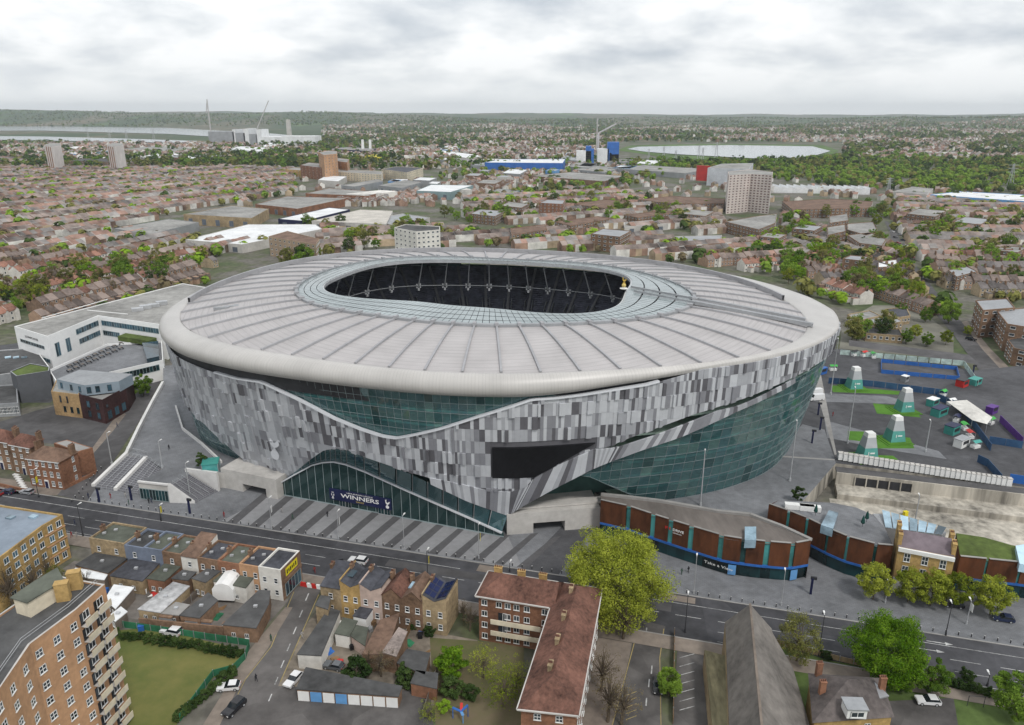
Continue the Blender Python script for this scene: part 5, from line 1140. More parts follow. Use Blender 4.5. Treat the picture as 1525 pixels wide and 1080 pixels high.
b.hexa([o_ + n_ * .15 + d_ * 1.4 + Vector((0, 0, 5.3)), o_ + n_ * .15 + d_ * 6.2 + Vector((0, 0, 5.3)), o_ + n_ * .15 + d_ * 6.2 + Vector((0, 0, 7.2)), o_ + n_ * .15 + d_ * 1.4 + Vector((0, 0, 7.2))], [o_ + d_ * 1.4 + Vector((0, 0, 5.3)), o_ + d_ * 6.2 + Vector((0, 0, 5.3)), o_ + d_ * 6.2 + Vector((0, 0, 7.2)), o_ + d_ * 1.4 + Vector((0, 0, 7.2))]); fw_ = MB(); fw_.hexa([o_ + n_ * .06 - d_ * .4, o_ + n_ * .06 + d_ * (L_ + .2), o_ + n_ * .06 + d_ * (L_ + .2) + Vector((0, 0, 7.9)), o_ + n_ * .06 - d_ * .4 + Vector((0, 0, 7.9))], [o_ - d_ * .4, o_ + d_ * (L_ + .2), o_ + d_ * (L_ + .2) + Vector((0, 0, 7.9)), o_ - d_ * .4 + Vector((0, 0, 7.9))]); fw_.build('flank_wall', BRICKB, t)
sg = b.build('signboard', YEL, t); b = MB()
for k, (u, v) in enumerate(((1.9, 1.2), (2.6, 1.0), (3.3, 1.2), (4.0, .9), (4.7, 1.1), (5.5, 1.3))): c = o_ + n_ * .17 + d_ * u + Vector((0, 0, 6.25)); b.beam(c - d_ * .2, c + d_ * .2, .02, v * .8)
b.build('sign_mark', BLACK, sg)
b = MB(); b.beam(o_ + n_ * .2 + Vector((0, 0, 4.4)), o_ + d_ * L_ + n_ * .2 + Vector((0, 0, 4.4)), .3, .7); b.build('shop_fascia', BRICKB, t)
ribbon(t, fl[0], fl[1], .1, .95, .5, 3.8, 5, PANEB, .1)
# low outbuildings behind the shops
def outbuilding(label, px, z, wm, rm, roof_h=0.0, group='outbuildings behind the shops', z0=0.0, name='outbuilding'):
    Q = ccw(GL(px, z)); t = build_thing(name, label, 'outbuilding', Q, group)
    b = MB(); b.prism(Q, z0, z); b.build('wall', wm, t); r = MB(); r.prism(inset(Q, -.12), z + .01, z + .2, bottom=True); r.build('roof', rm, t); return t
OB = [([(113, 842), (147, 821), (189, 833), (161, 854)], 3.5, BRICKB, FELT, 'dark felt roofed yard store behind the corner shop'), ([(101, 858), (113, 847), (161, 855), (155, 864)], 3, WOODG, SHEETW, 'white corrugated lean-to beside the yard store'),
      ([(164, 858), (194, 834), (241, 836), (212, 866)], 3.6, BRICKS, SLATE, 'wide dark grey roofed store behind the blue-grey shops'), ([(219, 862), (249, 838), (274, 840), (245, 866)], 3.8, BRICKR, FELTG, 'red brick store with green felt roof and white windows'),
      ([(157, 893), (170, 872), (199, 876), (172, 907)], 3, WOODG, SHEETW, 'white corrugated roof beside the timber fence'), ([(163, 918), (180, 905), (189, 912), (172, 926)], 2.6, WOODG, SHEETW, 'small shed with plain white roof by the lawn'),
      ([(206, 908), (258, 868), (282, 874), (239, 913)], 3.1, BRICKS, mat('patched_sheet', (0.36, 0.36, 0.36), .8, .35, .7), 'long store with patched grey sheet roof'), ([(268, 917), (310, 884), (324, 895), (297, 921)], 3.4, BRICKB, FELT, 'felt roofed garage store with mossy edge'),
      ([(240, 914), (262, 898), (282, 902), (266, 917)], 2.8, BRICKB, PAVEL, 'low store with a cluttered pale roof'), ([(332, 931), (386, 880), (402, 881), (400, 900), (381, 936)], 3.6, BRICKB, FELT, 'large dark flat roofed workshop beside the side road'),
      ([(286, 862), (312, 846), (330, 850), (306, 868)], 4.5, BRICKS, FELT, 'two-storey rear extension with dark flat roof'), ([(318, 866), (338, 850), (384, 853), (366, 876)], 4.2, RENDW, FELTG, 'white rendered rear extension with green-grey roof'),
      ([(256, 862), (272, 850), (292, 853), (280, 865)], 3.6, BRICKB, FELT, 'small flat roofed kitchen extension'), ([(404, 850), (418, 846), (432, 850), (420, 872), (404, 872)], 3.2, RENDW, FELT, 'low shop extension with white parapet by the side road')]
for px, z, wm, rm, lb in OB:
    t = outbuilding(lb, px, z, wm, rm)
    Q = ccw(GL(px, z)); lo = min(range(len(Q)), key=lambda i: (Q[i].y + Q[(i + 1) % len(Q)].y)); windows(t, Q[lo], Q[(lo + 1) % len(Q)], [1.5], [.3, .7], .9, 1.1, WHITE, PANE, 'mull')
    b = MB(); c = centre(Q, z + .2); b.box(c, .8, .6, .4); b.build('roof_vent', GALV, t)
# white barrel-roofed marquee
a, c, w = G(334, 900, 0), G(354, 872, 0), 5.0; d_ = (c - a).normalized(); sd = Vector((d_.y, -d_.x, 0)); t = thing('marquee', 'white plastic marquee with arched windows between the workshops', 'tent', (a + c) / 2)
prof = [(-2.4, 0), (-2.4, 2.8), (-1.6, 3.9), (0, 4.4), (1.6, 3.9), (2.4, 2.8), (2.4, 0)]
b = MB(); rows_ = [[p + sd * x + Vector((0, 0, z + 1.0)) for x, z in prof] for p in (a, a.lerp(c, .5), c)]; b.grid(rows_); b.poly(rows_[0]); b.poly(list(reversed(rows_[-1]))); b.build('canopy', WHITE, t)
windows(t, a + sd * 2.4, c + sd * 2.4, [2.4], [.2, .45, .7], .9, 1.3, WHITE, PANE, 'plain')
# garage row facing the lawn
for k, (x0, x1, m_, lb) in enumerate(((239, 258, METG, 'grey roller shutter'), (278, 296, METG, 'grey-blue roller shutter'), (302, 317, RENDG, 'blue-grey door'), (333, 355, WHITE, 'white garage door'), (358, 380, WHITE, 'white garage door'))):
    a, c = G(x0, 934 + .12 * (x0 - 239), 0), G(x1, 934 + .12 * (x1 - 239), 0); t = thing('garage', lb + (' in the brick yard wall' if k < 3 else ' of the dark roofed workshop, ') + (['next to the parked white car', 'between two brown doors', 'beside the workshop corner', 'nearer the shutters', 'nearer the side road'][k]), 'garage', a)
    b = MB(); b.beam(a + Vector((0, 0, 1.25)), c + Vector((0, 0, 1.25)), .15, 2.3); b.build('door', m_, t); b = MB(); b.beam(a + Vector((0, .4, 2.6)), c + Vector((0, .4, 2.6)), .9, .3); b.beam(a + Vector((0, .3, 1.2)), a + Vector((.25, .3, 1.2)), .5, 2.4); b.build('brick_surround', BRICKB, t)
b = MB(); b.beam(G(208, 928, 1.3), G(334, 941, 1.3), .35, 2.5); tag(b.build('yard_wall', BRICKB), 'brown brick yard wall with shutters facing the lawn', 'wall')
# row of houses east of the side road
rows_b = [(-35.4, -30.6, 7.2, BRICKS, 'mono', SLATE, 1, 'stock brick end house with grey slate mono-pitch roof'), (-30.6, -26, 8.0, BRICKY, 'butterfly', SLATE, 2, 'yellow brick house with butterfly roof and sky-blue rooflight'), (-26, -21, 8.0, mat('render_pink', (0.52, 0.40, 0.34), .85, .15), 'butterfly', SLATE, 2, 'pink rendered house with slate butterfly roof'),
          (-21, -16.4, 7.6, BRICKB, 'gable', TILER, 2, 'brown brick house with orange tiled gable'), (-16.4, -11.8, 7.6, BRICKB, 'gable', TILEB, 2, 'brown brick house with dark red roof and skylight'), (-11.8, -6.6, 8.0, BRICKS, 'butterfly', SLATE, 2, 'cream brick house with solar panels on its butterfly roof')]
for s0, s1, z, wm, rf, rm, w, lb in rows_b:
    t = rowhouse(lb, s0, s1, -27.5, -20, z, wm, rf, rm, w, 'houses east of the side road', 'terraced_house')
    chimney(t, RP(s0 + .2, -22, z + .6), .5, 1.5, 1.5, 3, BRICKB, rot(KD))
    if 'solar' in lb:
        m_ = (s0 + s1) / 2
        for a, c in ((s0, m_), (s1, m_)):
            for i in range(2):
                for j in range(3):
                    f = lambda u, v: RP(a + (c - a) * u, -27 + 6.4 * v, z + 1.42 - 1.3 * u)
                    b = MB(); u0, v0 = .1 + .42 * i, .04 + .32 * j; b.poly([f(u0, v0), f(u0 + .38, v0), f(u0 + .38, v0 + .28), f(u0, v0 + .28)]); b.build('solar_panel', mat('solar_cell', (0.015, 0.025, 0.09), .15, .3, .5, spec=.6), t)
    if 'rooflight' in lb or 'skylight' in lb: b = MB(); b.box(RP(s0 + 1.2, -24, z + .9), 1.4, 2.4, .12, rot(KD)); b.build('rooflight', SKYL, t)
OB2 = [([(443, 975), (490, 907), (506, 911), (478, 977)], 3.3, RENDW, FELT, 'long felt roofed workshop beside the side road with white front'), ([(470, 902), (478, 888), (492, 890), (488, 908)], 5, BRICKS, FELT, 'small stock brick annexe with flat roof at the side road'),
       ([(499, 944), (512, 921), (532, 926), (520, 948)], 3, RENDW, FELTG, 'low store with green felt roof behind the pink house'), ([(526, 918), (538, 903), (556, 906), (545, 922)], 3.4, WHITE, SLATE, 'white shed with dark slate roof'),
       ([(540, 975), (566, 925), (594, 915), (575, 975)], 4, BRICKB, TILEB, 'long brown roofed store running back from the houses'), ([(570, 972), (594, 936), (606, 942), (590, 978)], 4.2, BRICKB, mat('pebble_roof', (0.24, 0.20, 0.18), .95, .3, 1.5), 'store with pebbled grey sloping roof and rooflight'),
       ([(523, 948), (528, 932), (548, 936), (543, 962)], 2.8, mat('render_pink', (0.5, 0.4, 0.34)), FELTG, 'pink store with white door in the back yard'), ([(592, 988), (606, 968), (640, 974), (632, 1005)], 2.8, BRICKB, FELT, 'dark flat roofed store beside the round green tree'),
       ([(612, 1018), (620, 1000), (652, 1004), (650, 1026)], 2.8, BRICKR, FELT, 'red brick garage with grey roller door')]
for px, z, wm, rm, lb in OB2: outbuilding(lb, px, z, wm, rm, group='outbuildings behind the eastern houses')
gp = GL([(442, 1026), (456, 995), (598, 1023), (593, 1037)], 2.6); t = build_thing('garage_block', 'row of eight lock-up garages with white and blue doors', 'garage', gp)
b = MB(); b.prism(ccw(gp), 0, 2.5); b.build('wall', BRICKB, t); b = MB(); b.prism(inset(ccw(gp), -.15), 2.51, 2.7, bottom=True); b.build('roof', FELT, t)
a, c = gp[0], gp[3]; o_, d_, L_, n_ = wall_frame(a, c)
for k in range(8):
    b = MB(); s = L_ * (k + .5) / 8; b.beam(o_ + d_ * (s - L_ / 18) + n_ * .08 + Vector((0, 0, 1.1)), o_ + d_ * (s + L_ / 18) + n_ * .08 + Vector((0, 0, 1.1)), .12, 2.1); b.build('garage_door', SKYB if k in (1, 3) else WHITE, t)
# L-shaped brick flats
def RQ(l): return [RP(s, n) for s, n in l]
LF = thing('apartment_block', 'L-shaped red brick flats with red-brown tiled roof and cream balcony', 'building', RP(12, -30))
E1 = RQ([(0.3, -26.8), (15.6, -26.6), (15.6, -18.7), (0.3, -18.7)]); e2 = GL([(858, 1062), (776, 1053)], 11)
c1, c0 = RP(23.7, -18.6), RP(15.6, -18.7); E2 = [Vector((e2[1].x, e2[1].y, 0)), Vector((e2[0].x, e2[0].y, 0)), c1, c0]
b = MB(); b.prism(E1, 0, 11); b.prism(ccw(E2), 0, 11.004); b.build('wall', BRICKR, LF)
r = MB(); hip_roof(r, E1, 11, 3.0, .5, (False, True)); hip_roof(r, [E2[1], E2[2], E2[3], E2[0]], 11.02, 3.2, .5, (False, False)); r.build('roof', TILER, LF)
for q in (E1, E2):
    g_ = MB(); w = inset(ccw(q), -.55)
    for i in range(4): a, c = w[i], w[(i + 1) % 4]; g_.beam((a[0], a[1], 10.9), (c[0], c[1], 10.9), .3, .25)
    g_.build('gutter', CONC, LF)
zs = [1.4, 4.1, 6.8, 9.4]
windows(LF, E1[0], E1[1], zs, [.08, .28, .40, .52, .66, .90], 1.2, 1.3, WHITE, PANE, 'mull', skip={(1, 1), (2, 1)}); windows(LF, E2[1], E2[2], zs, np.linspace(.06, .94, 11), 1.3, 1.4, WHITE, PANE, 'mull'); windows(LF, E2[0], E2[1], zs, [.3, .7], 1.2, 1.3)
windows(LF, E1[3], E1[0], zs, [.35, .7], 1.1, 1.3); windows(LF, E2[3], E2[0], zs, np.linspace(.35, .92, 5), 1.2, 1.3)
o_, d_, L_, n_ = wall_frame(E1[0], E1[1])
for z in (2.7, 5.4):
    b = MB(); b.beam(o_ + d_ * 2.8 + n_ * 1.2 + Vector((0, 0, z + .55)), o_ + d_ * 13.2 + n_ * 1.2 + Vector((0, 0, z + .55)), .12, 1.1); bal = b.build('balcony', RENDC, LF); b = MB(); b.beam(o_ + d_ * 2.8 + n_ * .6 + Vector((0, 0, z)), o_ + d_ * 13.2 + n_ * .6 + Vector((0, 0, z)), 1.2, .18); b.build('balcony_floor', CONC, bal)
    for u in (.3, .36): window(LF, o_ + d_ * (L_ * u) + Vector((0, 0, z + 1.1)), n_, .9, 2.0, WHITE if u > .3 else METD, PANE, 'plain', 'door')
for f in (.12, .45, .75): chimney(LF, E1[3].lerp(E1[2], f) + Vector((0, -1.2, 11)), 1.6, .8, 2.4, 4, BRICKY, rot(KD))
for f in (.2, .4, .6, .85): chimney(LF, ((E2[0] + E2[1]) / 2).lerp((E2[2] + E2[3]) / 2, f) + Vector((-1.0, 0, 12.6)), .7, 1.6, 2.0, 4, BRICKS, rot(KD))
# church with a long slate roof
rg0, rg1 = G(1117, 900, 14), G(1131, 1046, 14); le0, le1 = G(1080, 926, 8), G(1086, 1090, 8); re0, re1 = G(1149, 936, 8), G(1186, 1085, 8)
ch = thing('church', 'stone church with long dark slate nave roof and mossy aisle', 'church', centre([le0, le1, re0, re1])); rg1 = rg0 + (rg1 - rg0) * 1.35; le1 = le0 + (le1 - le0) * 1.2; re1 = re0 + (re1 - re0) * 1.2
b = MB(); b.hexa([le0, le1, rg1, rg0], [p - Vector((0, 0, .3)) for p in (le0, le1, rg1, rg0)]); b.hexa([rg0, rg1, re1, re0], [p - Vector((0, 0, .3)) for p in (rg0, rg1, re1, re0)]); b.build('roof', mat('church_slate', (0.165, 0.15, 0.135), .85, .22, .6), ch)
b = MB(); fl_ = lambda p, z: Vector((p.x, p.y, z))
for a, c in ((le0, le1), (re0, re1), (le0, re0)): b.poly([fl_(a, 0), fl_(c, 0), c, a])
b.poly([le0, re0, rg0]); b.build('wall', BRICKS, ch)
a0, a1 = G(1049, 968, 4.5), G(1062, 1095, 4.5); b = MB(); b.hexa([a0, a1, le1 - Vector((0, 0, 2)), le0.lerp(le1, .22) - Vector((0, 0, 2))], [p - Vector((0, 0, .3)) for p in (a0, a1, le1 - Vector((0, 0, 2)), le0.lerp(le1, .22) - Vector((0, 0, 2)))]); b.build('aisle_roof', mat('mossy_slate', (0.19, 0.17, 0.10), .95, .35, .5, streak=(1, .3, 1)), ch); b = MB(); b.poly([fl_(a0, 0), fl_(a1, 0), a1, a0]); b.poly([fl_(a0, 0), a0, le0.lerp(le1, .22) - Vector((0, 0, 2)), fl_(le0.lerp(le1, .22), 0)]); b.build('aisle_wall', BRICKS, ch)
b = MB(); b.beam(rg0 + Vector((0, 0, .1)), rg1 + Vector((0, 0, .1)), .4, .25); b.build('ridge', WOODG, ch)
s_ = MB(); s0, s1 = re0 + Vector((3, 0, -1.5)), re1 + Vector((3.5, 0, -1.5)); s_.hexa([re0 - Vector((0, 0, .5)), re1 - Vector((0, 0, .5)), s1 - Vector((0, 0, 1.5)), s0.lerp(s1, .25) - Vector((0, 0, 1.5))], [p - Vector((0, 0, .3)) for p in (re0 - Vector((0, 0, .5)), re1 - Vector((0, 0, .5)), s1 - Vector((0, 0, 1.5)), s0.lerp(s1, .25) - Vector((0, 0, 1.5)))]); s_.build('aisle_roof', MATS['church_slate'], ch)
# slate-roofed vicarage with white dormer
VH = GL([(1207, 1005), (1310, 1012), (1328, 1066), (1213, 1074)], 7); t = build_thing('house', 'house with grey slate hipped roof, white dormer and tall brick chimneys', 'house', VH)
b = MB(); b.prism(ccw(VH), 0, 7); b.build('wall', BRICKY, t); r = MB(); hip_roof(r, ccw(VH), 7, 3.8, .4); r.build('roof', mat('slate_brown', (0.10, 0.085, 0.08), .8, .3, .9), t)
dm = G(1271, 1062, 8.2); b = MB(); b.box(dm, 3.2, 2.6, 1.8, -.05); dr = b.build('dormer', WHITE, t); b = MB(); b.box(dm + Vector((0, 0, 1.8)), 3.6, 3.0, .2, -.05); b.build('dormer_roof', METG, dr); window(t, dm + Vector((0, -1.32, .9)), (0, -1, 0), 2.2, 1.1, WHITE, PANE, 'mull')
for (x, y) in ((1218, 1008), (1223, 1036), (1312, 1030)): chimney(t, G(x, y, 7.5), 1.0, .8, 3.0, 3, BRICKR)
windows(t, ccw(VH)[0], ccw(VH)[1], [2, 5], [.25, .7], 1.1, 1.5); b = MB(); b.box(G(1302, 1030, 8.0), 3.0, 3.6, .25, .3); b.build('lead_flat', METG, t)
# fences, hedges and yard walls
def fence(label, pts, h, m, cat='fence', n=0, z=0.0, name='fence'):
    t = thing(name, label, cat, G(*pts[0])); w = GL(pts, z)
    for a, c in zip(w[:-1], w[1:]):
        k_ = n or max(1, int((c - a).length / 2.4))
        for k in range(k_):
            p, q = a.lerp(c, k / k_ + .005), a.lerp(c, (k + 1) / k_ - .005); b = MB(); b.beam(p + Vector((0, 0, h / 2)), q + Vector((0, 0, h / 2)), .08, h); b.build('panel', m, t)
            b = MB(); b.box(a.lerp(c, k / k_), .12, .12, h + .15); b.build('post', METG, t)
NET = mat('green_mesh', (0.03, 0.16, 0.08), .9, .2)
fence('green mesh fence round the rough lawn', [(165, 932), (225, 940), (372, 962), (366, 982), (348, 1000), (318, 1008), (268, 1075)], 1.6, NET)
fence('brown timber fence between the yards', [(172, 908), (210, 874)], 2.0, WOODB); fence('timber fence along the sloping back yard', [(262, 918), (318, 868), (322, 858)], 1.8, WOODG)
fence('tall timber fence of the narrow back yard', [(592, 975), (612, 938)], 2.0, WOODB); fence('timber fence beside the red boards', [(630, 1070), (652, 1000)], 1.8, WOODG)
fence('low brick wall of the churchyard by the high road', [(1150, 958), (1250, 985), (1400, 1020)], 1.2, BRICKS, 'wall', name='boundary_wall')
fence('timber fence of the parking court', [(1004, 945), (1002, 1080)], 1.6, WOODB)
# ---------------------------------------------------------------- the town beyond the stadium
def far_block(name, label, cat, px, z, wm, rm, rows=0, cols=0, group=None, pn=PANE, ww=1.3, wh=1.4, bands=None, parapet=.4, z0=0.0, front=None):
    """flat-roofed block from its roof outline; windows on the walls that face the viewer"""
    Q = ccw(GL(px, z)); t = build_thing(name, label, cat, Q, group); block(t, Q, z0, z, wm, rm, parapet)
    for i in range(len(Q)):
        a, c = Q[i], Q[(i + 1) % len(Q)]; o, d, L, n = wall_frame(a, c)
        if L < 5 or n.dot(centre([a, c])) > -0.15 * L * 0 - 1e-3 and n.y > -.05: continue
        if rows:
            k = max(1, int(L / (ww * 2.1)) if not cols else cols)
            for r in range(rows):
                zc = z * (r + .55) / rows; ribbon(t, a, c, .03, .97, zc - wh / 2, zc + wh / 2, k, pn, .06) if bands else windows(t, a, c, [zc], [(j + .5) / k for j in range(k)], ww, wh, WHITE, pn, 'plain')
    return t
far_block('tower_block', 'white ten-storey tower block rising behind the stadium roof', 'building', [(587, 339), (604, 334), (655, 337), (655, 342), (620, 345)], 28, RENDW, FELT, 9, 5, ww=1.6, wh=1.2)
far_block('apartment_block', 'brown brick slab of flats with pale balconies near the white tower block', 'building', [(400, 352), (428, 344), (476, 356), (470, 364)], 15, mat('brick_tan', (0.36, 0.27, 0.19), .9, .15), TILEB, 4, 10, ww=1.8, wh=1.3)
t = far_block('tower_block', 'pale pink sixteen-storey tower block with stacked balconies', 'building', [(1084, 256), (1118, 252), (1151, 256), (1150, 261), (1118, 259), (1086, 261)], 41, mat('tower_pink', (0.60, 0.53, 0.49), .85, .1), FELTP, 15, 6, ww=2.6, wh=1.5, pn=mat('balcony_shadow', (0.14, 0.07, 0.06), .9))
for k, (x, lb) in enumerate(((66, 'pale tower block with brown stripes beside the low slab of flats'), (159, 'pale tower block with brown stripes at the other end of the low slab'))):
    Q = GL([(x, 216), (x + 9, 213), (x + 24, 213.5), (x + 25, 216.5), (x + 12, 218)], 46); t = build_thing('tower_block', lb, 'building', Q, 'pair of striped tower blocks'); block(t, Q, 0, 46, mat('tower_white', (0.68, 0.63, 0.60), .85, .08), FELTP, .5)
    Q = ccw(Q)
    for i in range(len(Q)):
        o, d, L, n = wall_frame(Q[i], Q[(i + 1) % len(Q)])
        if n.y < 0:
            for u in (.25, .5, .75): b = MB(); c = o + d * (L * u) + n * .2; b.beam(c + Vector((0, 0, 2)), c + Vector((0, 0, 44)), 2.4, .3); b.build('balcony_stack', BRICKR, t)
far_block('apartment_block', 'long low slab of flats between the striped tower blocks', 'building', [(103, 240), (120, 236), (163, 236), (162, 241)], 14, BRICKB, FELT, 4, 16, ww=2.2, wh=1.4)
far_block('apartment_block', 'orange brick tower of flats above cream terraces', 'building', [(474, 227), (490, 224), (502, 225), (502, 229), (482, 231)], 42, BRICKO, FELTP, 10, 4, ww=1.8, wh=1.5)
far_block('apartment_block', 'lower orange brick flats stepping down from the tower of flats', 'building', [(486, 238), (500, 235), (520, 237), (517, 242)], 26, BRICKO, FELTP, 6, 5, ww=1.8, wh=1.5)
far_block('apartment_block', 'red brick flats beside the orange brick tower', 'building', [(447, 246), (460, 242), (484, 244), (480, 250)], 20, BRICKR, FELTP, 5, 6)
far_block('apartment_block', 'long cream terrace of flats below the orange tower', 'building', [(485, 255), (500, 252), (570, 255), (568, 260)], 13, RENDC, FELTP, 4, 20, ww=1.8)
far_block('apartment_block', 'cream brick flats with black upper storey', 'building', [(568, 252), (590, 248), (630, 250), (606, 257)], 15, RENDC, SLATE, 4, 12, ww=1.8)
far_block('apartment_block', 'yellow terrace of flats by the railway embankment', 'building', [(425, 252), (440, 249), (480, 253), (478, 256)], 11, BRICKY, FELTP, 3, 12)
far_block('apartment_block', 'dark red brick point block beyond the green trees', 'building', [(803, 302), (815, 297), (842, 298), (838, 304)], 16, BRICKR, METG, 5, 6)
def inpoly2(x, y, P):
    r = False; j = len(P) - 1
    for i in range(len(P)):
        if (P[i][1] > y) != (P[j][1] > y) and x < (P[j][0] - P[i][0]) * (y - P[i][1]) / (P[j][1] - P[i][1]) + P[i][0]: r = not r
        j = i
    return r
SH = [([(380, 304), (427, 292), (519, 295), (443, 311)], 9, BRICKR, FELTP, 'wide shed with pale roof and red flank'), ([(455, 288), (490, 280), (569, 286), (548, 292)], 9, BRICKR, FELTP, 'long shed with pale grey roof and red wall'),
      ([(414, 326), (490, 309), (521, 312), (453, 329)], 8, NAVY, SHEETW, 'shed with bright white roof and navy wall'), ([(464, 329), (537, 312), (585, 314), (575, 334)], 8, CONC, mat('sheet_beige', (0.50, 0.47, 0.42), .8, .12), 'large shed with beige ridged roof'),
      ([(508, 276), (563, 267), (570, 270), (528, 278)], 10, METG, FELTP, 'grey shed with dark fascia'), ([(563, 276), (603, 268), (629, 271), (598, 280)], 10, METG, FELTP, 'blue-grey shed with loading doors'),
      ([(620, 284), (642, 275), (705, 276), (671, 286)], 10, mat('clad_teal', (0.22, 0.31, 0.32), .6), SHEETW, 'pale roofed shed with teal-grey striped walls'), ([(731, 286), (742, 281), (774, 284), (760, 289)], 8, mat('clad_teal', (0.22, 0.31, 0.32)), FELTP, 'small grey office shed'),
      ([(170, 340), (252, 326), (296, 331), (223, 349)], 8, METG, FELTP, 'grey-green roofed depot among the terraces'), ([(273, 319), (346, 306), (400, 311), (375, 325)], 10, BRICKS, FELTP, 'brick factory with parapet and tower'),
      ([(276, 357), (370, 334), (470, 334), (480, 341), (360, 364)], 7, CONC, SHEETW, 'group of white roofed sheds by the flats'), ([(548, 327), (600, 318), (640, 324), (600, 338)], 7, CONC, METG, 'shed with grey ridged roof near the white tower block'),
      ([(1000, 352), (1075, 350), (1075, 358), (1000, 362)], 6, CONC, METG, 'long low school building with grey roof'), ([(1385, 290), (1430, 285), (1560, 292), (1560, 302)], 9, SKYB, SHEETW, 'very long white roofed shed with blue wall'),
      ([(1330, 285), (1360, 278), (1390, 281), (1380, 290)], 10, CONC, FELTP, 'beige flat roofed hall by the woods'), ([(930, 331), (985, 327), (995, 333), (930, 338)], 6, CONC, FELTP, 'flat roofed workshop row among trees'),
      ([(905, 250), (960, 246), (1060, 252), (1020, 258)], 9, METG, FELTP, 'wide grey warehouse below the reservoir'), ([(855, 252), (890, 247), (925, 250), (900, 257)], 8, METG, FELTP, 'grey roofed warehouse beside the blue building'),
      ([(790, 262), (850, 256), (930, 262), (900, 270)], 8, BRICKB, FELTP, 'brown walled warehouse with long roof'), ([(640, 228), (660, 224), (720, 232), (700, 236)], 9, CONC, SHEETW, 'white depot shed on the far estate'),
      ([(340, 222), (360, 218), (395, 220), (390, 226)], 14, SHEETW, SHEETW, 'plain white box shed by the cranes'), ([(180, 222), (230, 218), (300, 222), (250, 228)], 9, METG, FELTP, 'grey shed beside the water'),
      ([(500, 222), (510, 219), (560, 221), (550, 225)], 12, NAVY, FELTP, 'dark blue shed by twin white chimneys'), ([(543, 233), (555, 230), (570, 231), (568, 235)], 10, YEL, YEL, 'bright yellow shed on the far estate')]
for px, z, wm, rm, lb in SH:
    t = far_block('industrial_shed', lb + ' on the industrial estate', 'warehouse', px, z, wm, rm, 0, 0, 'sheds of the industrial estate')
    Q = ccw(GL(px, z)); lo = min(range(len(Q)), key=lambda i: Q[i].y + Q[(i + 1) % len(Q)].y); o, d, L, n = wall_frame(Q[lo], Q[(lo + 1) % len(Q)])
    for k in range(max(2, int(L / 14))): window(t, o + d * ((k + .5) * L / max(2, int(L / 14))) + Vector((0, 0, z * .35)), n, 5, z * .55, METG, mat('loading_door', (0.12, 0.14, 0.17), .7), 'plain', 'loading_door')
shr = random.Random(8); SCAT = 0
while SCAT < 46:                                             # more sheds of the estates along the valley
    x = shr.uniform(20, 1000); y = shr.uniform(218, 262) if x < 400 or x > 760 else shr.uniform(222, 275)
    if x < 420 and y > 236 or any(inpoly2(x, y, P) for P in [[(q[0], q[1] + 3) for q in px] for px, *_ in SH] + [[(915, 212), (1255, 212), (1255, 242), (915, 242)], [(430, 222), (640, 222), (640, 265), (430, 265)]]): continue
    w = shr.uniform(16, 46); h = w * shr.uniform(.08, .16); SCAT += 1; m_ = shr.choice((SHEETW, FELTP, SHEETW, METG, FELTP)); far_block('industrial_shed', 'pale roofed shed on the estates along the valley', 'warehouse', [(x, y), (x + w * .3, y - h), (x + w, y - h * .8), (x + w * .7, y + h * .3)], 9, shr.choice((METG, CONC, BRICKB, SKYB, METG)), m_, 0, 0, 'sheds along the valley')
t = far_block('warehouse', 'long bright blue warehouse with white roof', 'warehouse', [(722, 242), (745, 237), (842, 237), (838, 243)], 16, BLUE, SHEETW)
b = MB(); t = thing('industrial_building', 'white and blue tower-like works with cranes behind', 'building', G(890, 246))
for x0, x1, y0, m_ in ((858, 880, 225, SHEETW), (880, 884, 222, BLUE), (889, 906, 222, SHEETW), (907, 910, 228, BLUE), (910, 921, 230, SHEETW), (904, 921, 212, BLUE), (872, 880, 218, BLUE)):
    a, c = G(x0, 246), G(x1, 246); h = 104 - (104) * math.tan(PITCH - math.atan((540 - y0) / FPX)) / math.tan(PITCH - math.atan((540 - 246) / FPX)); b = MB(); b.prism(ccw([a, c, c + Vector((2, 30, 0)), a + Vector((2, 30, 0))]), 0, max(h, 8)); b.build('tower_bay', m_, t)
t = thing('energy_plant', 'grey and white power station with slit windows by the water', 'building', G(345, 222))
for x0, x1, y0, m_ in ((312, 350, 196, METG), (348, 352, 193, SHEETW), (352, 366, 198, METG), (364, 372, 192, SHEETW), (372, 382, 200, METG), (384, 390, 193, SHEETW), (390, 420, 204, SHEETW), (420, 470, 203, SHEETW)):
    a, c = G(x0, 216), G(x1, 216); h = 104 - 104 * math.tan(PITCH - math.atan((540 - y0) / FPX)) / math.tan(PITCH - math.atan((540 - 216) / FPX)); b = MB(); b.prism(ccw([a, c, c + Vector((0, 90, 0)), a + Vector((0, 90, 0))]), 0, h); b.build('plant_hall', m_, t)
def mast(name, label, cat, x, y, ytop, w, m, jib=None, taper=.8):
    p = G(x, y); h = 104 - 104 * math.tan(PITCH - math.atan((540 - ytop) / FPX)) / math.tan(PITCH - math.atan((540 - y) / FPX)); t = thing(name, label, cat, p)
    b = MB(); b.box(p, w, w, h, 0, 0, taper); b.build('mast', m, t)
    if jib: q = G(x + jib[0], y, 0); k = 104 - 104 * math.tan(PITCH - math.atan((540 - jib[1]) / FPX)) / math.tan(PITCH - math.atan((540 - y) / FPX)); b = MB(); b.beam(p + Vector((0, 0, h)), Vector((q.x, q.y, k)), w * .7, w * .7); b.build('jib', m, t)
CRN = mat('crane_paint', (0.48, 0.46, 0.46), .6)
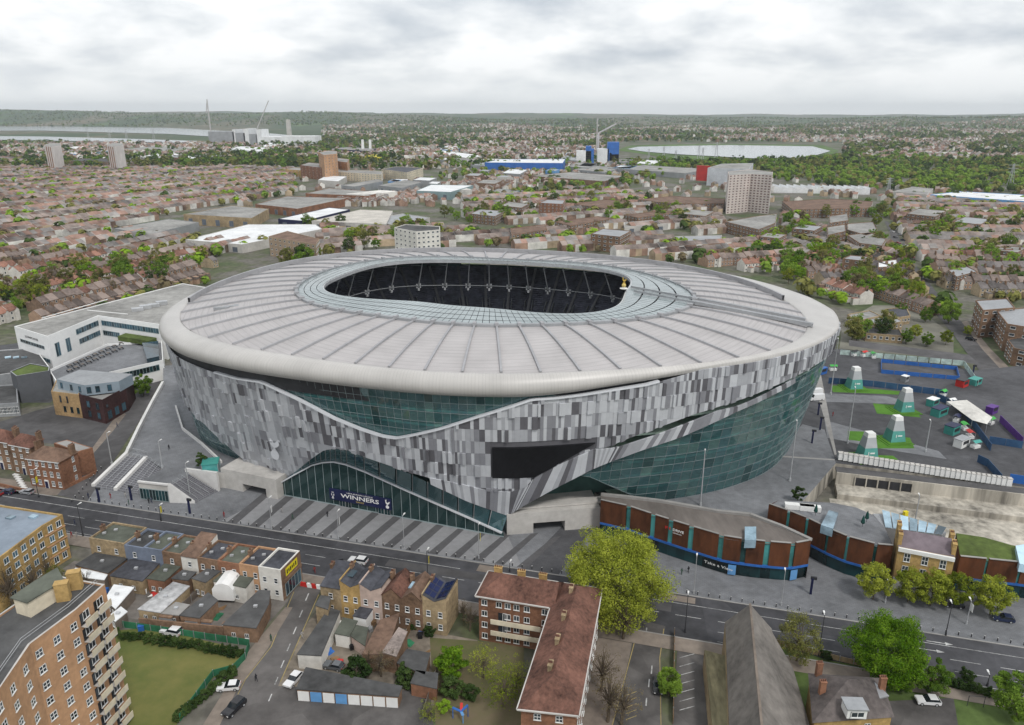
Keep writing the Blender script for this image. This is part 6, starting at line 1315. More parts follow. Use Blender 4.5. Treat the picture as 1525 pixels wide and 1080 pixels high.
mast('tower_crane', 'tall white and red tower crane at the power station', 'crane', 316, 214, 148, 3.6, CRN, (-3, 168)); mast('tower_crane', 'luffing crane with raised jib beside the chimney', 'crane', 386, 214, 190, 3.6, CRN, (20, 150))
mast('chimney', 'slender concrete chimney of the power station', 'chimney', 432, 212, 178, 16, CONC, None, .8); mast('chimney', 'white chimney of the twin pair', 'chimney', 541, 228, 208, 7, WHITE); mast('chimney', 'white chimney beside its twin', 'chimney', 552, 228, 208, 7, WHITE)
mast('tower_crane', 'crane with raised jib over the blue works', 'crane', 890, 244, 198, 4, CRN, (26, 184)); mast('tower_crane', 'thin distant crane over the blue works', 'crane', 888, 230, 176, 3, CRN)
for k, (x, y, yt) in enumerate(((966, 236, 222), (988, 236, 218), (1006, 238, 224), (1040, 240, 216), (1046, 238, 220), (1066, 240, 212), (1503, 282, 244), (1322, 290, 265), (190, 215, 192), (230, 213, 193), (165, 214, 194), (133, 213, 192))):
    p = G(x, y); h = 104 - 104 * math.tan(PITCH - math.atan((540 - yt) / FPX)) / math.tan(PITCH - math.atan((540 - y) / FPX)); t = thing('pylon', 'lattice electricity pylon near the reservoir', 'pylon', p, 'electricity pylons across the valley'); b = MB()
    for i in (-1, 1):
        for j in (-1, 1): b.beam(p + Vector((i * h * .09, j * h * .09, 0)), p + Vector((i * .6, j * .6, h)), .5, .5)
    b.build('tower', GALV, t); b = MB()
    for f in (.68, .82, .95): b.beam(p + Vector((-h * .2, 0, h * f)), p + Vector((h * .2, 0, h * f)), .5, .5)
    b.build('cross_arm', GALV, t)
t = thing('warehouse', 'grey warehouse with big red sign panel', 'warehouse', G(1080, 276)); Q = GL([(1054, 250), (1075, 244), (1122, 243), (1115, 252)], 26); block(t, Q, 0, 26, mat('clad_pale', (0.5, 0.52, 0.55), .6), FELTP, .5)
a, c = G(1037, 272), G(1056, 273); b = MB(); b.prism(ccw([a, c, c + Vector((0, 6, 0)), a + Vector((0, 6, 0))]), 3, 26); b.build('sign_panel', RED, t)
# saw-tooth roofed works
t = thing('sawtooth_works', 'long works with white saw-tooth roof in front of the woods', 'building', G(1220, 290)); A0, A1 = G(1152, 287), G(1295, 290); d_ = (A1 - A0) / 13
for k in range(13):
    p = A0 + d_ * k; b = MB(); q = p + d_; y_ = Vector((0, 38, 0)); z_ = Vector((0, 0, 1)); b.poly([p + z_ * 9, q + z_ * 6, q + y_ + z_ * 6, p + y_ + z_ * 9]); b.poly([p, q, q + z_ * 6, p + z_ * 9]); b.poly([q + z_ * 6, q + z_ * 9, q + y_ + z_ * 9, q + y_ + z_ * 6]); b.build('roof_bay', SHEETW, t)
FL = [([(1165, 300), (1240, 296), (1300, 300), (1296, 310), (1180, 312)], 9, 'pair of brown roofed blocks of flats', TILEB), ([(1235, 322), (1262, 318), (1264, 328), (1236, 332)], 11, 'brick flats with pale roof by the long road', FELTP), ([(1232, 338), (1258, 334), (1260, 344), (1233, 350)], 11, 'pale roofed brick flats behind the playing court', FELTP),
      ([(1262, 333), (1300, 330), (1308, 345), (1290, 350), (1262, 342)], 10, 'angled brick flats with green sign by the road', FELTP), ([(1262, 350), (1296, 346), (1320, 356), (1314, 366), (1280, 362)], 10, 'brick flats with pale roof at the road corner', FELTP),
      ([(1080, 330), (1125, 322), (1157, 318), (1155, 332), (1130, 342)], 10, 'U-shaped flats with pale roofs near the pink tower', FELTP), ([(950, 297), (1000, 292), (1080, 296), (1078, 303), (1000, 303)], 9, 'long flats with brown roof among green trees', TILEB),
      ([(826, 330), (890, 322), (915, 325), (850, 336)], 9, 'brown brick slab of flats with white window bands', TILEB), ([(930, 320), (990, 313), (1008, 316), (950, 324)], 9, 'slab of flats with white balcony bands', TILEB), ([(760, 340), (812, 334), (815, 342), (762, 350)], 9, 'low flats with brown roof behind the stadium rim', TILEB),
      ([(855, 304), (900, 297), (940, 300), (900, 310)], 9, 'L-shaped flats with white windows beyond the trees', TILEB), ([(1453, 447), (1500, 444), (1512, 458), (1464, 462)], 14, 'brown brick flats with grey flat roof by the side road', METG), ([(1484, 462), (1525, 458), (1590, 470), (1560, 492), (1500, 482)], 13, 'stepped brown brick flats with rooflights', METG), ([(1500, 505), (1530, 500), (1590, 512), (1560, 530), (1510, 518)], 8, 'two-storey brick corner building by the side road', FELT),
      ([(1412, 402), (1440, 396), (1456, 404), (1425, 412)], 9, 'red brick corner building with pale cornice', METG), ([(1268, 412), (1300, 409), (1305, 418), (1270, 422)], 7, 'pale flat roofed hall with round window', SHEETW), ([(1308, 390), (1335, 386), (1338, 396), (1308, 398)], 8, 'yellow brick block with white flat roof', SHEETW)]
FL += [([(x_, y_), (x_ + w_ * .3, y_ - w_ * .13), (x_ + w_, y_ - w_ * .07), (x_ + w_ * .72, y_ + w_ * .08)], 9 + k_ % 3 * 2, 'brick flats with white window bands ' + lb_, FELTP if k_ % 2 else METG) for k_, (x_, y_, w_, lb_) in enumerate(((700, 318, 52, 'near the dark red point block'), (745, 306, 44, 'by the small grey office shed'), (880, 348, 60, 'just behind the far stadium rim'), (1015, 318, 50, 'before the pink tower block'), (1180, 340, 46, 'beside the playing court trees'), (1350, 318, 60, 'by the long white roofed shed'), (1420, 330, 56, 'among the eastern terraces'), (1130, 352, 42, 'between the trees below the pink tower'), (1255, 385, 40, 'near the yellow brick block'), (1480, 372, 50, 'in the streets above the brown flats')))]
for px, z, lb, rm in FL: far_block('apartment_block', lb, 'building', px, z, BRICKB, rm, 3 if z < 12 else 4, 0, 'blocks of flats beyond the stadium', ww=2.2, wh=1.3)
# low school buildings and single houses south-east of the stadium
for k, (px, z, lb) in enumerate((([(1262, 468), (1295, 462), (1312, 470), (1275, 478)], 4.5, 'low school wing with grey roof near the stadium'), ([(1292, 475), (1325, 468), (1345, 478), (1310, 487)], 4.5, 'low school wing with white rooflight'), ([(1318, 460), (1350, 457), (1356, 470), (1330, 474)], 4.5, 'low school wing with dark roof by the trees'), ([(1275, 484), (1340, 490), (1345, 500), (1290, 496)], 4, 'long low dark roofed school hall'))):
    far_block('school_building', lb, 'building', px, z, BRICKS, [FELTP, METG, SLATE, FELT][k], 1, 6, 'school buildings behind the plaza')
# ---- terraced houses: three kinds
def house_mesh(kind):
    w, dp, ez, rz_ = 5.4, 8.6, 5.5, 2.7; W = MB()
    W.prism([(-w / 2, -dp / 2), (w / 2, -dp / 2), (w / 2, dp / 2), (-w / 2, dp / 2)], 0, ez); W.poly([(-w / 2, -dp / 2, ez), (-w / 2, dp / 2, ez), (-w / 2, 0, ez + rz_)]); W.poly([(w / 2, -dp / 2, ez), (w / 2, dp / 2, ez), (w / 2, 0, ez + rz_)])
    W.box((-w / 4, dp / 2 + 2.0, 0), w / 2 - .3, 4.0, 3.4 if kind else 5.0, 0)
    for s in (-1, 1):
        for z in (1.6, 4.2):
            for x in (-1.4, 1.2):
                y = s * (dp / 2 + .03); W.poly([(x - .55, y, z - .7), (x + .55, y, z - .7), (x + .55, y, z + .7), (x - .55, y, z + .7)], 1); y += s * .02; W.poly([(x - .42, y, z - .55), (x + .42, y, z - .55), (x + .42, y, z + .55), (x - .42, y, z + .55)], 2)
    Rf = MB()
    for s in (-1, 1): Rf.hexa([(-w / 2, s * (dp / 2 + .3), ez - .1), (w / 2, s * (dp / 2 + .3), ez - .1), (w / 2, 0, ez + rz_ + .1), (-w / 2, 0, ez + rz_ + .1)], [(-w / 2, s * (dp / 2 + .3), ez - .25), (w / 2, s * (dp / 2 + .3), ez - .25), (w / 2, 0, ez + rz_ - .05), (-w / 2, 0, ez + rz_ - .05)])
    if kind == 1:                                            # projecting gabled bay at the front
        W.box((1.0, -dp / 2 - .5, 0), 2.4, 1.0, ez + .3); Rf.hexa([(-.3, -dp / 2 - 1.2, ez + .2), (1.0, -dp / 2 - 1.2, ez + 1.7), (1.0, -1.6, ez + 1.7), (-.3, -1.6, ez + .2)], [(-.3, -dp / 2 - 1.2, ez), (1.0, -dp / 2 - 1.2, ez + 1.5), (1.0, -1.6, ez + 1.5), (-.3, -1.6, ez)])
        Rf.hexa([(2.3, -dp / 2 - 1.2, ez + .2), (1.0, -dp / 2 - 1.2, ez + 1.7), (1.0, -1.6, ez + 1.7), (2.3, -1.6, ez + .2)], [(2.3, -dp / 2 - 1.2, ez), (1.0, -dp / 2 - 1.2, ez + 1.5), (1.0, -1.6, ez + 1.5), (2.3, -1.6, ez)]); W.poly([(-.2, -dp / 2 - 1.01, ez + .3), (2.2, -dp / 2 - 1.01, ez + .3), (1.0, -dp / 2 - 1.01, ez + 1.6)])
    Rf.hexa([(-w / 2 + .2, dp / 2 + .1, 3.5 if kind else 5.1), (.1, dp / 2 + .1, 3.5 if kind else 5.1), (.1, dp / 2 + 4.1, 3.4 if kind else 4.6), (-w / 2 + .2, dp / 2 + 4.1, 3.4 if kind else 4.6)], [(-w / 2 + .2, dp / 2 + .1, 3.3), (.1, dp / 2 + .1, 3.3), (.1, dp / 2 + 4.1, 3.2), (-w / 2 + .2, dp / 2 + 4.1, 3.2)])
    Ck = MB(); Ck.box((-w / 2 + .3, .6, ez + 1.6), .6, 1.7, 2.6)
    for k in range(3): Ck.tube((-w / 2 + .3, .1 + .5 * k, ez + 4.2), (-w / 2 + .3, .1 + .5 * k, ez + 4.6), .13, .1, 5)
    wm = [mat('house_brick', (0.30, 0.20, 0.14), .9, .2, .8, obj_var=.3), mat('house_white', (0.64, 0.61, 0.56), .85, .12, .8, obj_var=.2), mat('house_stock', (0.38, 0.30, 0.20), .9, .2, .8, obj_var=.3)][kind]
    rm = [mat('house_roof_brown', (0.19, 0.15, 0.13), .9, .25, .6, obj_var=.35), mat('house_roof_red', (0.22, 0.115, 0.083), .9, .25, .6, obj_var=.35), mat('house_roof_grey', (0.135, 0.12, 0.115), .9, .25, .6, obj_var=.3)][kind]
    return W.mesh('terraced_house', [wm, WHITE, PANE]), Rf.mesh('roof', rm), Ck.mesh('chimney', BRICKB)
HM = [house_mesh(k) for k in range(3)]
def inpoly(x, y, P):
    r = False; j = len(P) - 1
    for i in range(len(P)):
        if (P[i][1] > y) != (P[j][1] > y) and x < (P[j][0] - P[i][0]) * (y - P[i][1]) / (P[j][1] - P[i][1]) + P[i][0]: r = not r
        j = i
    return r
def topx(x, y, z=0.0):
    vz = z - CAM_H; zc_ = y * CP - vz * SP; return 762.5 + FPX * x / zc_, 540 - FPX * (y * SP + vz * CP) / zc_, zc_
BLOCKED = [[(q[0], q[1]) for q in px] for px, *_ in SH] + [[(q[0], q[1]) for q in px] for px, *_ in FL]
BLOCKED = [[(x, y + 4) for x, y in P] for P in BLOCKED]
RES = [[(915, 212), (1255, 212), (1255, 242), (915, 242)], [(-60, 184), (480, 186), (480, 216), (-60, 213)]]
ROADX = [[(1305, 330), (1330, 330), (1470, 525), (1425, 515), (1345, 400)]]
hrng = random.Random(11); houses = []
def rows_of(origin, u, region, vr, ur, kinds, gap=(14, 26), wid=5.45, where=''):
    u = Vector(u).normalized().to_3d(); v = Vector((-u.y, u.x, 0)); vv = vr[0]; flip = False
    while vv < vr[1]:
        s = ur[0]; kind = hrng.choices(range(3), kinds)[0]
        while s < ur[1]:
            if hrng.random() < .03: s += hrng.uniform(6, 20); kind = hrng.choices(range(3), kinds)[0]
            p = Vector(origin).to_3d() + u * s + v * vv; x, y, zc_ = topx(p.x, p.y)
            if p.y > 250 and inpoly(x, y, region) and not any(inpoly(x, y, B_) for B_ in BLOCKED + RES + ROADX):
                k = kind if hrng.random() < .8 else hrng.choices(range(3), kinds)[0]
                houses.append((p, math.atan2(u.y, u.x) + (math.pi if flip else 0), k, zc_, x, y, where))
            s += wid
        vv += gap[0] + 8.6 if flip else gap[1] + 8.6; flip = not flip
LEFT = [(-20, 232), (60, 246), (290, 248), (440, 254), (430, 292), (270, 318), (160, 345), (300, 362), (380, 362), (330, 384), (305, 412), (278, 430), (150, 462), (60, 484), (-20, 484)]
rows_of((-310, 467), (.345, .939), LEFT, (-240, 1500), (-320, 1500), (.50, .38, .12), where='in the long rows behind the white offices')
MID = [(480, 345), (590, 343), (665, 345), (760, 352), (840, 340), (900, 345), (1000, 360), (1080, 362), (1165, 366), (1262, 404), (1262, 446), (1190, 412), (1080, 402), (960, 386), (840, 376), (700, 368), (560, 372), (470, 385)]
rows_of((60, 520), (.93, .36), MID, (-300, 520), (-420, 560), (.5, .3, .2), where='just behind the far rim of the stadium')
MID2 = [(760, 296), (860, 285), (1070, 300), (1075, 350), (1000, 350), (900, 342), (770, 335), (690, 332), (690, 300)]
rows_of((100, 760), (.9, .43), MID2, (-300, 700), (-500, 700), (.6, .2, .2), (16, 34), where='among the flats below the pink tower block')
RIGHT = [(1165, 322), (1235, 350), (1318, 366), (1335, 384), (1402, 466), (1372, 470), (1345, 454), (1258, 452), (1170, 385)]
rows_of((290, 480), (-.20, .98), RIGHT, (-300, 400), (-260, 500), (.4, .2, .4), (11, 16), where='between the stadium and the long straight road')
RIGHT2 = [(1335, 298), (1540, 300), (1540, 452), (1448, 440), (1412, 432), (1352, 372), (1330, 335)]
rows_of((330, 470), (.97, -.05), RIGHT2, (-100, 800), (-260, 700), (.5, .15, .35), (12, 17), where='in the streets beyond the long straight road')
houses.sort(key=lambda h: h[3])
LABH = ['brown roofed brick terraced house ', 'red roofed white fronted house with gabled bay ', 'grey roofed stock brick terraced house ']
for i, (p, rz, k, zc_, x, y, wh_) in enumerate(houses[:290]):
    o = bpy.data.objects.new('terraced_house', HM[k][0]); COL.objects.link(o); o.location = p; o.rotation_euler = (0, 0, rz); o.scale = (1, hrng.uniform(.92, 1.12), hrng.uniform(.92, 1.12))
    tag(o, LABH[k] + wh_, 'house', 'terraced houses ' + wh_)
    for me, nm in ((HM[k][1], 'roof'), (HM[k][2], 'chimney')): c = bpy.data.objects.new(nm, me); COL.objects.link(c); c.parent = o
def lowhouse(mb, p, rz, k, sc=1.0, kw=None):
    kw = k if kw is None else kw
    ca, sa = math.cos(rz), math.sin(rz); w, d, e, r = 2.75 * sc, 4.4 * sc, 5.4 * sc, 2.7 * sc
    T = lambda x, y, z: (p[0] + x * ca - y * sa, p[1] + x * sa + y * ca, p[2] + z)
    i = len(mb.v); mb.v.extend([T(-w, -d, 0), T(w, -d, 0), T(w, d, 0), T(-w, d, 0), T(-w, -d, e), T(w, -d, e), T(w, d, e), T(-w, d, e), T(-w, 0, e + r), T(w, 0, e + r)])
    for f, m_ in (((0, 1, 5, 4), kw), ((2, 3, 7, 6), kw), ((1, 2, 6, 9, 5), kw), ((3, 0, 4, 8, 7), kw), ((4, 5, 9, 8), 3 + k), ((6, 7, 8, 9), 3 + k)): mb.f.append(tuple(i + q for q in f)); mb.m.append(m_)
hm = MB()
for p, rz, k, zc_, x, y, wh_ in houses[290:]: lowhouse(hm, p, rz, k if hrng.random() < .65 else hrng.randrange(3), hrng.uniform(1.0, 1.1), hrng.choices((0, 1, 2), (.3, .5, .2))[0])
FARW = [mat('far_brick', (0.26, 0.17, 0.125), .95, .5, .12), mat('far_white', (0.62, 0.60, 0.56), .9, .3, .12), mat('far_stock', (0.36, 0.28, 0.19), .9, .4, .12), mat('far_roof_brown', (0.21, 0.17, 0.15), .95, .55, .1), mat('far_roof_red', (0.23, 0.145, 0.115), .95, .5, .1), mat('far_roof_grey', (0.20, 0.185, 0.175), .95, .45, .1)]
hn = random.Random(5); nfar = 0
def cl(x, y): return math.sin(x * .0052 + 1.3) + math.sin(y * .0037 + .6 + x * .0013) + .7 * math.sin(x * .013 - y * .009)
while nfar < 6500:                                           # suburbs in the valley and on the slopes, too far to count
    y = 900 + 5200 * hn.random() ** 1.5; x = hn.uniform(-.72, .72) * y; a, b_, zc_ = topx(x, y)
    if cl(x, y) < .25 and hn.random() > .12: continue
    if any(inpoly(a, b_, B_) for B_ in RES + BLOCKED + [LEFT, [(930, 238), (1530, 238), (1530, 286), (1150, 270), (930, 262)]]): continue
    nfar += 1; lowhouse(hm, (x, y, max(0.0, hill_z(x, y)) if y > 3000 else 0), hn.choice((.3, 1.2, 1.9, 2.6)), hn.choices((0, 1, 2), (.38, .42, .2))[0], 1.0 if y < 1800 else 1.5)
    if hn.random() < .01: hm.box((x, y, 0), 60, 30, 9, hn.random() * 3, 1)
tag(hm.build('distant_houses', FARW), 'mass of far terraced houses and sheds filling the suburbs', 'houses', kind='stuff')
# ---------------------------------------------------------------- trees and shrubs
def leafmat(name, c1, c2):
    m = bpy.data.materials.new(name); m.use_nodes = True; t = m.node_tree; t.nodes.clear(); o = N(t, 'ShaderNodeOutputMaterial')
    g_ = N(t, 'ShaderNodeNewGeometry'); n = N(t, 'ShaderNodeTexNoise', i_Scale=.55, i_Detail=3.0); LK(t, g_.outputs['Position'], n.inputs['Vector']); oi = N(t, 'ShaderNodeObjectInfo')
    a = N(t, 'ShaderNodeMath', operation='MULTIPLY_ADD', i_1=.35, i_2=-.17); LK(t, oi.outputs['Random'], a.inputs[0]); b = N(t, 'ShaderNodeMath', operation='ADD'); LK(t, a.outputs[0], b.inputs[0]); LK(t, n.outputs[0], b.inputs[1])
    r = ramp(t, [(.3, c1), (.7, c2)]); LK(t, b.outputs[0], r.inputs[0]); d = N(t, 'ShaderNodeBsdfDiffuse'); LK(t, r.outputs[0], d.inputs[0]); tr = N(t, 'ShaderNodeBsdfTranslucent'); LK(t, r.outputs[0], tr.inputs[0])
    mx_ = N(t, 'ShaderNodeMixShader'); mx_.inputs[0].default_value = .3; LK(t, d.outputs[0], mx_.inputs[1]); LK(t, tr.outputs[0], mx_.inputs[2]); LK(t, mx_.outputs[0], o.inputs[0]); MATS[name] = m; return m
LM = {'lime': leafmat('leaf_lime', (.12, .165, .014), (.39, .43, .06)), 'green': leafmat('leaf_green', (.065, .13, .016), (.23, .35, .05)), 'dark': leafmat('leaf_dark', (.028, .055, .016), (.09, .14, .04)), 'olive': leafmat('leaf_olive', (.11, .125, .03), (.28, .275, .085)), 'bare': leafmat('leaf_bare', (.11, .09, .05), (.22, .18, .10)), 'bright': leafmat('leaf_bright', (.08, .17, .01), (.29, .45, .04))}
def crown_mesh(name, m, rx, rz, cz, nclump, nleaf, size, seed, shape=1.0, spread=.27):
    """leaf-sized quads in clumps filling an uneven crown"""
    r_ = np.random.RandomState(seed); u = r_.normal(size=(nclump, 3)); u /= np.linalg.norm(u, axis=1)[:, None]; rad = r_.uniform(.35, 1, nclump) ** .55
    cc = u * rad[:, None] * np.array([rx, rx, rz]) * r_.uniform(.8, 1.12, (nclump, 1)); cc[:, 2] = np.where(cc[:, 2] < 0, cc[:, 2] * shape, cc[:, 2])
    idx = r_.randint(0, nclump, nleaf); cs = r_.uniform(.6, 1.25, nclump) * spread * rx
    v = r_.normal(size=(nleaf, 3)); v /= np.linalg.norm(v, axis=1)[:, None]; c = cc[idx] + v * (r_.uniform(.2, 1, nleaf) ** .5 * cs[idx])[:, None] * np.array([1, 1, .75]); c[:, 2] += cz
    n = v * .7 + r_.normal(size=(nleaf, 3)) * .5 + np.array([0, 0, .35]); n /= np.linalg.norm(n, axis=1)[:, None]; a = np.cross(n, r_.normal(size=(nleaf, 3))); a /= np.linalg.norm(a, axis=1)[:, None]; b = np.cross(n, a)
    s = size * r_.uniform(.6, 1.3, (nleaf, 1)); V = np.stack([c - a * s, c - b * s * .6, c + a * s, c + b * s * .6], 1).reshape(-1, 3)
    me = bpy.data.meshes.new(name); me.vertices.add(len(V)); me.vertices.foreach_set('co', V.ravel()); me.loops.add(nleaf * 4); me.loops.foreach_set('vertex_index', np.arange(nleaf * 4)); me.polygons.add(nleaf); me.polygons.foreach_set('loop_start', np.arange(nleaf) * 4); me.polygons.foreach_set('loop_total', np.full(nleaf, 4)); me.materials.append(m); me.update(calc_edges=True); return me, cc + np.array([0, 0, cz])
def trunk_mesh(h, r, tips, seed, n=9, m=BARK):
    r_ = random.Random(seed); b = MB(); top = Vector((r_.uniform(-.3, .3), r_.uniform(-.3, .3), h)); mid = Vector((top.x * .3, top.y * .5, h * .5)); b.tube((0, 0, -.2), mid, r, r * .75, 8); b.tube(mid, top, r * .75, r * .5, 7)
    for k in range(min(n, len(tips))): q = Vector(tips[k]); st = mid.lerp(top, r_.uniform(.5, 1)); e = st.lerp(q, .55) + Vector((0, 0, .06 * h)); b.tube(st, e, r * .38, r * .22, 5, cap=False); b.tube(e, q, r * .22, r * .06, 4, cap=False)
    return b.mesh('trunk', m)
TP = {}
def tree_proto(key, leaf, h, rx, rz, nclump, nleaf, size, seed, shape=.8, tr=.3, branches=9):
    cz = h - rz; me, cc = crown_mesh('crown', LM[leaf], rx, rz, cz, nclump, nleaf, size, seed, shape); TP[key] = (me, trunk_mesh(max(cz - rz * .2, h * .25), tr, cc, seed, branches), h, rx)
def plant(key, loc, s=1.0, label='', cat='tree', group=None, name='tree', rz=None, sz=1.0):
    me, tm, h, rx = TP[key]; t = thing(name, label, cat, loc, group, random.uniform(0, 6) if rz is None else rz); t.scale = (s, s, s * sz)
    for m_, nm in ((tm, 'trunk'), (me, 'crown')): o = bpy.data.objects.new(nm, m_); COL.objects.link(o); o.parent = t
    return t
tree_proto('willow', 'lime', 17, 8.8, 8.4, 170, 60000, .17, 1, 1.15, .55, 16); tree_proto('chestnut', 'bright', 14, 6.6, 6.6, 170, 52000, .16, 2, .9, .5, 10); tree_proto('street', 'lime', 9, 3.7, 4.0, 60, 9000, .18, 3, .9, .16, 12); tree_proto('bud', 'olive', 11, 4.4, 5.0, 70, 5200, .16, 4, .9, .25, 40)
tree_proto('round', 'bright', 6.4, 3.1, 3.0, 50, 7000, .2, 5, 1.0, .2); tree_proto('young', 'green', 8, 3.2, 3.8, 60, 9000, .18, 6, .9, .18); tree_proto('bare', 'bare', 11, 3.6, 5.0, 60, 700, .14, 7, .9, .35, 60); tree_proto('yellowbare', 'lime', 9, 4.2, 4.2, 60, 1500, .15, 8, .9, .2, 50); tree_proto('shrub', 'dark', 4.6, 3.0, 2.4, 40, 4200, .22, 9, .9, .14); tree_proto('pine', 'dark', 6, 2.3, 2.8, 30, 2600, .22, 10, .8, .15)
def at(px, py): return G(px, py, 0)
plant('willow', G(916, 918), 1.18, 'huge yellow-green tree on the high road pavement before the rust pavilion', rz=.4); plant('chestnut', G(1313, 1014), 1.0, 'big dense bright green tree beside the slate roofed house', rz=1.0)
plant('bud', G(1186, 985), 1.0, 'half bare budding tree beside the church'); plant('young', G(1382, 1032), .95, 'green tree on the churchyard grass next to the big dense tree'); plant('young', G(1512, 1072), 1.25, 'olive green tree by the swing frame on the grass', sz=1.0)
plant('round', G(673, 1008), 1.0, 'round bright green tree in the back garden'); plant('young', G(996, 1036), .75, 'small green street tree by the parked black car'); plant('bare', G(905, 1075), 1.0, 'pollarded bare tree beside the brick flats'); plant('bare', G(928, 952), .85, 'bare lopped tree under the huge yellow-green tree')
plant('yellowbare', G(748, 1052), 1.0, 'sparse yellowish tree in the garden behind the flats'); plant('shrub', G(532, 1012), 1.0, 'dark evergreen shrub behind the lock-up garages'); plant('shrub', G(606, 1018), .85, 'dark evergreen shrub beside the flat roofed store'); plant('bare', G(568, 1008), .6, 'brown bare shrub between the two evergreens'); plant('shrub', G(672, 1035), .8, 'low garden shrubs under the round tree'); plant('yellowbare', G(640, 1075), .5, 'yellow flowering shrub by the yard fence')
for x, y, s, lb in ((1300, 893, 1.0, 'yellow-green street tree before the angular rust pavilion'), (1352, 897, .95, 'yellow-green street tree in front of the yellow town house'), (1385, 902, 1.0, 'yellow-green street tree at the corner of the yellow town house'), (1420, 905, .95, 'yellow-green street tree before the green roofed pavilion'), (1474, 916, 1.05, 'yellow-green street tree farthest along the rust pavilions')): plant('street', G(x, y), s, lb, group='street trees in front of the pavilions', name='street_tree')
plant('pine', G(1188, 748, PZ), .8, 'small dark pine on the southern plaza'); plant('pine', G(301, 697, PZ), .8, 'small dark pine on the podium beside the lift kiosk'); plant('young', G(214, 590), 1.1, 'bright green tree behind the brown brick building'); plant('bare', G(55, 893), .9, 'brown bare tree beside the yellow flats'); plant('bare', G(20, 905), 1.0, 'brown bare tree below the yellow flats'); plant('bud', G(86, 880), .6, 'scrubby tree at the end of the yellow flats')
for k in range(16): plant('shrub', G(172 + 12.5 * k, 948 + 1.9 * k + random.uniform(-2, 2)), random.uniform(.34, .5), 'clipped stretch of hedge along the green mesh fence', 'shrub', 'hedge along the lawn', 'hedge_shrub')
for k in range(9): plant('shrub', G(345 - 10 * k, 1008 + 8 * k), random.uniform(.35, .55), 'scruffy hedge shrub on the road edge of the lawn', 'shrub', 'hedge beside the side road', 'hedge_shrub')
for k in range(8): plant('shrub', G(1418 + 8 * k, 1022 + 2 * k), random.uniform(.3, .42), 'low dark hedge shrub on the churchyard edge', 'shrub', 'churchyard hedge', 'hedge_shrub')
for x, y, s in ((1275, 508, 1.0), (1349, 512, .8), (1380, 516, .75), (1408, 514, .7), (1412, 482, 1.5), (1394, 470, 1.0), (1360, 460, 1.1), (1340, 470, .8), (1362, 505, .7), (1440, 500, .5), (1378, 480, .9)): plant('young' if s > .7 else 'street', G(x, y), s * 1.15, 'leafy tree around the school behind the plaza', group='trees around the school')
# mid-distance trees, each its own object, then the far woods as one mass
for i, (lf, h, rx, rz_) in enumerate((('green', 12, 4.8, 5.2), ('olive', 13, 5.0, 5.6), ('bright', 11, 4.6, 4.8), ('dark', 12, 4.2, 5.2), ('lime', 12, 4.6, 5.0), ('bare', 12, 4.6, 5.0))): tree_proto('mid%d' % i, lf, h, rx, rz_, 52, 3000 if lf != 'bare' else 1200, .33, 20 + i, .9, .28, 6)
tl = random.Random(21); n = 0; TN = ['leafy green', 'olive green', 'bright green', 'dark green', 'yellow-green', 'bare brown']
spots = []
CL = [(30, 455, 70, 22, 14), (120, 425, 60, 16, 10), (215, 415, 60, 14, 12), (250, 400, 50, 12, 10), (1140, 375, 45, 22, 16), (1190, 350, 30, 18, 10), (620, 352, 60, 10, 12), (700, 325, 60, 12, 10), (560, 362, 60, 12, 14), (850, 300, 60, 12, 12), (930, 315, 60, 10, 10), (760, 320, 60, 12, 10), (1280, 320, 50, 16, 12), (1300, 380, 40, 20, 12), (1400, 345, 50, 22, 14), (1480, 400, 50, 25, 12), (1380, 330, 60, 15, 10), (1500, 340, 40, 15, 8), (1240, 395, 40, 18, 10), (1010, 330, 50, 15, 8), (440, 395, 50, 8, 10), (1290, 430, 40, 15, 10), (1180, 420, 20, 8, 4), (480, 340, 40, 6, 5), (1330, 440, 70, 14, 16), (1290, 505, 40, 6, 5), (1370, 420, 60, 18, 16), (1180, 400, 30, 10, 8), (60, 452, 70, 16, 16), (180, 446, 60, 8, 8), (1120, 350, 40, 12, 10), (1450, 430, 40, 12, 8)]
def where_(x, y):
    if x < 330: return 'among the terraces behind the white offices'
    if x < 720: return 'near the white tower block and the sheds'
    if x < 1070: return 'behind the far rim of the stadium'
    if x < 1245: return 'below the pink tower block'
    return 'by the school and long straight road' if y > 372 else 'among the streets towards the woods'
for cx, cy, sx, sy, k in CL:
    for _ in range(k): spots.append((tl.gauss(cx, sx * .5), tl.gauss(cy, sy * .5)))
for x, y in spots:
    if n >= 296 or any(inpoly(x, y, B_) for B_ in ROADX): continue
    p = G(x, max(y, 262)); q = p - SC
    if math.hypot(q.x, q.y) < 122 or (p.x < -140 and p.y < 425 and p.x > -260): continue
    k = tl.choices(range(6), (.28, .24, .2, .08, .14, .06))[0]; n += 1
    plant('mid%d' % k, p, tl.uniform(.7, 1.25), TN[k] + ' tree ' + where_(x, y), group='trees ' + where_(x, y))
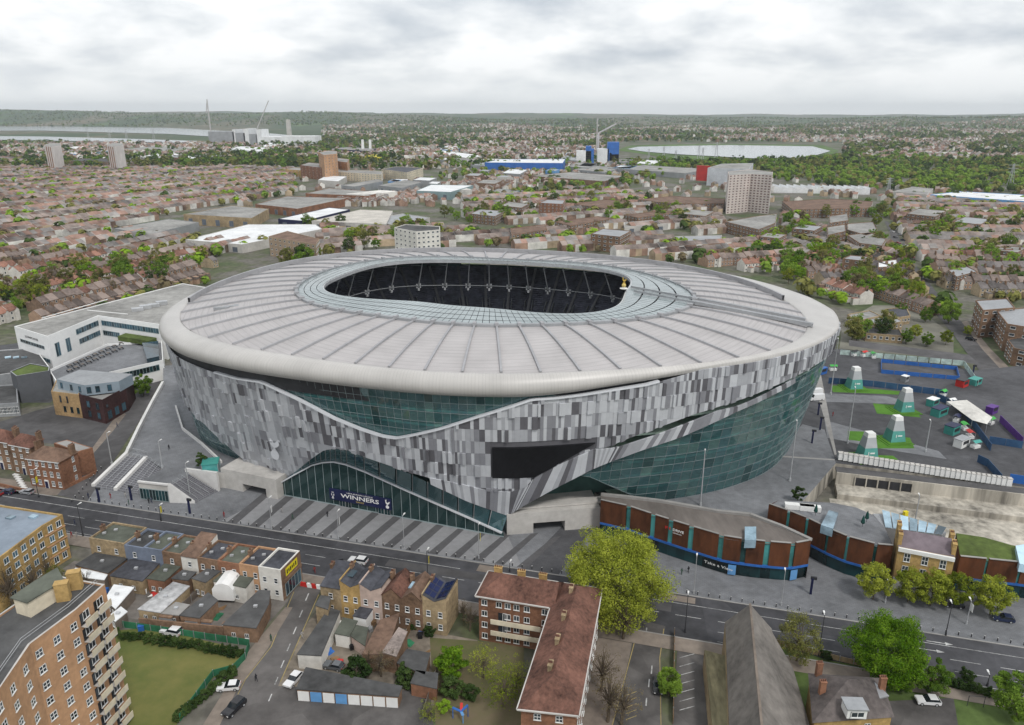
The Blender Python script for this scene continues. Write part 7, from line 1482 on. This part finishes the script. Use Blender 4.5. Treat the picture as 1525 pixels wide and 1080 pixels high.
def forest(name, label, pts, leaf, sz=1.0, nl=26):
    r_ = np.random.RandomState(3); V = []; P_ = np.array(pts); M_ = len(P_); c = np.repeat(P_, nl, 0); sc = np.repeat(r_.uniform(.7, 1.35, (M_, 1)) * sz, nl, 0)
    v = r_.normal(size=(M_ * nl, 3)); v /= np.linalg.norm(v, axis=1)[:, None]; c = c + v * np.array([4.3, 4.3, 4.0]) * sc * r_.uniform(.5, 1, (M_ * nl, 1)) + np.array([0, 0, 5.0]) * sc
    nn = v + np.array([0, 0, .4]); nn /= np.linalg.norm(nn, axis=1)[:, None]; a = np.cross(nn, r_.normal(size=nn.shape)); a /= np.linalg.norm(a, axis=1)[:, None]; b = np.cross(nn, a); s = 1.9 * sc * r_.uniform(.7, 1.3, (M_ * nl, 1))
    V = np.stack([c - a * s, c - b * s * .8, c + a * s, c + b * s * .8], 1).reshape(-1, 3); K = M_ * nl
    me = bpy.data.meshes.new(name); me.vertices.add(len(V)); me.vertices.foreach_set('co', V.ravel()); me.loops.add(K * 4); me.loops.foreach_set('vertex_index', np.arange(K * 4)); me.polygons.add(K); me.polygons.foreach_set('loop_start', np.arange(K) * 4); me.polygons.foreach_set('loop_total', np.full(K, 4))
    for l in leaf: me.materials.append(LM[l])
    mi = np.repeat(r_.randint(0, len(leaf), M_), nl); me.polygons.foreach_set('material_index', mi); me.update(calc_edges=True); o = bpy.data.objects.new(name, me); COL.objects.link(o); tag(o, label, 'woods', kind='stuff')
near = []; tr_ = random.Random(9)
for p, rz, k, zc_, x, y, wh_ in houses:                            # back-garden trees between the rows
    if tr_.random() < (.36 if 'offices' in wh_ else .6): near.append((p.x + 14 * math.sin(rz) * tr_.uniform(-1.3, -.8) + tr_.uniform(-4, 4), p.y - 14 * math.cos(rz) * tr_.uniform(-1.3, -.8), 0))
forest('garden_trees', 'scattered trees in the back gardens between the terraces', near, ('green', 'olive', 'dark', 'bare', 'bright', 'olive'), .92, 44)
far = []; mid = []
while len(mid) < 1500:                                        # wooded belt below the reservoir, parks
    y = tr_.uniform(880, 2400); x = tr_.uniform(-.1, .75) * y; a, b_, _ = topx(x, y)
    if inpoly(a, b_, [(920, 243), (1150, 244), (1255, 232), (1540, 236), (1540, 290), (1420, 288), (1300, 284), (1150, 268), (1060, 256), (930, 252)]): mid.append((x, y, 0))
while len(mid) < 2300:
    y = tr_.uniform(600, 2600); x = tr_.uniform(-.75, .75) * y; a, b_, _ = topx(x, y)
    if cl(x * 1.7, y * 1.3) > .7 and 225 < b_ < 345 and not any(inpoly(a, b_, B_) for B_ in BLOCKED + RES + [LEFT]): mid.append((x, y, 0))
forest('woods', 'wooded belt and parkland in front of the reservoir', mid, ('green', 'olive', 'dark', 'green'), 1.05, 46)
while len(far) < 13000:
    y = 1500 + 7500 * tr_.random() ** 1.2; x = tr_.uniform(-.75, .75) * y; a, b_, _ = topx(x, y)
    if cl(x, y) > .35 and tr_.random() > .25: continue
    if y < 6100 and any(inpoly(a, b_, B_) for B_ in RES): continue
    far.append((x, y, max(0.0, hill_z(x, y)) if y > 3000 else 0))
forest('distant_woods', 'far woods and hedgerows across the valley and hills', far, ('green', 'olive', 'dark'), 1.7, 14)
# ---------------------------------------------------------------- street furniture, vehicles, people
WHEEL = MB(); WHEEL.tube((0, -.11, 0), (0, .11, 0), .33, .33, 14); RIM = MB(); RIM.tube((0, -.125, 0), (0, .125, 0), .2, .2, 10)
WM = WHEEL.mesh('tyre', mat('tyre_rubber', (.02, .02, .02), .9)); RMs = RIM.mesh('rim', GALV)
CARG = mat('car_glass', (.015, .02, .025), .05, .2, .5, spec=.6); LAMPW = mat('lamp_clear', (.6, .6, .58), .2); LAMPR = mat('lamp_red', (.4, .02, .02), .3)
def car(label, loc, rz, col, kind='hatch', group=None, cat='car', name='parked_car'):
    t = thing(name, label, cat, loc, group, rz); L, W, H = {'hatch': (4.2, 1.78, 1.48), 'suv': (4.7, 1.9, 1.72), 'van': (5.6, 2.05, 2.4)}[kind]
    pm = mat('car_' + '_'.join('%02d' % int(c * 99) for c in col), col, .25, .03, .5, spec=.6)
    sill, belt = .32, (.92 if kind != 'van' else 1.15); b = MB()
    prof = {'hatch': [(-.5, .55), (-.49, .86), (-.44, .93), (-.14, .95), (.5, .98), (.5, .5)], 'suv': [(-.5, .6), (-.49, .95), (-.43, 1.06), (-.15, 1.09), (.5, 1.12), (.5, .55)], 'van': [(-.5, .6), (-.49, 1.0), (-.40, 1.2), (-.30, 1.3), (.5, 1.3), (.5, .5)]}[kind]
    pts = [(-.47, sill)] + prof + [(.47, sill)]
    for s in (-1, 1): b.poly([(x * L, s * W / 2, z) for x, z in pts])
    for (x0, z0), (x1, z1) in zip(pts, pts[1:] + pts[:1]): b.poly([(x0 * L, -W / 2, z0), (x1 * L, -W / 2, z1), (x1 * L, W / 2, z1), (x0 * L, W / 2, z0)])
    b.build('body', pm, t, local=True)
    zb = prof[3][1]; r0, r1, f0, f1 = {'hatch': (.02, .36, -.16, .49), 'suv': (.0, .42, -.17, .49), 'van': (-.22, .49, -.31, .495)}[kind]; wi = .86
    low = [(f0 * L, -W / 2 * .97, zb), (f1 * L, -W / 2 * .97, zb), (f1 * L, W / 2 * .97, zb), (f0 * L, W / 2 * .97, zb)]; hi = [(r0 * L, -W / 2 * wi, H - .06), (r1 * L, -W / 2 * wi, H - .06), (r1 * L, W / 2 * wi, H - .06), (r0 * L, W / 2 * wi, H - .06)]
    b = MB(); b.hexa(low, hi); b.build('window_glass', CARG if kind != 'van' else pm, t, local=True)
    b = MB(); b.hexa(hi, [(x * 1.0, y * .96, H) for x, y, z in hi]); b.build('roof', pm, t, local=True)
    if kind == 'van': b = MB(); b.hexa([(-.315 * L, -W * .42, 1.35), (-.315 * L, W * .42, 1.35), (-.235 * L, W * .40, 2.2), (-.235 * L, -W * .40, 2.2)], [(-.30 * L, -W * .42, 1.35), (-.30 * L, W * .42, 1.35), (-.22 * L, W * .40, 2.2), (-.22 * L, -W * .40, 2.2)]); b.build('windscreen', CARG, t, local=True)
    for sx in (-.31, .31):
        for sy in (-1, 1):
            o = bpy.data.objects.new('wheel', WM); COL.objects.link(o); o.parent = t; o.location = (sx * L, sy * (W / 2 - .09), .33); r = bpy.data.objects.new('rim', RMs); COL.objects.link(r); r.parent = o
    for sy in (-1, 1):
        for x, m_, nm in ((-.5, LAMPW, 'headlight'), (.5, LAMPR, 'tail_light')): b = MB(); b.box((x * L, sy * W * .36, .68), .08, .34, .16); b.build(nm, m_, t, local=True)
    return t
WHC, BLC, SIL, NVY, REDC, GRY = (.72, .72, .72), (.015, .015, .018), (.35, .36, .38), (.02, .03, .07), (.35, .02, .02), (.12, .13, .14)
rd = rot(KD)
car('white car with black roof hatch driving on the high road', RP(-36.7, -7.6, .06), rd, WHC, 'suv', name='car'); car('white car parked beside the green mesh fence', G(256, 944), rd, WHC, 'suv'); car('white car with dark roof parked on the pavement of the side road', G(341, 1026, .1), .12, WHC, 'hatch'); car('black car parked on the side road', G(349, 1058, .06), 1.15, BLC, 'suv')
car('grey-blue car parked behind the lock-up garages', G(497, 995), rd, GRY, 'hatch'); car('white car parked at the garage corner', G(437, 1016), 1.2, WHC, 'hatch'); car('black car parked in the side road by the brick flats', G(979, 1026, .06), 1.45, BLC, 'hatch'); car('dark car parked before the town houses', G(12, 735), rd, NVY, 'hatch', name='parked_car'); car('silver car parked before the red brick town house', G(41, 735), rd, SIL, 'hatch'); car('red car parked at the end of the town houses', G(-6, 738), rd, REDC, 'hatch')
car('black car under the street trees by the pavilion', G(1419, 903, .03), rd, BLC, 'hatch'); car('dark blue car on the plaza by the green roofed pavilion', G(1493, 924, .03), rd, NVY, 'hatch'); car('white van at the foot of the stadium glass wall', G(1213, 588, PZ), .25, WHC, 'van', cat='van', name='van'); car('white van parked in front of the other white van', G(1215, 596, PZ), .2, WHC, 'van', cat='van', name='van')
car('black car waiting on the long side road', G(1446, 507, .2), 2.2, BLC, 'suv'); car('white car on the churchyard drive', G(1381, 1047, .1), -.1, WHC, 'hatch')
for k in range(10):
    x, y = 1329 + 2.2 * k, 346 + 4.2 * k; car(['white', 'silver', 'dark', 'blue', 'red'][k % 5] + ' car parked along the long straight road', G(x + (9 if k % 2 else 0), y, .2), 1.95, [WHC, SIL, BLC, NVY, REDC][k % 5], 'hatch', 'cars parked along the far road')
# bollards along the kerb
bo = MB(); bo.lathe((0, 0, 0), [(.11, 0), (.11, .85), (.12, .95), (.06, 1.05)], 8); BM = bo.mesh('bollard', METD); bc_ = MB(); bc_.lathe((0, 0, .82), [(.125, 0), (.125, .16)], 8); BC = bc_.mesh('band', WHITE)
for k in range(104):
    s = -126 + 2.42 * k; o = bpy.data.objects.new('bollard', BM); COL.objects.link(o); o.location = RP(s, 1.1, .03); tag(o, 'short dark bollard with white band in the row along the high road kerb', 'bollard', 'bollards along the high road'); c = bpy.data.objects.new('band', BC); COL.objects.link(c); c.parent = o
for k in range(9):
    o = bpy.data.objects.new('bollard', BM); COL.objects.link(o); o.location = G(107 + 5.5 * k, 748 - 6.2 * k, .05); tag(o, 'short dark bollard across the lane beside the town houses', 'bollard', 'bollards across the lane'); c = bpy.data.objects.new('band', BC); COL.objects.link(c); c.parent = o
def lamp(label, x, y, ytop, z=0.0, m=GALV, heads=1, group='lamp columns', name='street_lamp', flag=None, r=.11):
    p = G(x, y, z); v = ray(x, ytop); t_ = p.y / v.y; h = CAM_H + v.z * t_ - z; t = thing(name, label, 'lamp', p, group); b = MB(); b.tube(p, p + Vector((0, 0, h)), r, r * .55, 8); b.build('pole', m, t); b = MB(); b.tube(p, p + Vector((0, 0, .9)), r * 1.9, r * 1.7, 8); b.build('base', m, t)
    for k in range(heads): a = k * math.pi + rd + 1.57; b = MB(); e = p + Vector((math.cos(a) * 1.1, math.sin(a) * 1.1, h)); b.beam(p + Vector((0, 0, h - .05)), e, .09, .09); b.box(e - Vector((0, 0, .1)), .7, .32, .16, a); b.build('lamp_head', WHITE, t)
    if flag: b = MB(); b.beam(p + Vector((.45, 0, h * .55)), p + Vector((.45, 0, h * .55 + 1.8)), .06, .8); b.build('pennant', flag, t)
BLKL = METD
for x, y, yt, m_, hd, fl, lb in ((405, 788, 742, GALV, 1, WHITE, 'grey lamp column with white pennant on the striped plaza near the plinth'), (505, 803, 762, GALV, 1, WHITE, 'grey lamp column with white pennant before the entrance doors'), (602, 816, 768, GALV, 1, None, 'grey lamp column on the striped plaza right of the doors'), (713, 832, 782, GALV, 1, YEL, 'grey lamp column with yellow pennant near the entrance tip'), (240, 776, 753, METD, 1, YEL, 'dark lamp post with yellow pennant behind the shops'), (124, 799, 752, METD, 1, None, 'dark lamp post at the corner by the yellow flats'), (58, 741, 700, METD, 1, YEL, 'dark lamp post with yellow pennant before the town houses'), (637, 862, 820, METD, 1, YEL, 'dark lamp post with yellow pennant beside the eastern houses'), (759, 852, 838, METD, 1, None, 'short dark post on the stadium kerb'), (1020, 942, 886, METD, 1, None, 'dark lamp post at the side road mouth'), (1033, 884, 829, GALV, 1, None, 'grey lamp column before the curved pavilion'), (1163, 902, 851, GALV, 1, None, 'grey lamp column at the pavilion end'), (1219, 976, 916, METD, 1, None, 'dark lamp post by the budding tree'), (1318, 898, 868, GALV, 1, None, 'grey lamp column under the street trees'), (1408, 947, 899, METD, 1, None, 'dark lamp post on the eastern kerb'), (1439, 930, 895, GALV, 1, WHITE, 'grey lamp column with white pennant by the pavilion trees'), (1470, 1022, 1005, METD, 1, None, 'dark lamp post near the swing frame')): lamp(lb, x, y, yt, 0, m_, hd, flag=fl)
for x, y, yt, z, lb in ((1043, 753, 672, PZ, 'tall white mast at the foot of the south glass wall'), (1176, 716, 628, PZ, 'tall white mast on the southern plaza'), (1262, 660, 578, PZ, 'tall lamp mast between the turf patches'), (1378, 673, 627, PZ, 'tall lamp mast near the white container'), (1237, 588, 505, PZ, 'tall lamp mast beside the navy hoarding'), (167, 692, 645, 0, 'tall grey lamp mast by the podium stairs'), (242, 697, 657, PZ, 'slim white mast on the podium'), (284, 745, 690, 0, 'slim white mast beside the turned staircase'), (1360, 790, 738, 0, 'lattice mast in the building pit')): lamp(lb, x, y, yt, z, GALV, 1, 'tall masts round the stadium', 'lighting_mast', r=.2)
for x, y, z, lb in ((1218, 618, PZ, 'by the vans'), (1221, 640, PZ, 'by the turf'), (1209, 660, PZ, 'on the grey path'), (1207, 885, 0, 'on the pavilion forecourt'), (148, 748, 0, 'by the podium stairs'), (283, 765, 0, 'on the plaza by the shop'), (196, 745, 0, 'before the podium stairs'), (1448, 560, PZ, 'at the side street corner')):
    p = G(x, y, z); t = thing('information_totem', 'tall dark signpost totem ' + lb, 'sign', p, 'dark totems round the stadium'); b = MB(); b.box(p, .5, .35, 4.2, rd); b.build('post', NAVY, t); b = MB(); b.box(p + Vector((.25, 0, 3.9)), 1.3, .4, .7, rd); b.build('sign_head', METD, t)
# people: one continuous body grown from a skeleton
def person_mesh(stride, seed):
    J = {'pelvis': (0, 0, .95), 'chest': (0, .02, 1.3), 'neck': (0, .03, 1.48), 'head': (0, .05, 1.66)}
    for s, n_ in ((-1, 'l'), (1, 'r')): k = stride * s; J.update({'hip' + n_: (s * .1, 0, .9), 'knee' + n_: (s * .11, k * .5 + .05, .5), 'foot' + n_: (s * .11, k - .02, .07), 'toe' + n_: (s * .12, k + .16, .04), 'sh' + n_: (s * .19, .02, 1.42), 'el' + n_: (s * .25, -k * .4 - .02, 1.14), 'hand' + n_: (s * .25, -k * .7 + .12, .9)})
    E_ = [('pelvis', 'chest'), ('chest', 'neck'), ('neck', 'head')]
    for n_ in 'lr': E_ += [('pelvis', 'hip' + n_), ('hip' + n_, 'knee' + n_), ('knee' + n_, 'foot' + n_), ('foot' + n_, 'toe' + n_), ('chest', 'sh' + n_), ('sh' + n_, 'el' + n_), ('el' + n_, 'hand' + n_)]
    ks = list(J); rad = {'pelvis': .15, 'chest': .16, 'neck': .06, 'head': .11, 'hip': .1, 'knee': .07, 'foot': .05, 'toe': .04, 'sh': .075, 'el': .05, 'hand': .045}
    me = bpy.data.meshes.new('person'); me.from_pydata([J[k] for k in ks], [(ks.index(a), ks.index(c)) for a, c in E_], []); o = bpy.data.objects.new('person', me); COL.objects.link(o); md = o.modifiers.new('skin', 'SKIN')
    if not me.skin_vertices: me.skin_vertices.new()
    for i, k in enumerate(ks): r = rad.get(k, rad.get(k[:-1], .06)); me.skin_vertices[0].data[i].radius = (r, r); me.skin_vertices[0].data[i].use_root = k == 'pelvis'
    o.modifiers.new('sub', 'SUBSURF').levels = 1; dg = bpy.context.evaluated_depsgraph_get(); out = bpy.data.meshes.new_from_object(o.evaluated_get(dg)); bpy.data.objects.remove(o); return out
PM = [person_mesh(.28, 1), person_mesh(.05, 2), person_mesh(-.22, 3)]
HAIR = MB(); HAIR.lathe((0, .03, 1.66), [(.1, -.02), (.125, .06), (.08, .13), (.01, .15)], 8); HAIRM = HAIR.mesh('hair', BLACK)
CLO = [mat('cloth_%d' % i, c, .9) for i, c in enumerate(((.02, .02, .025), (.05, .06, .10), (.25, .04, .04), (.35, .34, .33), (.04, .09, .06)))]
CN = ['black', 'dark blue', 'red', 'pale grey', 'dark green']
for i, (x, y, z, lb) in enumerate(((252, 670, PZ, 'walking alone across the podium'), (132, 742, 0, 'standing by the podium stairs'), (165, 742, 0, 'walking before the stairs'), (187, 741, 0, 'walking to the staircase'), (192, 752, 0, 'standing on the plaza'), (222, 750, 0, 'in a small group before the shop'), (226, 749, 0, 'beside companions before the shop'), (334, 770, 0, 'near the kerb of the plaza'), (420, 764, 0, 'walking on the striped paving'), (436, 774, 0, 'crossing the striped paving'), (488, 770, 0, 'close to the entrance glass'), (112, 782, 0, 'at the pavement crossing'), (107, 800, 0.15, 'on the near pavement'), (114, 800, .15, 'on the near pavement beside another'), (1015, 856, 0, 'walking past the curved pavilion'), (1025, 853, 0, 'strolling along the pavilion windows'), (448, 862, .1, 'near the red road barrier'), (469, 853, .1, 'waiting at the junction'), (450, 950, .06, 'walking up the side road'), (404, 955, .06, 'on the side road pavement'), (382, 1015, .06, 'walking down the side road'), (175, 636, 0, 'walking up the ramp lane'), (1240, 620, PZ, 'crossing the fan plaza'))):
    k = i % 5; me = PM[i % 3].copy(); me.materials.clear(); me.materials.append(CLO[k]); o = bpy.data.objects.new('person', me); COL.objects.link(o); o.location = G(x, y, z + .05); o.rotation_euler = (0, 0, i * 1.3); tag(o, 'person in %s clothes ' % CN[k] + lb, 'person', 'people walking around'); hh = bpy.data.objects.new('hair', HAIRM); COL.objects.link(hh); hh.parent = o
# road barriers, bins, swing frame, play equipment, clutter
t = thing('road_barrier', 'red and white plastic barriers closing the side road', 'barrier', G(466, 876))
for k in range(4): b = MB(); c = G(453 + 7 * k, 873 + 1.2 * k, .06); b.box(c, 1.9, .5, 1.0, rd, 0, .8); b.build('barrier_unit', RED if k % 2 == 0 else WHITE, t)
for x, y, m_, lb in ((508, 841, BLACK, 'black street bin beside the white car'), (258, 905, BLUE, 'blue skip in the scrap yard'), (211, 939, BLUE, 'blue bin by the yard wall'), (1348, 768, YEL, 'yellow barrier on the pit road')): b = MB(); b.box(G(x, y), 1.2, .9, 1.2, .3, 0, .9); b.box(G(x, y) + Vector((0, 0, 1.2)), 1.25, .95, .1, .3); tag(b.build('bin', m_), lb, 'bin')
t = thing('play_frame', 'blue and orange climbing frame in the garden', 'playground', G(687, 1070))
for k, (dx_, dy_, h, m_) in enumerate(((-1.5, 0, 2.4, BLUE), (1.2, .4, 2.6, BLUE), (0, 1.4, 2.2, RED), (.4, -1.2, 1.8, SKYB))): b = MB(); p = G(687, 1070) + Vector((dx_, dy_, 0)); b.tube(p, p + Vector((0, 0, h)), .09); b.beam(p + Vector((0, 0, h)), G(687, 1070) + Vector((0, 0, 1.6)), .5, .1); b.build('climbing_bar', m_, t)
t = thing('swing_frame', 'dark swing frame on the churchyard grass', 'swing', G(1452, 1050)); b = MB(); p, q = G(1440, 1052), G(1464, 1054); b.tube(p, p + Vector((0, 0, 2.4)), .06); b.tube(q, q + Vector((0, 0, 2.4)), .06); b.tube(p + Vector((0, 0, 2.4)), q + Vector((0, 0, 2.4)), .06); b.build('frame', METD, t)
for k in range(7):                                            # centre dashes and yellow kerb lines of the side road
    f = k / 6; x, y = 459 - 55 * f, 884 + 150 * f; tag(sheet('road_marking', GL([(x, y), (x + 1.6, y), (x - 3, y + 11), (x - 4.8, y + 11)]), .08, WHITEP), kind='structure')
for pts in ([(437, 882), (403, 964), (365, 1012), (338, 1066)], [(474, 886), (446, 950), (417, 1016)]):
    for (x0, y0), (x1, y1) in zip(pts[:-1], pts[1:]): tag(sheet('kerb_line', GL([(x0, y0), (x0 + 1.2, y0), (x1 + 1.4, y1), (x1, y1)]), .082, YELP), kind='structure')
for pts in ([(952, 928), (937, 984), (906, 1100)], [(988, 937), (982, 980), (984, 1100)]):
    for (x0, y0), (x1, y1) in zip(pts[:-1], pts[1:]): tag(sheet('kerb_line', GL([(x0, y0), (x0 + 1.2, y0), (x1 + 1.4, y1), (x1, y1)]), .082, YELP), kind='structure')
for k in range(12):
    p = G(192 + 5 * (k % 6) + 6 * (k // 6), 671 + 1.2 * (k % 6) + 9 * (k // 6), PZ); t = thing('crowd_barrier', 'grey steel crowd barrier at the head of the podium stairs', 'barrier', p, 'crowd barriers on the podium', rz=-.5); b = MB()
    b.tube((-1.1, 0, 0), (-1.1, 0, 1.1), .03, n=5); b.tube((1.1, 0, 0), (1.1, 0, 1.1), .03, n=5); b.tube((-1.1, 0, 1.1), (1.1, 0, 1.1), .03, n=5); b.build('frame', GALV, t, local=True); b = MB()
    for j in range(9): b.tube((-1 + .25 * j, 0, .2), (-1 + .25 * j, 0, 1.1), .015, n=4)
    b.build('bars', GALV, t, local=True)
STALL = ((1404, 590, GREENP, 'green'), (1416, 603, WHITE, 'white'), (1436, 640, GREENP, 'bright green'), (1444, 652, RED, 'red'), (1424, 628, NAVY, 'navy'), (1452, 667, TEALP, 'teal'), (1300, 533, GREENP, 'green'), (1286, 531, RED, 'red'), (1272, 530, BLACK, 'black'), (1240, 552, GREENP, 'green'), (1474, 632, GREENP, 'green'))
for x, y, m_, cn in STALL:
    p = G(x, y, PZ); t = thing('market_stall', cn + ' covered stall among the hoardings of the fan plaza', 'stall', p, 'stalls on the fan plaza', rz=random.uniform(0, 1.5)); b = MB(); b.box((0, 0, .1), 2.6, 1.6, .9); b.build('counter', WHITE, t, local=True); b = MB()
    b.poly([(-1.5, -1, 2.1), (1.5, -1, 2.1), (1.5, 0, 2.6), (-1.5, 0, 2.6)]); b.poly([(-1.5, 1, 2.1), (1.5, 1, 2.1), (1.5, 0, 2.6), (-1.5, 0, 2.6)]); b.build('canopy', m_, t, local=True)
    for i_ in (-1, 1):
        for j_ in (-1, 1): b = MB(); b.tube((i_ * 1.4, j_ * .9, 0), (i_ * 1.4, j_ * .9, 2.15), .04, n=5); b.build('pole', GALV, t, local=True)
# clutter of the back yards: crates, tarpaulins, boards, bins
cr = random.Random(31)
def clutter(region, n, where, grp):
    for k in range(n):
        x, y = cr.uniform(*region[0]), cr.uniform(*region[1]); p = G(x, y, .03); kind = cr.randrange(4); b = MB(); cn, m_ = cr.choice((('blue', BLUE), ('white', WHITE), ('rusty', WOODB), ('grey', METG), ('green', NET), ('red', RED), ('black', BLACK)))
        if kind == 0: b.box(p, 1.2, .9, .9, cr.random() * 3); b.box(p + Vector((0, 0, .9)), 1.25, .95, .06, cr.random() * .2); nm, lb = 'crate', 'crate'
        elif kind == 1: b.box(p, 2.6, 1.6, .35, cr.random() * 3, 0, .8); b.box(p + Vector((.2, .1, .35)), 1.4, 1.0, .3, cr.random(), 0, .6); nm, lb = 'tarpaulin_heap', 'tarpaulin heap'
        elif kind == 2:
            for j in range(4): b.box(p + Vector((.12 * j, .3 * j, .06 * j)), 2.4, .25, .06, .4 + .1 * j)
            nm, lb = 'board_pile', 'pile of boards'
        else: b.box(p, .6, .7, 1.0, cr.random() * 3, 0, 1.1); b.box(p + Vector((0, 0, 1.0)), .7, .8, .1, 0); nm, lb = 'wheelie_bin', 'wheelie bin'
        tag(b.build(nm, m_), cn + ' ' + lb + ' ' + where, lb.split()[-1], grp)
clutter(((215, 330), (878, 925)), 26, 'in the yard behind the shops', 'clutter behind the shops'); clutter(((480, 640), (930, 1000)), 26, 'in the yards behind the eastern houses', 'clutter behind the eastern houses'); clutter(((1262, 1300), (528, 545)), 8, 'by the pale hoarding on the fan plaza', 'equipment on the fan plaza'); clutter(((1425, 1475), (610, 680)), 22, 'beside the bending hoarding', 'equipment beside the hoarding'); clutter(((1225, 1245), (545, 580)), 7, 'at the foot of the stadium', 'equipment at the stadium foot'); clutter(((120, 205), (860, 900)), 10, 'behind the corner shop', 'clutter behind the corner shop')
for x, y, k_, s, lb in ((640, 945, 'shrub', .5, 'dark shrub behind the solar panel house'), (615, 935, 'shrub', .45, 'dark shrub below the red gabled house'), (700, 940, 'bare', .6, 'brown thicket beside the brick flats'), (690, 925, 'bare', .5, 'brown thicket by the gap in the houses'), (720, 1010, 'yellowbare', .8, 'thin yellowish sapling in the garden'), (770, 1030, 'yellowbare', .8, 'thin yellowish tree beside the brick flats wing'), (700, 1040, 'shrub', .6, 'dark bush near the climbing frame'), (662, 1060, 'round', .4, 'small round bush near the climbing frame'), (585, 1000, 'bare', .5, 'brown scrub behind the garages'), (550, 1000, 'bare', .5, 'brown scrub between the evergreens'), (895, 1030, 'bare', .9, 'pollarded bare tree at the flats entrance'), (925, 1080, 'bare', .9, 'pollarded bare tree at the parking bays'), (1160, 1040, 'shrub', .4, 'shrub beside the church wall'), (1230, 980, 'shrub', .4, 'shrub inside the churchyard wall'), (30, 870, 'bare', .8, 'bare brown tree before the yellow flats windows'), (75, 868, 'bare', .7, 'bare brown tree at the yellow flats corner'), (130, 880, 'bare', .5, 'bare scrub by the white corrugated roof'), (1345, 1030, 'young', .6, 'leafy sapling under the big dense tree'), (1440, 1012, 'shrub', .5, 'bush by the churchyard pavement')): plant(k_, G(x, y), s, lb, 'tree' if k_ != 'shrub' else 'shrub')
# ---------------------------------------------------------------- haze over the valley
hb = MB(); hb.prism([(-13000, -600), (13000, -600), (13000, 16500), (-13000, 16500)], -2, 260, bottom=True)
hm_ = bpy.data.materials.new('haze_air'); hm_.use_nodes = True; ht = hm_.node_tree; ht.nodes.clear(); ho = N(ht, 'ShaderNodeOutputMaterial'); pv = N(ht, 'ShaderNodeVolumePrincipled', i_Density=HAZE); pv.inputs['Color'].default_value = (.86, .92, .97, 1); pv.inputs['Anisotropy'].default_value = .2; LK(ht, pv.outputs[0], ho.inputs['Volume'])
ob = hb.build('haze', hm_); ob['kind'] = 'stuff'; ob['label'] = 'thin pale haze hanging over the whole town'; ob['category'] = 'haze'
